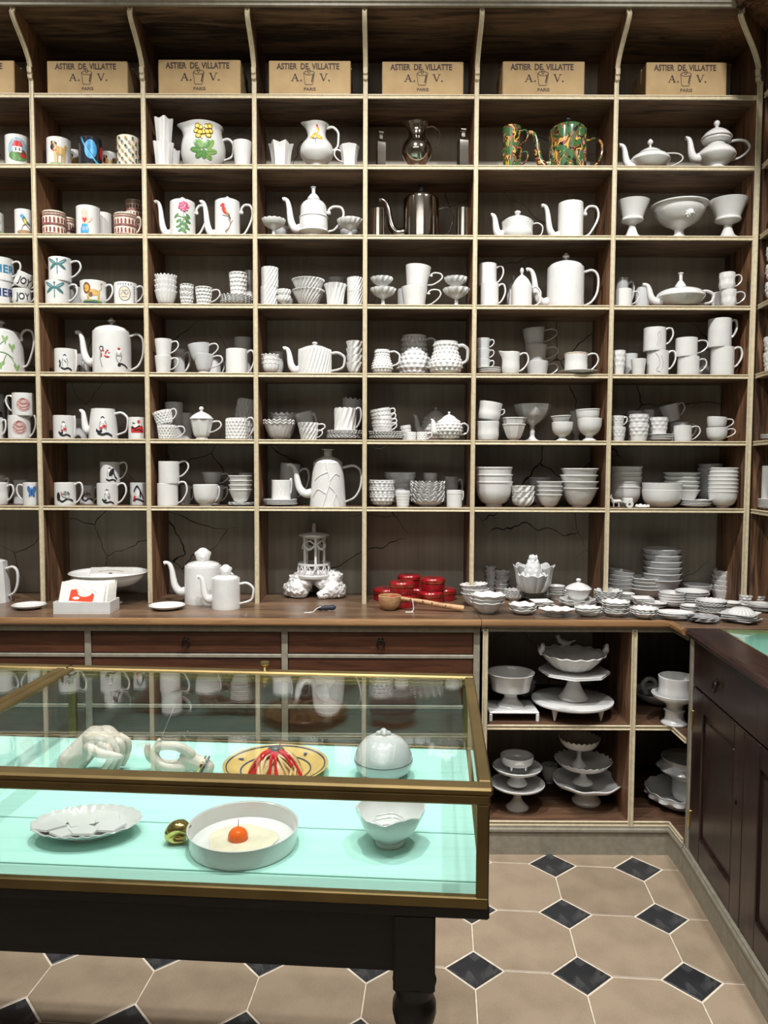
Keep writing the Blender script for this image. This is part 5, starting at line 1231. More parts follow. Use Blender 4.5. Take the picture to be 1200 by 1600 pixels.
# ================================================================== seventh shelf
V('mug', 'white cup with curled handle at photo edge', 7, -16, 12, 754, h=23, prof='tub', grp=MG)
V('cup', 'white cup with swan handle, upper, photo edge', 7, -16, 9, 750, d=.15, h=16, H=.12, grp=CG)
V('mug', 'white mug with blue butterfly', 7, 37, 62, 754, h=25, paint=P_butterfly(), grp=MG)
V('mug', 'shaded mug behind the butterfly mug', 7, 22, 45, 750, d=.17, mat=GREY, h=50, grp=MG)
V('mug', 'white mug with black dragon brushwork', 7, 86, 118, 754, h=131, hz=(.92, .1), paint=P_dragon(), grp=MG)
V('mug', 'shaded mug behind the dragon mug', 7, 125, 148, 758, d=.17, mat=GREY, paint=P_dragon(), h=155, grp=MG)
a = V('mug', 'white mug with child figure, lower lit one', 7, 152, 184, 755, h=199, hz=(.92, .1), paint=P_figure(1, False), grp=MG)
V('mug', 'white mug with figure, upper shaded one', 7, 157, 187, 718, on=a, d=.09, h=200, hz=(.92, .2), paint=P_figure(2, False), grp=MG, H=a.H*.97)
V('mug', 'grey mug with black and red boat picture', 7, 204, 230, 754, d=.1, mat=GREY, paint=P_boat(), grp=MG)
a = V('mug', 'plain tall white mugs', 7, 246, 278, 755, h=294, hz=(.98, .1), pos=(0, 2), grp=MG)
V('mug', 'plain tall white mugs', 7, 248, 280, 718, on=a, h=296, hz=(.95, .3), pos=(1, 2), grp=MG, H=a.H*.98)
V('mug', 'shaded mug behind the plain mugs', 7, 281, 298, 758, d=.18, mat=GREY, h=304, grp=MG)
bc = V('cup', 'white footed cup with bird handle in front', 7, 302, 341, 757, prof='cup', h=333, grp=CG)
a = V('cup', 'shaded cup behind bird cup, lower', 7, 322, 350, 758, prof='cup', d=.16, mat=GREY, h=357, grp=CG)
V('cup', 'shaded cup behind bird cup, upper', 7, 315, 348, 737, prof='vcup', d=.16, on=a, lift=.95, mat=GREY, h=358, grp=CG, H=.06)
sa = STK('saucer', 'rippled white saucers', 7, 357, 398, 784, 3, hb=.4, prof='plate', mod=SCA(10, .12, .0), n=60)
STK('bowl', 'small leaf veined bowls', 7, 357, 394, 743, 4, hb=.5, prof='vbowl', z0=sa[-1].z0+.004)
V('bowl', 'shaded bowl behind the veined bowls', 7, 373, 396, 739, d=.2, mat=GREY, grp=BG)
sa = STK('saucer', 'white saucers under twig mug', 7, 412, 465, 779, 4, hb=.35, prof='plate')
V('mug', 'white mug with raised twig pattern', 7, 424, 454, 750, on=sa[-1], lift=.4, h=457, hz=(1.0, .35), grp=MG, paint=(0, [(WHT, Ln([(-.4, .05), (-.1, .5), (-.3, .95)], .07)), (WHT, Ln([(-.1, .5), (.4, .9)], .06)), (WHT, Ln([(.3, .1), (.2, .5), (.5, .8)], .06))]))
V('mug', 'shaded mug leaning behind the twig mug', 7, 433, 464, 724, d=.18, mat=GREY, h=481, tilt=5, grp=MG)
tw = V('coffee_pot', 'tall white coffee pot with raised twigs', 7, 484, 541, 724, prof='potw', n=48, lid=701, ls='post', lidr=1.0, sp=(449, 726), spz=.3, h=566, hz=(.9, .1), hs='D', grp=PG)
def twig(rec, pts, w):
    R, H = rec.R, rec.H; P = []
    for u, v in crom(pts, 6):
        a_ = math.atan2(-rec.Y, -rec.X)+u; r_ = radial(rec.oc, v*H)+.0012
        P.append((r_*math.cos(a_), r_*math.sin(a_), v*H))
    return tube(P, [w, w*.55], 6)
mk('twig_relief', join(twig(tw, [(-.3, .0), (-.05, .35), (.1, .6), (-.15, .98)], .0028), twig(tw, [(.02, .5), (.45, .3), (.75, .0)], .0024), twig(tw, [(.08, .6), (.45, .75), (.8, .7)], .002), twig(tw, [(-.02, .8), (-.5, .72), (-.9, .6)], .002), twig(tw, [(-.1, .3), (-.6, .4), (-1, .2)], .0022), twig(tw, [(.45, .3), (.3, .12), (.35, .02)], .0018)), WHITE, tw.body)
STK('bowl', 'round hobnail bowls', 7, 577, 617, 750, 3, hb=.46, prof='bowl', mod=HOB(16, 3, .08), n=96, step=.003)
STK('bowl', 'shaded hobnail bowls behind', 7, 600, 650, 738, 2, hb=.7, prof='bowl', mod=HOB(16, 4, .05), n=64, step=.005, d=.19, mat=GREY)
V('cup', 'tiny beaded cup on saucer', 7, 618, 641, 767, prof='taper', mod=HOB(20, 5, .04), n=80, step=.003, grp=CG)
STK('plate', 'wavy scalloped plates', 7, 641, 695, 753, 8, hb=.26, prof='plate', mod=SCA(14, .2, .03), n=84)
V('bowl', 'shaded small bowl behind the wavy plates', 7, 661, 684, 739, d=.2, mat=GREY, grp=BG)
V('mug', 'shaded mug behind at right', 7, 694, 716, 745, d=.19, mat=GREY, h=724, grp=MG)
V('mug', 'white mug with beaded rim', 7, 698, 722, 766, h=724, hz=(.9, .4), grp=MG, mod=lambda R, H: m_hob(22, 1, .05*R, H, .78, .9), n=88, step=.002)
STK('bowl', 'large white bowls', 7, 742, 801, 730, 3, hb=.64, prof='bowl')
STK('bowl', 'fluted swirl bowls', 7, 800, 834, 759, 3, hb=.5, prof='bowl', mod=SPI(9, .06, .4), n=72, step=.0035)
STK('bowl', 'medium white bowls', 7, 838, 879, 752, 4, hb=.5, prof='vbowl')
STK('bowl', 'shaded bowls behind', 7, 826, 861, 746, 2, hb=.8, prof='bowl', d=.19, mat=GREY)
STK('bowl', 'wide flared white bowls', 7, 875, 934, 732, 4, hb=.5, prof='vbowl')
STK('bowl', 'shaded deep bowls', 7, 950, 1002, 729, 5, hb=.5, prof='bowl', d=.16)
STK('bowl', 'broad white bowls', 7, 1004, 1065, 754, 2, hb=.72, prof=[(.5, 0), (.6, .06), (.86, .3), (.96, .6), (1, 1)])
STK('bowl', 'shallow bowls behind', 7, 1037, 1092, 738, 5, hb=.5, prof='vbowl', d=.15)
STK('plate', 'little flat white plates', 7, 1063, 1110, 780, 4, hb=.4, prof='plate')
STK('bowl', 'small rice bowls', 7, 1112, 1157, 731, 7, hb=.42, prof='bowl')
STK('bowl', 'shaded rice bowls behind', 7, 1090, 1128, 725, 7, hb=.36, prof='bowl', d=.19, mat=GREY)
# ================================================================== things on the side shelves
def RS(name, desc, row, t, w, R, H, cnt=1, st=0, z1=0., **kw):
    p = rp(t, w, zrow(row) if row < 8 else ZC)
    for i in range(cnt):
        lab = desc if cnt == 1 else '%s of %s stacked %s' % (posw(i, cnt), NUMW[cnt], desc)
        V(name, desc, row, 0, 1, 0, xyz=(p[0], p[1], p[2]+z1+st*i), R=R, H=H, label=lab+', %s of side unit at right' % ROWW[row], grp='wares on the side shelving', **kw)
RS('mug', 'white mug', 2, .062, .05, .04, .1)
RS('bowl', 'white bowl', 3, .064, .055, .046, .07, prof='bowl')
RS('cup', 'face relief cups', 4, .064, .05, .043, .075, 3, .068, prof='cup', mod=REL, n=60, step=.004)
RS('bowl', 'star relief bowls', 5, .07, .056, .05, .075, 2, .06, prof='taper', mod=HOB(12, 4, .06), n=72, step=.004)
RS('plate', 'white plates', 6, .066, .056, .05, .012, 3, .006, prof='plate')
RS('cup', 'white swan cups', 6, .17, .08, .05, .07, 2, .045, prof='cup')
RS('saucer', 'white saucers', 7, .064, .052, .046, .012, 6, .006, prof='plate')
RS('mug', 'white mugs on saucers', 7, .064, .052, .034, .07, 2, .068, z1=.034)
# ================================================================== counter
def blob(parts, vox=.003, smooth=6):
    """one continuous surface from overlapping lumps"""
    m = join(*parts); o = mk('tmp', m, WHITE, sm=0, fix=False)
    md = o.modifiers.new('r', 'REMESH'); md.mode = 'VOXEL'; md.voxel_size = vox; md.use_smooth_shade = True
    if smooth: ms = o.modifiers.new('s', 'SMOOTH'); ms.factor = .5; ms.iterations = smooth
    me = bpy.data.meshes.new_from_object(o.evaluated_get(bpy.context.evaluated_depsgraph_get()))
    r = [tuple(v.co) for v in me.vertices], [tuple(p.vertices) for p in me.polygons]
    bpy.data.meshes.remove(me); d_ = o.data; bpy.data.objects.remove(o); bpy.data.meshes.remove(d_)
    return r
def caps(pts, rad, k=4, n=10):
    p = crom(pts, k) if len(pts) > 2 else [tuple(np.array(pts[0])+(np.array(pts[1])-np.array(pts[0]))*i/4) for i in range(5)]
    R_ = list(np.interp(np.linspace(0, 1, len(p)), np.linspace(0, 1, len(rad)), rad))
    return join(tube(p, R_, n), ball(p[0], R_[0], 6), ball(p[-1], R_[-1], 6))
TG = 'wares standing on the counter'
def VC(name, label, x0, x1, yt, yb, **kw): return V(name, '', 8, x0, x1, yt, yb=yb, label=label, grp=kw.pop('grp', TG), **kw)
def SC_(name, desc, where, x0, x1, yt, yb, cnt, hb=.4, **kw):
    X, Y, Z, R, HT = site(8, x0, x1, yt, None, kw.pop('z0', None), yb, kw.get('rf', .55))
    HT = kw.pop('HT', HT); h1 = HT*hb; st = (HT-h1)/max(1, cnt-1); out = []
    tl = kw.pop('tilts', None)
    for i in range(cnt):
        lab = ('%s of %s stacked %s, %s' % (posw(i, cnt), NUMW[cnt], desc, where)) if cnt > 1 else desc+', '+where
        out.append(V(name, '', 8, x0, x1, yt, xyz=(X+random.uniform(-.003, .003), Y+random.uniform(-.003, .003), Z+st*i), R=R*random.uniform(.97, 1.0), H=h1, label=lab, grp='plates and bowls crowding the counter', rz=random.uniform(-20, 20), tilt=(tl[i] if tl else 0), **kw))
    return out
VC('coffee_pot', 'faceted white coffee pot on the counter at left photo edge', -34, 15, 874, 944, prof='potw', mod=POLY(8, .39), n=64, h=30, hz=(.82, .15), hs='D', hr=.006, lid=866, rf=.9)
VC('saucer', 'white saucer with pink script lying on the counter at left', 20, 71, 940, 953, prof='sbowl', H=.016, rf=.5, paint=(0, [(PINK, Ln([(-.4, .5), (0, .4), (.4, .5)], .05))]))
fb = VC('footed_bowl', 'wide white pedestal bowl holding cards behind the card tray', 111, 229, 886, 945, prof=[(.34, 0), (.34, .03), (.24, .08), (.15, .16), (.13, .3), (.15, .44), (.3, .52), (.66, .6), (.86, .78), (.93, .92), (1, .985), (1, 1)], zf=.54, rf=.3, n=56)
GREYC = C(.42, .41, .38); WCARD = C(.78, .76, .7)
def card(loc, w, h, rx, rz, mt, label, print_=None, th=.0015):
    o = empty('greeting_card', loc); o.rotation_euler = (math.radians(rx), 0, math.radians(rz))
    mk('card_stock', box(-w/2, w/2, 0, th, 0, h), mt, o, sm=0)
    if print_:
        V_, F_, mi, mats = [], [], [], []
        for li, (m_, poly) in enumerate(print_):
            if m_ not in mats: mats.append(m_)
            vs_, fs = flat_tris(poly); b = len(V_)
            V_ += [(a*w, -.0004-.0001*li, c_*h) for a, c_ in vs_]; F_ += [tuple(i+b for i in f) for f in fs]; mi += [mats.index(m_)]*len(fs)
        mk('printed_picture', (V_, F_), mats, o, sm=0, mi=mi, fix=False)
    tag(o, label, 'card', 'cards for sale on the counter')
zf_ = fb.z0+fb.H*.66
card((fb.X+.0, fb.Y-.005, zf_), .17, .075, -42, 2, GREYC, 'grey printed card leaning in the pedestal bowl, back', [(INK, Ln([(-.3, .72), (0, .8), (.3, .72)], .02)), (INK, Eo(.0, .55, .05, .1))])
card((fb.X+.005, fb.Y-.045, zf_+.002), .165, .06, -58, -3, WCARD, 'white card lying in the pedestal bowl, front')
# tray of cards
A = atZ(83, 959, ZC); B = atZ(170, 960, ZC); tw_ = B[0]-A[0]
o = empty('card_tray', ((A[0]+B[0])/2, A[1]+.055, ZC)); o.rotation_euler = (0, 0, .02)
d2 = .055; th_ = .045
mk('tray_base', box(-tw_/2, tw_/2, -d2, d2, 0, .005), WHITE, o, sm=0)
for q in (box(-tw_/2, tw_/2, -d2, -d2+.005, .005, th_, .001), box(-tw_/2, tw_/2, d2-.005, d2, .005, th_, .001), box(-tw_/2, -tw_/2+.005, -d2+.005, d2-.005, .005, th_, .001), box(tw_/2-.005, tw_/2, -d2+.005, d2-.005, .005, th_, .001)): mk('tray_side', q, WHITE, o, sm=0)
tag(o, 'white ceramic tray filled with picture cards on the counter', 'tray', TG)
C0 = np.array(o.location)
redp = [(C(.7, .07, .03), [(-.28, .36), (.26, .32), (.28, .55), (.2, .66), (-.1, .76), (-.26, .72)]), (WCARD, Eo(.06, .62, .16, .13)), (WCARD, Eo(-.03, .72, .1, .08)), (C(.6, .5, .48), Ln([(-.1, .66), (.05, .54), (.2, .58)], .015)), (C(.45, .4, .38), Ln([(.0, .76), (.12, .66), (.25, .71), (.33, .6)], .012)), (WCARD, Eo(-.12, .45, .08, .05))]
for i in range(6):
    card((C0[0]+(-.012 if i == 0 else -.006+.0035*i), C0[1]-.044+i*.015, ZC+.006), tw_*.80, .118-.001*i, -25+i*2, 1+random.uniform(-2, 2), WCARD, ['cream card with red picture, frontmost in the white tray', 'second card from the front in the white tray', 'third card from the front in the white tray', 'fourth card from the front in the white tray', 'fifth card from the front in the white tray', 'rearmost card standing in the white tray'][i], redp if i == 0 else None)
VC('saucer', 'plain white saucer lying on the counter beside the coffee pots', 233, 289, 940, 954, prof='sbowl', H=.016, rf=.5)
def face_knob(rec, ytop):
    hl = atY(project_x((rec.X, rec.Y, rec.z0)), ytop, rec.Y)[2]-rec.z0-rec.H; r_ = hl*.42; z = rec.H+hl-r_*1.1
    f = np.array([-rec.X, -rec.Y]); f /= np.linalg.norm(f); sd = (-f[1], f[0])
    def at(a, b, c_): return (f[0]*a+sd[0]*b, f[1]*a+sd[1]*b, z+c_)
    return blob([ball((0, 0, z), r_, 8, (1, 1, 1.15)), ball(at(r_*.95, 0, -r_*.1), r_*.22, 5), ball(at(r_*.6, r_*.3, r_*.25), r_*.22, 5), ball(at(r_*.6, -r_*.3, r_*.25), r_*.22, 5), ball(at(r_*.8, 0, -r_*.5), r_*.3, 5), ball(at(-r_*.1, r_*.75, r_*.3), r_*.4, 5), ball(at(-r_*.1, -r_*.75, r_*.3), r_*.4, 5), tube([(0, 0, rec.H-.002), (0, 0, z)], r_*.5, 8)], r_*.12, 2)
a = VC('coffee_pot', 'large white coffee pot with head shaped knob, behind its smaller twin', 289, 346, 880, 946, prof='pot', n=48, lid=866, ls='flat', sp=(257, 879), spz=.3, h=369, hz=(.8, .15), hs='C', rf=.95)
mk('head_finial', face_knob(a, 856), WHITE, a.obj)
a = VC('coffee_pot', 'small white coffee pot with head shaped knob, in front', 331, 375, 900, 954, prof='pot', n=48, lid=891, ls='flat', sp=(309, 901), spz=.3, h=398, hz=(.8, .15), hs='C', rf=.95)
mk('head_finial', face_knob(a, 882), WHITE, a.obj)
# ------------------------------------------------------------------ temple on rocks
tc = atZ(490, 934, ZC); TX, TY = tc[0], tc[1]+.02; sc = depth((TX, TY, ZC+.15))/FPX
def tpx(px): return (px-490)*sc
def tz(py): return atY(490, py, TY)[2]-ZC
tp_ = tag(empty('ceramic_temple', (TX, TY, ZC)), 'white ceramic garden temple on rocky arch with railing and columns', 'sculpture', TG)
random.seed(11); L = []
for px, py, r_, yo in ((458, 936, 13, 0), (468, 938, 12, -8), (455, 922, 11, 3), (463, 925, 13, -4), (472, 915, 11, -5), (462, 908, 11, 4), (474, 902, 12, 0), (485, 900, 10, 2), (497, 900, 10, 2), (508, 902, 11, 0), (520, 905, 12, 0), (524, 918, 12, -2), (528, 932, 11, -4), (519, 936, 11, -8), (512, 925, 11, -6), (530, 940, 9, 2), (452, 941, 9, 4), (525, 902, 9, -3), (468, 934, 13, 14), (516, 934, 13, 14), (490, 902, 12, 12), (470, 915, 12, 12), (514, 915, 12, 12), (510, 940, 8, -14), (504, 942, 6, -18), (478, 908, 8, -12), (502, 908, 8, -12), (465, 918, 11, -12), (520, 920, 11, -12)):
    r_ *= 1.22; L.append(ball((tpx(px), yo*sc, max(tz(py), r_*sc*.75)), r_*sc, 7))
    for _ in range(10):
        t_, u_ = random.uniform(0, 2*PI), random.uniform(-.5, 1); q = math.sqrt(max(0, 1-u_*u_))
        L.append(ball((tpx(px)+r_*sc*q*math.cos(t_), yo*sc+r_*sc*q*math.sin(t_), max(.004, max(tz(py), r_*sc*.75)+r_*sc*u_)), r_*sc*random.uniform(.14, .26), 4))
_rk = blob([([(v[0], v[1], max(v[2], 0.0005)) for v in m_[0]], m_[1]) for m_ in L], .0026, 0)
from mathutils import noise as _nz
_rv = []
for v in _rk[0]:
    q = Vector(v); c0 = Vector((0, 0, .03)); d0 = (q-c0).normalized(); k_ = -.003+_nz.fractal(q*95, 1.0, 2.0, 4)*.0042+_nz.noise(q*40)*.003
    q = q+d0*k_; _rv.append((q.x, q.y, max(q.z, .0006)))
mk('rock_base', (_rv, _rk[1]), WHITE, tp_, sm=35)
rr = 25.5*sc
mk('platform', lathe([(0, tz(902)), (rr*.98, tz(902)), (rr*1.03, tz(899)), (rr*1.03, tz(897.5)), (rr*.98, tz(896.5)), (0, tz(896))], 40), WHITE, tp_)
mk('railing_band', lathe([(rr*.93, tz(882)), (rr, tz(882)), (rr, tz(878.5)), (rr*.93, tz(878.5)), (rr*.93, tz(882))], 40), WHITE, tp_)
for i in range(12):
    a0, a1 = 2*PI*i/12, 2*PI*(i+.5)/12; a2 = 2*PI*(i+1)/12
    for p_, q_ in ((a0, a1), (a2, a1)):
        pts = [(rr*.96*math.cos(p_), rr*.96*math.sin(p_), tz(895.5)), (rr*1.0*math.cos(p_*.65+q_*.35), rr*1.0*math.sin(p_*.65+q_*.35), tz(890)), (rr*.96*math.cos(q_), rr*.96*math.sin(q_), tz(881))]
        mk('railing_twig', tube(crom(pts, 4), .0024, 6), WHITE, tp_)
cr = 16*sc
for i in range(5):
    a0 = 2*PI*i/5-PI/2+.25; x_, y_ = cr*math.cos(a0), cr*math.sin(a0)
    mk('column', shift(lathe([(0, tz(896.2)), (.0075, tz(896.2)), (.0075, tz(893)), (.0058, tz(891)), (.0056, tz(865)), (.0052, tz(844)), (.007, tz(842)), (.007, tz(839.5)), (0, tz(839.5))], 14), (x_, y_, 0)), WHITE, tp_)
    a2 = 2*PI*(i+1)/5-PI/2+.25
    pts = [(cr*1.12*math.cos(a0+(a2-a0)*t_), cr*1.12*math.sin(a0+(a2-a0)*t_), tz(849)-.022*math.sin(PI*t_)) for t_ in np.linspace(0, 1, 9)]
    mk('garland', tube(pts, [.003, .006, .003], 8), WHITE, tp_)
    pts = [(cr*1.02*math.cos(a0+(a2-a0)*t_), cr*1.02*math.sin(a0+(a2-a0)*t_), tz(852)+.022*math.sin(PI*t_)) for t_ in np.linspace(0, 1, 9)]
    mk('arch', tube(pts, .003, 8), WHITE, tp_)
mk('roof', lathe([(0, tz(840)), (19*sc, tz(840)), (19.5*sc, tz(838)), (24*sc, tz(837)), (24.5*sc, tz(835.5)), (22*sc, tz(833.5)), (4*sc, tz(831)), (0, tz(831))], 40), WHITE, tp_)
mk('finial', lathe([(0, tz(832)), (3.4*sc, tz(832)), (3*sc, tz(828)), (3.1*sc, tz(822)), (2.4*sc, tz(818)), (0, tz(817))], 16), WHITE, tp_)
pts = [(tpx(510), -.04, tz(923)), (tpx(507), -.05, tz(930)), (tpx(500), -.055, tz(934)), (tpx(495), -.056, tz(936))]
mk('stair_rail', tube(crom(pts, 4), .0026, 6), WHITE, tp_)
random.seed(7)
# small black pouch with white string
p = atZ(509, 955, ZC)
o = empty('black_pouch', (p[0], p[1]+.012, ZC)); o.rotation_euler = (0, 0, .12)
pm_ = blob([ball((-.02, 0, .010), .013, 6, (1.3, .8, .75)), ball((.0, 0, .011), .014, 6, (1.3, .9, .78)), ball((.022, 0, .012), .014, 6, (1.3, .85, .8))], .002, 3)
mk('pouch', ([(v[0], v[1], max(v[2], .0005)) for v in pm_[0]], pm_[1]), C(.02, .022, .035, .6), o)
mk('string', tube(crom([(-.02, -.012, .018), (-.028, -.016, .016), (-.04, -.02, .010), (-.05, -.03, .002), (-.062, -.034, .002)], 5), .0014, 6), WHT, o)
mk('price_tag', box(-.085, -.058, -.042, -.032, .0006, .002), WHT, o, sm=0)
tag(o, 'small black pouch with white string and tag before the temple', 'pouch', TG)
# red tins
REDT = plain('red_lacquer_tin', (.30, .008, .014), .22, 0, .6); GOLDT = plain('tin_gold', (.8, .5, .16), .25, 1.0)
def tin(x0, x1, yt, yb, z0, label, H=.05):
    xc = (x0+x1)/2; P = atZ(xc, yb, ZC+z0); R_ = (x1-x0)/2*depth(P)/FPX; Y_ = P[1]+R_*.95
    o = empty('tin', (P[0]*Y_/P[1], Y_, ZC+z0))
    mk('tin_body', lathe([(0, 0), (R_*.97, 0), (R_*1.0, .002), (R_, H*.64), (0, H*.64)], 36), REDT, o)
    l = mk('tin_lid', lathe([(0, H*.645), (R_*1.03, H*.645), (R_*1.03, H*.8), (R_*.99, H*.9), (R_*.9, H*.985), (R_*.5, H), (0, H)], 36), REDT, o)
    mk('gold_band', lathe([(R_*1.0, H*.60), (R_*1.055, H*.60), (R_*1.055, H*.66), (R_*1.0, H*.66), (R_*1.0, H*.60)], 36), GOLDT, l)
    mk('gold_band', lathe([(R_*1.02, H*.77), (R_*1.05, H*.765), (R_*1.05, H*.80), (R_*1.02, H*.80), (R_*1.02, H*.77)], 36), GOLDT, l)
    mk('gold_crest', lathe([(0, H+.0004), (R_*.22, H+.0004), (R_*.18, H+.0012), (0, H+.0016)], 12), GOLDT, l)
    tag(o, label, 'tin', 'red and gold tins on the counter')
tin(583, 625, 921, 940, 0, 'red gold-banded tin on the counter, leftmost of the bottom layer')
tin(603, 646, 930, 951, 0, 'red gold-banded tin on the counter directly behind the ladle bowl')
tin(635, 672, 924, 938.5, 0, 'red gold-banded tin in middle of the bottom layer, back row')
tin(653, 692, 927, 945.5, 0, 'red gold-banded tin on counter behind ladle handle, with gold crest')
tin(676, 712, 922, 940, 0, 'red gold-banded tin on the counter, rightmost of the bottom layer')
tin(609, 647, 909, 930, .0515, 'red tin on upper layer, front left of the pile')
tin(621, 657, 904, 918, .0515, 'red tin on upper layer, rear one partly hidden')
tin(657, 695, 905, 923.5, .0515, 'red tin on the upper layer, right one')
# wooden ladle
PALEW = wood('pale_boxwood', (.33, .17, .075), (.56, .34, .17), (30, 30, 30), rough=.5, bs=.1)
p = atZ(609, 955, ZC); o = empty('wooden_ladle', (p[0], p[1]+.03, ZC))
lb_ = vessel_profile([(.25, 0), (.5, .04), (.82, .3), (.97, .7), (1, 1)], .045, .056, .005, 0, True)[0]
mk('ladle_bowl', lathe(lb_, 36), PALEW, o)
hp_ = [(.038, -.005, .047), (.08, -.012, .042), (.14, -.02, .034), (.2, -.028, .024), (.285, -.04, .013)]
mk('ladle_handle', tube(crom(hp_, 5), [.008, .0075, .009, .010, .0125], 12), PALEW, o)
for i, t_ in enumerate((.25, .45, .62, .8)):
    q = crom(hp_, 5)[int(t_*20)]
    mk('knot', ball((q[0], q[1]-.0085, q[2]+.002), .0035, 5), C(.1, .05, .025), o)
mk('string', tube(crom([(.088, -.022, .045), (.09, -.03, .03), (.092, -.035, .01), (.085, -.045, .002)], 5), .0012, 6), WHT, o)
mk('price_tag', box(.06, .09, -.056, -.044, .0006, .0018), WHT, o, sm=0)
tag(o, 'carved pale wooden ladle with knotty handle in front of tins', 'ladle', TG)
# ------------------------------------------------------------------ crowd of plates and bowls
LEAFP = lambda R, H: comb(m_oval(.72), m_scal(9, .06*H, H), m_flute(9, .05))
OVAL = lambda R, H: m_oval(.7)
SQR = POLY(4, PI/4)
SCP = SCA(14, .1, .04)
SC_('bowl', 'oval fluted deep bowls', 'left end of plate-covered counter', 720, 765, 909, 948, 3, .6, prof='vbowl', mod=SCA(16, .025, .05), n=64, tilts=[0, 0, -4])
SC_('bowl', 'scalloped white bowls', 'front left of plate-covered counter', 734, 789, 924, 961, 3, .62, prof='vbowl', mod=SCA(8, .04, .06), n=64)
SC_('jelly_cup', 'shaded scalloped jelly cups', 'back left of crowded counter', 757, 776, 884, 917, 6, .3, prof='vbowl', mod=SCA(7, .05, .1), n=42, mat=GREY, cat='cup')
SC_('jelly_cup', 'small scalloped jelly cups', 'left of lotus bowl', 771, 797, 891, 917, 5, .34, prof='vbowl', mod=SCA(7, .05, .1), n=42, mat=GREY, cat='cup')
LOT = lambda R, H: comb(m_flute(8, .12), m_scal(8, .05*H, H, 2.5))
sup = SC_('plate', 'little plates', 'carrying the large lotus bowl', 808, 858, 914, 938, 6, .3, prof='plate', HT=.05)
lo_ = SC_('lotus_bowl', 'large petalled lotus bowl', 'standing at back beneath bowl shelf', 800, 867, 880, 928, 1, 1.0, z0=sup[-1].z0+.008, prof=[(.45, 0), (.6, .05), (.8, .3), (.86, .55), (.9, .75), (1, 1)], mod=LOT, n=96, mat=GREY, cat='bowl')[0]
l2 = SC_('lotus_bowl', 'smaller lotus bowl', 'nested in the large lotus bowl', 810, 857, 866, 928, 1, 1.0, z0=lo_.z0+lo_.H*.86, prof=[(.5, 0), (.66, .2), (.8, .5), (.9, .75), (1, 1)], mod=LOT, n=96, mat=GREY, cat='bowl', HT=.06)[0]
ar = [lathe([(0, 0), (.028, 0), (.032, .03), (.022, .065), (.006, .085), (0, .086)], 20)]
for rw in range(5):
    for i in range(8-rw):
        a0 = 2*PI*(i+.5*(rw % 2))/(8-rw); r_ = .031*(1-rw*.17); z_ = .018+rw*.015
        b_ = ball((0, 0, 0), .011, 5, (.55, .8, 1.5)); ar.append(xf(b_, Matrix.Translation((r_*math.cos(a0), r_*math.sin(a0), z_)) @ Matrix.Rotation(a0, 4, 'Z')))
o = mk('artichoke_ornament', join(*ar), GREY, None, (l2.X, l2.Y, l2.z0+.034)); tag(o, 'grey white artichoke ornament standing up in the lotus bowls', 'ornament', TG)
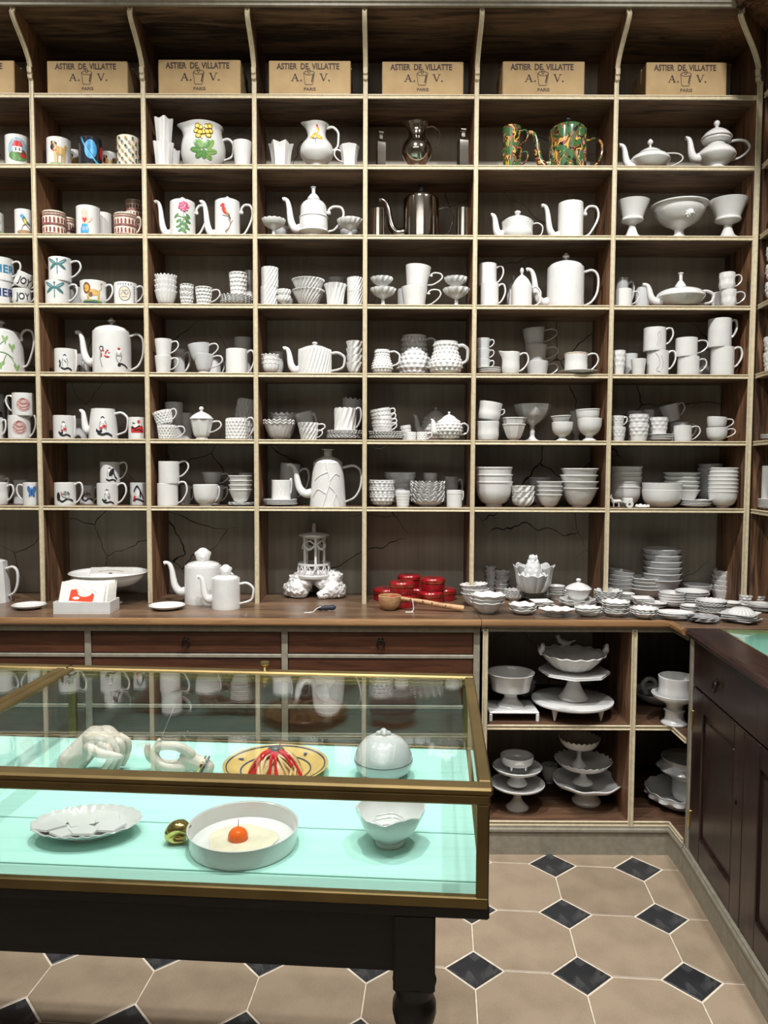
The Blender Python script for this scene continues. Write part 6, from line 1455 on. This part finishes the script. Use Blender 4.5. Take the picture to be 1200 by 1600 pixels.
PLC = [
 ('plate', 'scallop rimmed plates', 'between jelly cups and lotus bowl, front', 788, 819, 919, 939, 5, .4, dict(prof='plate', mod=SCP, n=56)),
 ('plate', 'tiny round plates', 'in front of lotus bowl, left', 819, 838, 917, 938, 5, .4, dict(prof='plate')),
 ('dish', 'square cushion dishes', 'in front of the lotus bowl', 832, 862, 916, 937, 4, .45, dict(prof='sbowl', mod=SQR, n=40)),
 ('cup', 'small tapered cups', 'right of square cushion dishes', 856, 883, 913, 938, 4, .45, dict(prof='flare')),
 ('plate', 'square tray plates', 'below the square cushion dishes, front', 825, 869, 935, 950, 3, .5, dict(prof='plate', mod=SQR, n=40)),
 ('dish', 'shell dishes', 'at front edge near scalloped bowls', 795, 838, 940, 961, 3, .5, dict(prof='sbowl', mod=SCA(7, .1, .08), n=56)),
 ('dish', 'leaf rimmed dishes', 'below white lidded box', 875, 931, 931, 950, 4, .45, dict(prof='sbowl', mod=SCA(9, .07, .06), n=63)),
 ('dish', 'small leaf dishes', 'at front edge below lidded box', 898, 941, 945, 965, 3, .55, dict(prof='sbowl', mod=LEAFP, n=54)),
 ('plate', 'ruffled plates', 'right of white lidded box', 928, 973, 919, 948, 7, .3, dict(prof='plate', mod=SCA(12, .08, .05), n=60)),
 ('plate', 'wavy rim dessert plates', 'front edge centre of crowded counter', 940, 984, 936, 964, 6, .32, dict(prof='plate', mod=SCA(10, .08, .04), n=60)),
 ('bowl', 'shaded serving bowls', 'behind ruffled plates beside upright', 946, 990, 888, 932, 5, .4, dict(prof='sbowl', mat=GREY, tilts=[0, 0, 0, 4, 9])),
 ('bowl', 'shallow round bowls', 'middle of counter beneath leaning leaf', 984, 1039, 898, 936, 4, .5, dict(prof='vbowl')),
 ('bowl', 'large grey bowls', 'tall shaded stack against back wall', 1004, 1065, 854, 922, 6, .4, dict(prof='vbowl', mat=GREY)),
 ('dish', 'square rounded dishes', 'in front of shallow round bowls', 983, 1025, 930, 949, 3, .55, dict(prof='sbowl', mod=SQR, n=40)),
 ('plate', 'flat round plates', 'under the square rounded dishes', 1005, 1042, 938, 952, 3, .5, dict(prof='plate')),
 ('dish', 'fluted shell bowls', 'front edge right of wavy plates', 985, 1029, 946, 968, 3, .6, dict(prof='vbowl', mod=SCA(14, .06, .08), n=70)),
 ('platter', 'oval platters', 'front edge right of shell bowls', 1026, 1084, 951, 970, 3, .5, dict(prof='plate', mod=OVAL, n=48)),
 ('bowl', 'little round bowls', 'middle of counter beside round platters', 1030, 1071, 922, 950, 4, .45, dict(prof='bowl')),
 ('plate', 'large round plates', 'right of the little round bowls', 1055, 1107, 919, 949, 6, .3, dict(prof='plate')),
 ('dish', 'shaded lidded dish', 'against back wall behind round plates', 1067, 1112, 910, 924, 1, 1., dict(prof='sbowl', mat=GREY)),
 ('cup', 'octagonal zigzag cups', 'tall stack below corner upright', 1112, 1152, 888, 935, 5, .3, dict(prof='taper', mod=PNT(10, .06, .05), n=60)),
 ('plate', 'fluted plates', 'front right, left of square plates', 1088, 1136, 934, 962, 7, .3, dict(prof='plate', mod=SCA(20, .06, .03), n=80)),
 ('plate', 'round side plate', 'in front of zigzag cups', 1127, 1157, 938, 951, 2, .6, dict(prof='plate')),
 ('dish', 'bubble moulded dishes, left pair', 'behind shell lid', 1156, 1176, 928, 947, 2, .5, dict(prof='tub', mod=HOB(7, 2, .12), n=56, step=.004)),
 ('dish', 'bubble moulded dishes, right pair', 'behind shell lid', 1176, 1196, 929, 947, 2, .5, dict(prof='tub', mod=HOB(7, 2, .12), n=56, step=.004)),
 ('plate', 'square corner plates', 'far right front under shell lid', 1120, 1192, 951, 975, 4, .35, dict(prof='plate', mod=POLY(4, PI/4+.5), n=48)),
 ('plate', 'round plates', 'at right photo edge behind square plates', 1170, 1215, 940, 957, 5, .35, dict(prof='plate')),
 ('dish', 'silvered twist dishes', 'front corner of the counter', 1076, 1122, 958, 974, 2, .6, dict(prof='sbowl', mod=SPI(10, .09, .5), n=60, mat=plain('silvered_glaze', (.66, .66, .68), .12, .6))),
 ('plate', 'small plates', 'between ruffled plates and grey bowls', 968, 992, 925, 943, 4, .4, dict(prof='plate')),
 ('plate', 'thin round plates', 'between tapered cups and lidded box', 880, 905, 921, 940, 5, .3, dict(prof='plate')),
 ('plate', 'small round plates', 'behind silvered twist dishes', 1062, 1092, 943, 958, 3, .4, dict(prof='plate')),
]
RC = {}
for nm, ds, wh, x0, x1, yt, yb, cnt, hb, kw in PLC: RC[ds] = SC_(nm, ds, wh, x0, x1, yt, yb, cnt, hb, **kw)
p = atZ(871, 962, ZC)
o = VC('leaf_dish', 'white leaf dish on foot with curled stem, front counter edge', 841, 899, 946, 964, prof=[(.45, 0), (.42, .1), (.4, .45), (.6, .55), (.85, .75), (1, 1)], mod=LEAFP, n=60, zf=.5, cat='dish', rf=.3)
r_ = VC('tureen', 'white scalloped lidded box with ball knob on leaf dishes', 890, 928, 917, 938, prof='vcup', mod=SCA(16, .06, .06), n=64, lid=904, ls='ball', lidr=1.02, cat='box', H=.045)
q = RC['leaf rimmed dishes'][-1]; r_.obj.location = (q.X+.005, q.Y+.01, q.z0+.008)
q = RC['shallow round bowls'][-1]
o = V('leaf_dish', '', 8, 0, 1, 0, xyz=(q.X+.035, q.Y, q.z0+.052), R=.062, H=.02, label='pointed white leaf dish leaning in the shallow round bowls', prof='sbowl', mod=lambda R, H: m_oval(.45), n=40, tilt=-28, cat='dish', grp=TG)
q = RC['square corner plates'][-1]
V('shell_lid', '', 8, 0, 1, 0, xyz=(q.X+.005, q.Y, q.z0+.008), R=.047, H=.026, label='fluted white shell lid lying on the square corner plates', prof=[(1, 0), (1, .12), (.85, .5), (.5, .88), (.1, 1)], mod=lambda R, H: m_flute(18, .1), n=72, opened=False, cat='lid', grp=TG)
# the little cart drawn by an animal, seventh shelf
p = atY(958, 788, YS+.03); CZ = zrow(7)
o = empty('donkey_cart_figurine', (p[0]+.044, YS+.03, CZ))
an = [caps([(-.045, 0, .026), (-.018, 0, .026)], [.008, .0085]), caps([(-.046, 0, .03), (-.054, 0, .042)], [.006, .005]), caps([(-.054, 0, .043), (-.064, 0, .036)], [.0055, .0035]), caps([(-.053, -.003, .045), (-.052, -.004, .053)], [.0022, .0015]), caps([(-.053, .003, .045), (-.052, .004, .053)], [.0022, .0015]), caps([(-.012, 0, .028), (-.008, 0, .018)], [.002, .0012])]
for x_, y_ in ((-.044, -.005), (-.042, .005), (-.022, -.005), (-.02, .005)): an.append(caps([(x_, y_, .022), (x_, y_, .012), (x_+.001, y_, .003)], [.0038, .0028, .0026]))
mk('donkey', blob(an, .0013, 2), WHITE, o)
mk('cart', box(-.004, .034, -.014, .014, .018, .04, .003), WHITE, o, sm=0)
for y_ in (-.0165, .0165): mk('wheel', xf(lathe([(.005, -.002), (.0155, -.002), (.0155, .002), (.005, .002), (.005, -.002)], 20), Matrix.Translation((.018, y_, .0155)) @ Matrix.Rotation(PI/2, 4, 'X')), WHITE, o)
mk('shaft', tube([(-.03, -.01, .026), (.0, -.01, .026)], .0015, 6), WHITE, o); mk('shaft', tube([(-.03, .01, .026), (.0, .01, .026)], .0015, 6), WHITE, o)
tag(o, 'small white donkey and cart figurine on the seventh shelf, sixth full bay', 'figurine')
p = atY(1005, 788, YS+.03)
o = mk('flower_ornament', blob([ball((-.025, 0, .006), .009, 6), ball((-.01, .002, .007), .010, 6), ball((.006, -.002, .006), .009, 6), ball((.02, 0, .006), .008, 6), ball((0, -.008, .004), .01, 6, (2.6, .8, .45))], .0018, 1), WHITE, None, (p[0], YS+.03, CZ+.0005))
tag(o, 'little lumpy white flower ornament lying beside the donkey cart figurine', 'ornament')
# ================================================================== lower open shelves
LG = 'cake stands and dishes on the lower shelves'
def VL(name, label, zs, x0, x1, yt, yb, on=None, lift=1., rf=.45, prof='stand', R=None, H=None, Y=None, **kw):
    xc = (x0+x1)/2; z0 = zs if on is None else on.z0+on.H*lift
    if Y is None: Y = on.Y if on is not None else None
    R_ = .1
    for _ in range(6):
        Yc = Y if Y is not None else atZ(xc, yb, z0)[1]+rf*R_
        zt = atY(xc, yt, Yc+R_*.9)[2]; P = atY(xc, yt, Yc+R_*.0)
        R_ = (x1-x0)/2*depth((P[0], Yc, zt))/FPX
    Hh = zt-z0; X = atY(xc, yt, Yc+R_*.9)[0]*Yc/(Yc+R_*.9)
    if 'cat' not in kw: kw['cat'] = 'cake stand' if name == 'cake_stand' else name.split('_')[-1]
    return V(name, '', 8, x0, x1, yt, xyz=(X, Yc, z0), R=R or R_, H=H or max(Hh, .01), label=label, grp=LG, prof=PROF[prof] if isinstance(prof, str) else prof, **kw)
PROF['stand'] = [(.42, 0), (.42, .06), (.34, .14), (.2, .3), (.14, .48), (.14, .66), (.22, .78), (.5, .84), (.93, .9), (1, .97), (1, 1)]
PROF['lowstand'] = [(.4, 0), (.42, .1), (.36, .22), (.28, .4), (.3, .55), (.5, .68), (.9, .82), (1, .96), (1, 1)]
Z1, Z0 = .4925, .1275
def foot(m, x, y, h, r): return shift(lathe([(0, 0), (r*.35, 0), (r*.7, h*.4), (r, h*.9), (r*.8, h), (0, h)], 12), (x, y, 0))
# square tray on feet
p = atZ(803, 1127, Z1); s_ = 39*depth((p[0], p[1], Z1))/FPX
ft = tag(empty('footed_tray', (p[0], p[1]+s_*.72, Z1)), 'square white footed tray under the large goblet, lower open shelf', 'tray', LG)
mk('tray_top', box(-s_, s_, -s_*.8, s_*.8, .03, .038, .003), WHITE, ft, sm=0)
for i in (-1, 1):
    for j in (-1, 1): mk('foot', box(i*(s_-.006)-.006, i*(s_-.006)+.006, j*(s_*.8-.006)-.006, j*(s_*.8-.006)+.006, 0, .03, .002), WHITE, ft, sm=0)
V('goblet', '', 8, 765, 838, 1044, xyz=(p[0]-.003, p[1]+s_*.72, Z1+.0383), R=.0915, H=.132, label='large white flaring goblet standing on the square footed tray', prof=[(.55, 0), (.54, .05), (.36, .16), (.28, .26), (.3, .34), (.5, .42), (.76, .48), (.8, .53), (.84, .7), (.95, .93), (1, 1)], zf=.45, n=48, grp=LG)
# round stand with three cone feet, octagonal stand, bird bowl
p = atZ(902, 1127, Z1); D_ = depth((p[0], p[1]+.1, Z1+.03)); R_ = 62.5*D_/FPX
rs = tag(empty('cake_stand', (p[0], p[1]+.085, Z1)), 'flat round white cake stand on pointed feet, upper open shelf', 'cake stand', LG)
mk('plate', lathe([(0, .048), (R_*.96, .05), (R_, .055), (R_, .061), (R_*.97, .062), (0, .059)], 56), WHITE, rs)
for a0 in (-2.35, -.75, 1.57): mk('foot', shift(lathe([(0, 0), (.003, .002), (.011, .035), (.013, .05), (0, .05)], 14), (R_*.78*math.cos(a0), R_*.78*math.sin(a0), 0)), WHITE, rs)
base = Rec(); base.X, base.Y, base.z0, base.H = rs.location[0], rs.location[1], Z1, .0625
p8 = V('cake_stand', '', 8, 0, 1, 0, xyz=(base.X+.005, base.Y, Z1+.0628), R=54*D_/FPX, H=.112, label='octagonal white cake stand standing on the round footed stand', prof=[(.42, 0), (.42, .05), (.36, .14), (.25, .35), (.17, .62), (.18, .8), (.35, .86), (.95, .9), (1, .95), (1, 1)], mod=lambda R, H: (lambda th, r, z, o: m_polyg(8, H, .2)(th, r, z, o) if z > .84*H else (r, z)), n=64, zf=.93, cat='cake stand', grp=LG)
bb = V('bird_bowl', '', 8, 850, 952, 1012, xyz=(p8.X-.006, p8.Y, p8.z0+p8.H*.95+.004), R=.128, H=.068, label='scalloped white bowl with perched birds on the octagonal stand', prof='vbowl', mod=SCA(16, .04, .04), n=96, t=.004, grp=LG, cat='bowl', opened=True, force=True)
def bird(a0, tail):
    R, H = bb.R*.97, bb.H
    c_ = np.array([R*math.cos(a0), R*math.sin(a0), H+.012]); f = np.array([-math.sin(a0)*tail, math.cos(a0)*tail, 0])
    P_ = lambda a, z: tuple(c_+f*a+np.array([0, 0, z]))
    return blob([caps([P_(-.022, -.004), P_(.0, .0), P_(.016, .008)], [.008, .014, .011]), caps([P_(.02, .014), P_(.022, .024)], [.0085, .0085]), caps([P_(.029, .024), P_(.037, .021)], [.0035, .001]), caps([P_(-.02, -.002), P_(-.05, .008)], [.007, .003]), caps([P_(-.0, -.004), P_(.0, -.016)], [.006, .006])], .0026, 3)
mk('bird', bird(PI*1.02, 1), WHITE, bb.obj); mk('bird', bird(-.1, -1), WHITE, bb.obj); mk('bird', bird(PI*.52, 1), WHITE, bb.obj)
# lower left stack
a = VL('cake_stand', 'white cake stand, lowest of the left pile, bottom open shelf', Z0, 767, 851, 1207, 1270, rf=.42)
b = VL('cake_stand', 'white cake stand in middle of left pile, bottom open shelf', Z0, 770, 847, 1183, 0, on=a, lift=.93, prof='lowstand')
V('footed_dish', '', 8, 0, 1, 0, xyz=(b.X-.002, b.Y, b.z0+b.H*.9), R=.064, H=.048, label='small three-footed white dish on top of left cake stands', prof=[(.1, .28), (.7, .3), (.92, .45), (1, .7), (1, 1)], grp=LG, cat='dish', opened=True, zf=.32, force=True)
dd = bpy.data.objects[[o.name for o in bpy.data.objects if o.name.startswith('footed_dish')][-1]]
for a0 in (-2.2, -.9, 1.57): mk('foot', foot(None, .045*math.cos(a0), .045*math.sin(a0), .018, .006), WHITE, dd)
c_ = VL('cake_stand', 'broad white scalloped stand, lowest of right pile, bottom shelf', Z0, 864, 970, 1198, 1262, rf=.38, prof='lowstand', mod=lambda R, H: m_scal(8, .03*H, H), n=72)
LAT = lambda R, H: (lambda th, r, z, o: (r*(1+.025*math.cos(24*th)), z+.03*H*math.cos(24*th)) if z > .88*H else (r, z))
PROF['lattice'] = [(.36, 0), (.36, .03), (.3, .1), (.14, .24), (.1, .4), (.12, .5), (.1, .6), (.3, .66), (.7, .7), (.88, .82), (1, 1)]
d_ = VL('cake_stand', 'ruffled white pedestal dish in middle of right pile', Z0, 868, 955, 1172, 0, on=c_, lift=.84, prof='lattice', zf=.68, mod=LAT, n=144)
VL('cake_stand', 'ruffled white pedestal dish on top of right pile', Z0, 874, 937, 1143, 0, on=d_, lift=.72, prof='lattice', zf=.68, mod=LAT, n=144)
VL('bowl', 'shaded white bowl behind cake stands, bottom open shelf', Z0, 846, 872, 1190, 1228, prof='bowl', mat=GREY, Y=3.15)
VL('bowl', 'shaded bowl at back left behind the goblet', Z1, 800, 838, 1060, 0, prof='bowl', mat=GREY, Y=3.18)
# corner compartment
p = atZ(1058, 1139, Z1)
a = V('cake_stand', '', 8, 0, 1, 0, xyz=(p[0]+.012, p[1]+.06, Z1), R=.085, H=.115, label='white pedestal dish in the corner compartment, upper shelf', prof=[(.55, 0), (.56, .05), (.42, .16), (.4, .4), (.46, .46), (.36, .52), (.42, .66), (.9, .86), (1, 1)], zf=.7, grp=LG, cat='cake stand')
V('bowl', '', 8, 0, 1, 0, xyz=(a.X+.005, a.Y, a.z0+.09), R=.066, H=.09, label='round white bowl sitting in corner pedestal dish', prof='tub', grp=LG)
p = atZ(1018, 1112, Z1)
sw = V('swan_dish', '', 8, 0, 1, 0, xyz=(p[0]+.075, p[1]+.13, Z1), R=.11, H=.045, label='shaded white dish with swan neck handle, corner compartment', prof='sbowl', mat=GREY, n=48, grp=LG, cat='dish', force=True, opened=True)
mk('swan_neck', tube(crom([(-.06, -.02, .04), (-.075, -.02, .075), (-.055, -.02, .1), (-.03, -.02, .095), (-.02, -.02, .075), (-.035, -.02, .062), (-.06, -.02, .06)], 5), [.012, .009, .008, .009], 10), GREY, sw.obj)
p = atZ(1058, 1273, Z0)
ROC = lambda R, H: comb(m_hob(14, 1, .09*R, H, .35, .85), m_scal(14, .05*H, H))
a = V('platter', '', 8, 0, 1, 0, xyz=(p[0]+.055, p[1]+.1, Z0), R=.14, H=.06, label='deep rope-edged white platter, corner compartment, bottom shelf', prof=[(.6, 0), (.7, .12), (.9, .5), (1, 1)], mod=ROC, n=112, step=.008, grp=LG)
b = V('bowl', '', 8, 0, 1, 0, xyz=(a.X+.03, a.Y+.02, Z0+.012), R=.06, H=.085, label='plain white bowl upright in the rope-edged platter', prof='tub', grp=LG)
V('bowl', '', 8, 0, 1, 0, xyz=(a.X+.02, a.Y-.0, Z0+.1), R=.108, H=.085, label='ornate garlanded white bowl above the rope-edged platter', prof=[(.45, 0), (.6, .1), (.98, .45), (1, .6), (.86, .8), (.92, 1)], mod=lambda R, H: m_hob(10, 1, .07*R, H, .3, .7), n=100, step=.006, grp=LG)
# ================================================================== inside the glass case
VG = 'showpieces inside the glass case'
def on_bed(name, label, px, py, dz, R, H, **kw):
    p = atZ(px, py, BZ+dz); return V(name, '', 8, 0, 1, 0, xyz=(p[0], p[1], BZ+.0006), R=R, H=H, label=label, grp=VG, **kw)
# patchwork oval plate
D1 = depth(atZ(136, 1288, BZ+.02))/FPX
pl = on_bed('plate', 'scalloped white oval plate with overlapping shards, glass case front left', 136, 1285, .024, 84*D1, .027, prof=[(.42, 0), (.44, .15), (.5, .4), (.75, .55), (.9, .8), (1, 1)], mod=lambda R, H: comb(m_oval(.68), m_scal(22, .05*H, H), m_flute(22, .015)), n=132, zf=.3, opened=True, force=True, rz=6)
for i, (x_, y_, rot, sz) in enumerate(((-.055, .02, .3, .04), (-.03, -.025, 1.1, .036), (.02, .025, 2.0, .042), (.045, -.015, .2, .036), (-.065, -.01, 2.6, .03), (.005, -.03, 1.7, .03), (-.01, .008, .8, .038))):
    poly = [(sz*math.cos(a0+rot)*(1.1 if k_ % 2 else .8), .7*sz*math.sin(a0+rot)) for k_, a0 in enumerate((0, 1.1, 2.2, 3.6, 4.9))]
    rr_ = math.hypot(x_, y_/.68)/pl.R; z_ = .0165+.011*max(0, rr_-.35)+.0006*i
    sh = prism(poly, lambda u, v, w: (u+x_, v+y_, z_+w+(u*x_+v*y_)/.1*.012), 0, .004)
    mk('shard', sh, WHITE, pl.obj, sm=0)
# frying pan dish with egg
D2 = depth(atZ(380, 1291, BZ+.033))/FPX
pn = on_bed('pan', 'round white enamelled pan with fried egg and gold handle', 380, 1291, .033, 86*D2, .034, prof=[(.93, 0), (.96, .06), (.975, .5), (1, 1)], n=72, t=.0025, force=True, opened=True, cat='pan')
mk('egg_white', ([(v[0]-.004, v[1]+.004, v[2]+.0045) for v in lathe([(0, .001), (.058, .0008), (.062, .0003)], 48, lambda th, r, z, o: (r*(1+.06*math.sin(3*th+1)+.04*math.sin(5*th)), z))[0]], lathe([(0, .001), (.058, .0008), (.062, .0003)], 48)[1]), C(.72, .66, .5, .15), pn.obj)
yk = mk('egg_yolk', ball((-.011, .008, .0095), .0185, 12, (1, 1, .92)), C(.85, .13, .01, .08), pn.obj)
mk('yolk_spike', tube([(-.011, .01, .026), (-.0105, .012, .040)], [.0008, .0005], 6), C(.5, .12, .05), yk)
hm = crom([(-.098, .0, .024), (-.112, .002, .03), (-.124, .004, .026), (-.130, .006, .016), (-.122, .006, .008), (-.106, .004, .008)], 4)
mk('gold_handle', tube(hm, [.008, .012, .013, .012, .010, .007], 12, 1.5), GOLD, pn.obj)
mk('rim_line', lathe([(pn.R*.985, .0338), (pn.R*1.003, .0335), (pn.R*1.003, .0352), (pn.R*.985, .0355), (pn.R*.985, .0338)], 72), GREY, pn.obj)
# ragged bowl
D3 = depth(atZ(609, 1275, BZ+.05))/FPX
RAG = lambda R, H: (lambda th, r, z, o: (r*(1+.05*math.sin(3*th+.5)*(z/H)+.03*math.sin(7*th)*(z/H)), z+H*(.05*math.sin(4*th)+.05*abs(math.sin(5.5*th)))*max(0, z/H)**3))
rb = on_bed('bowl', 'ragged-rim octagonal white bowl with gold thread, glass case front right', 609, 1275, .05, 54*D3, .062, prof=[(.42, 0), (.44, .12), (.42, .17), (.72, .42), (.93, .75), (1, 1)], mod=RAG, n=96, t=.003, opened=True, force=True)
for zz, s__, rr0 in ((.0, .6, .48), (.012, .5, .35), (.02, .42, .2)):
    pts = [(rb.R*s__*math.cos(t_)*(1+.15*math.sin(3*t_+zz*90))-.004, rb.R*s__*.8*math.sin(t_)*(1+.2*math.sin(2*t_))+.004, .018+zz*1.2) for t_ in np.linspace(0, 2*PI, 40)]
    mk('inner_ridge', tube(pts, .0016, 6, caps=False), GREY, rb.obj)
# spaghetti plate
D4 = depth(atZ(431, 1194, BZ+.022))/FPX
YP = C(.66, .46, .16, .2)
sp_ = on_bed('plate', 'yellow ceramic plate of sculpted spaghetti with red sauce', 431, 1194, .022, 82*D4, .024, prof=[(.5, 0), (.52, .15), (.6, .3), (.75, .5), (1, 1)], n=72, mat=YP, opened=True, force=True)
def rim_z(r): return .024*float(np.interp(r/sp_.R, [.5, .6, .75, 1], [.2, .3, .5, 1]))+.0028
for q in (.93, .66):
    r_ = sp_.R*q; mk('blue_line', lathe([(r_-.0012, rim_z(r_-.0012)+.0003), (r_+.0012, rim_z(r_+.0012)+.0003), (r_+.0012, rim_z(r_+.0012)-.0008), (r_-.0012, rim_z(r_-.0012)-.0008), (r_-.0012, rim_z(r_-.0012)+.0003)], 72), NAVY, sp_.obj)
for a0 in (.9, 2.7, 3.7, 5.6): mk('blue_leaf', xf(ball((0, 0, 0), .007, 6, (1, .6, .12)), Matrix.Translation((sp_.R*.8*math.cos(a0), sp_.R*.8*math.sin(a0), rim_z(sp_.R*.8)+.0008)) @ Matrix.Rotation(a0+.6, 4, 'Z')), NAVY, sp_.obj)
PASTA = C(.72, .52, .26, .35); SAU = C(.62, .015, .03, .12)
random.seed(21); ps = [lathe([(0, .004), (.052, .004), (.047, .022), (.03, .038), (0, .043)], 28)]
for i in range(46):
    a0 = random.uniform(0, 2*PI); sw_ = random.uniform(.4, 1.3)*random.choice((-1, 1)); P_ = []
    for t_ in np.linspace(0, 1, 9):
        r_ = .006+.053*t_**.8; P_.append((r_*math.cos(a0+sw_*t_), r_*math.sin(a0+sw_*t_), .043*(1-t_**2.2)+.006))
    ps.append(tube(P_, .0026, 6))
o = mk('spaghetti', join(*ps), PASTA, sp_.obj); o['kind'] = 'stuff'
for i in range(6):
    a0 = (-2.75, -2.45, -1.75, -1.5, -.75, -.5)[i]; ln = (1., .9, .95, .85, .7, 1.)[i]; P_ = []
    for t_ in np.linspace(.05, ln, 9):
        r_ = .008+.054*t_**.8; P_.append((r_*math.cos(a0+.1*t_), r_*math.sin(a0+.1*t_), .044*(1-t_**2.2)+.008))
    mk('sauce_drip', join(tube(P_, [.0065, .0045, .003, .0026, .0038], 8), ball(P_[-1], .0048, 5)), SAU, sp_.obj)
mk('herb', blob([ball((0, -.008, .056), .011, 6, (1, 1, .8)), ball((.011, .001, .053), .008, 5), ball((-.011, .0, .053), .008, 5), ball((.002, -.009, .054), .008, 5), ball((.001, .009, .054), .008, 5), ball((.0, -.012, .046), .007, 5)], .002, 1), C(.06, .09, .08, .2), sp_.obj)
mk('cocktail_stick', tube([(.006, .0, .054), (.012, .004, .076)], .0011, 6), SAU, sp_.obj)
random.seed(7)
# domed box
D5 = depth(atZ(598, 1200, BZ+.04))/FPX; p = atZ(599, 1222, BZ); Rd = 47.5*D5
dm = tag(empty('domed_box', (p[0], p[1]+.035, BZ)), 'round pale grey domed box with small fruit knob in glass case', 'box', VG)
mk('box_base', lathe([(0, .0006), (Rd*.62, .0006), (Rd*.66, .005), (Rd*.9, .016), (Rd*1.0, .034), (Rd*.99, .038), (0, .038)], 56), GREY, dm)
ld = mk('domed_lid', lathe([(0, .0385), (Rd*.985, .0385), (Rd*.97, .048), (Rd*.86, .066), (Rd*.62, .083), (Rd*.3, .092), (0, .094)], 56), GREY, dm)
mk('seam_line', lathe([(Rd*.98, .0378), (Rd*1.0, .0378), (Rd*1.0, .0392), (Rd*.98, .0392), (Rd*.98, .0378)], 56), C(.1, .12, .14), dm)
mk('fruit_knob', blob([ball((0, 0, .098), .009, 6), ball((-.011, -.002, .095), .007, 6), ball((.011, -.001, .095), .0065, 6), ball((.002, -.009, .096), .006, 6)], .0018, 1), GREY, ld)
# two porcelain hands
p = atZ(150, 1213, BZ)
h1 = tag(empty('porcelain_hand', (p[0], p[1]+.02, BZ)), 'pale porcelain hand bent at the wrist with hanging fingers, left', 'sculpture', VG)
fl_ = [caps([(-.062, .0, .022), (-.035, .0, .05), (-.008, .0, .08)], [.031, .029, .026], 5, 14), caps([(-.012, .02, .08), (.012, .018, .083), (.03, .015, .072)], [.017, .018, .015]), caps([(-.012, -.012, .08), (.012, -.014, .082), (.03, -.015, .07)], [.019, .018, .016]), caps([(-.015, .0, .078), (.02, .0, .074)], [.022, .018])]
for i, (yo, tipz, tx) in enumerate(((-.028, .012, .012), (-.011, .008, .026), (.006, .008, .038), (.023, .012, .046))):
    x0_ = .016+.008*i
    fl_.append(caps([(x0_, yo, .074), (x0_+.018, yo-.003, .062), (x0_+.016, yo-.003, .036), (tx, yo-.002, tipz)], [.0085, .0078, .0072, .006], 4))
fl_.append(caps([(-.012, -.026, .066), (.014, -.036, .058), (.036, -.036, .054), (.058, -.032, .049)], [.013, .0105, .0092, .0062], 4))
mm = blob(fl_, .0016, 2); mk('hand_body', ([(v[0], v[1], max(v[2], .0006)) for v in mm[0]], mm[1]), FLESH, h1, sm=0); h1.children[0].data.polygons.foreach_set('use_smooth', [True]*len(h1.children[0].data.polygons))
mk('finger_ring', xf(lathe([(.0095, -.0018), (.0118, -.0018), (.0118, .0018), (.0095, .0018), (.0095, -.0018)], 18), Matrix.Translation((.034, -.015, .062)) @ Matrix.Rotation(.5, 4, 'Y')), C(.35, .2, .15), h1)
p = atZ(270, 1214, BZ)
h2 = tag(empty('porcelain_hand', (p[0], p[1]+.01, BZ)), 'pale porcelain hand pinching thumb and forefinger with gold bracelet, right', 'sculpture', VG)
fl_ = [caps([(.072, .004, .016), (.05, .002, .026), (.03, .0, .036)], [.0165, .0185, .02], 4, 14), caps([(.035, .0, .045), (.038, 0, .028), (.018, .0, .018)], [.014, .016, .014]), caps([(.02, .004, .02), (-.012, .006, .015), (-.04, .008, .018)], [.0165, .0165, .0135]),
       caps([(.038, -.006, .05), (.018, -.010, .066), (-.008, -.012, .071), (-.03, -.010, .066), (-.036, -.006, .054)], [.0115, .0105, .0095, .0085, .0068], 4),
       caps([(.02, -.012, .022), (-.008, -.018, .024), (-.026, -.016, .032), (-.037, -.010, .047), (-.040, -.008, .058)], [.0125, .0115, .0095, .0085, .0068], 4),
       caps([(-.03, .008, .022), (-.044, .006, .034), (-.044, .004, .052), (-.032, .002, .076)], [.0105, .0098, .0085, .0062], 4),
       caps([(-.036, .016, .02), (-.056, .016, .032), (-.062, .014, .05), (-.060, .012, .062)], [.010, .0092, .0082, .0062], 4),
       caps([(-.03, .024, .018), (-.052, .028, .026), (-.064, .028, .04), (-.066, .026, .052)], [.009, .0082, .0074, .0058], 4)]
mm = blob(fl_, .0016, 3); q_ = mk('hand_body', ([(v[0], v[1], max(v[2], .0006)) for v in mm[0]], mm[1]), FLESH, h2, sm=0); q_.data.polygons.foreach_set('use_smooth', [True]*len(q_.data.polygons))
for t_, mt in ((.060, GOLD), (.068, BLACKG)):
    mk('bracelet', xf(lathe([(.0185, -.002), (.0215, -.002), (.0215, .002), (.0185, .002), (.0185, -.002)], 28), Matrix.Translation((t_, .003, .0215)) @ Matrix.Rotation(PI/2+.45, 4, 'Y')), mt, h2)
mk('wire', tube([(-.036, -.006, .06), (.005, .0, .16)], .0006, 5), C(.5, .5, .5), h2)
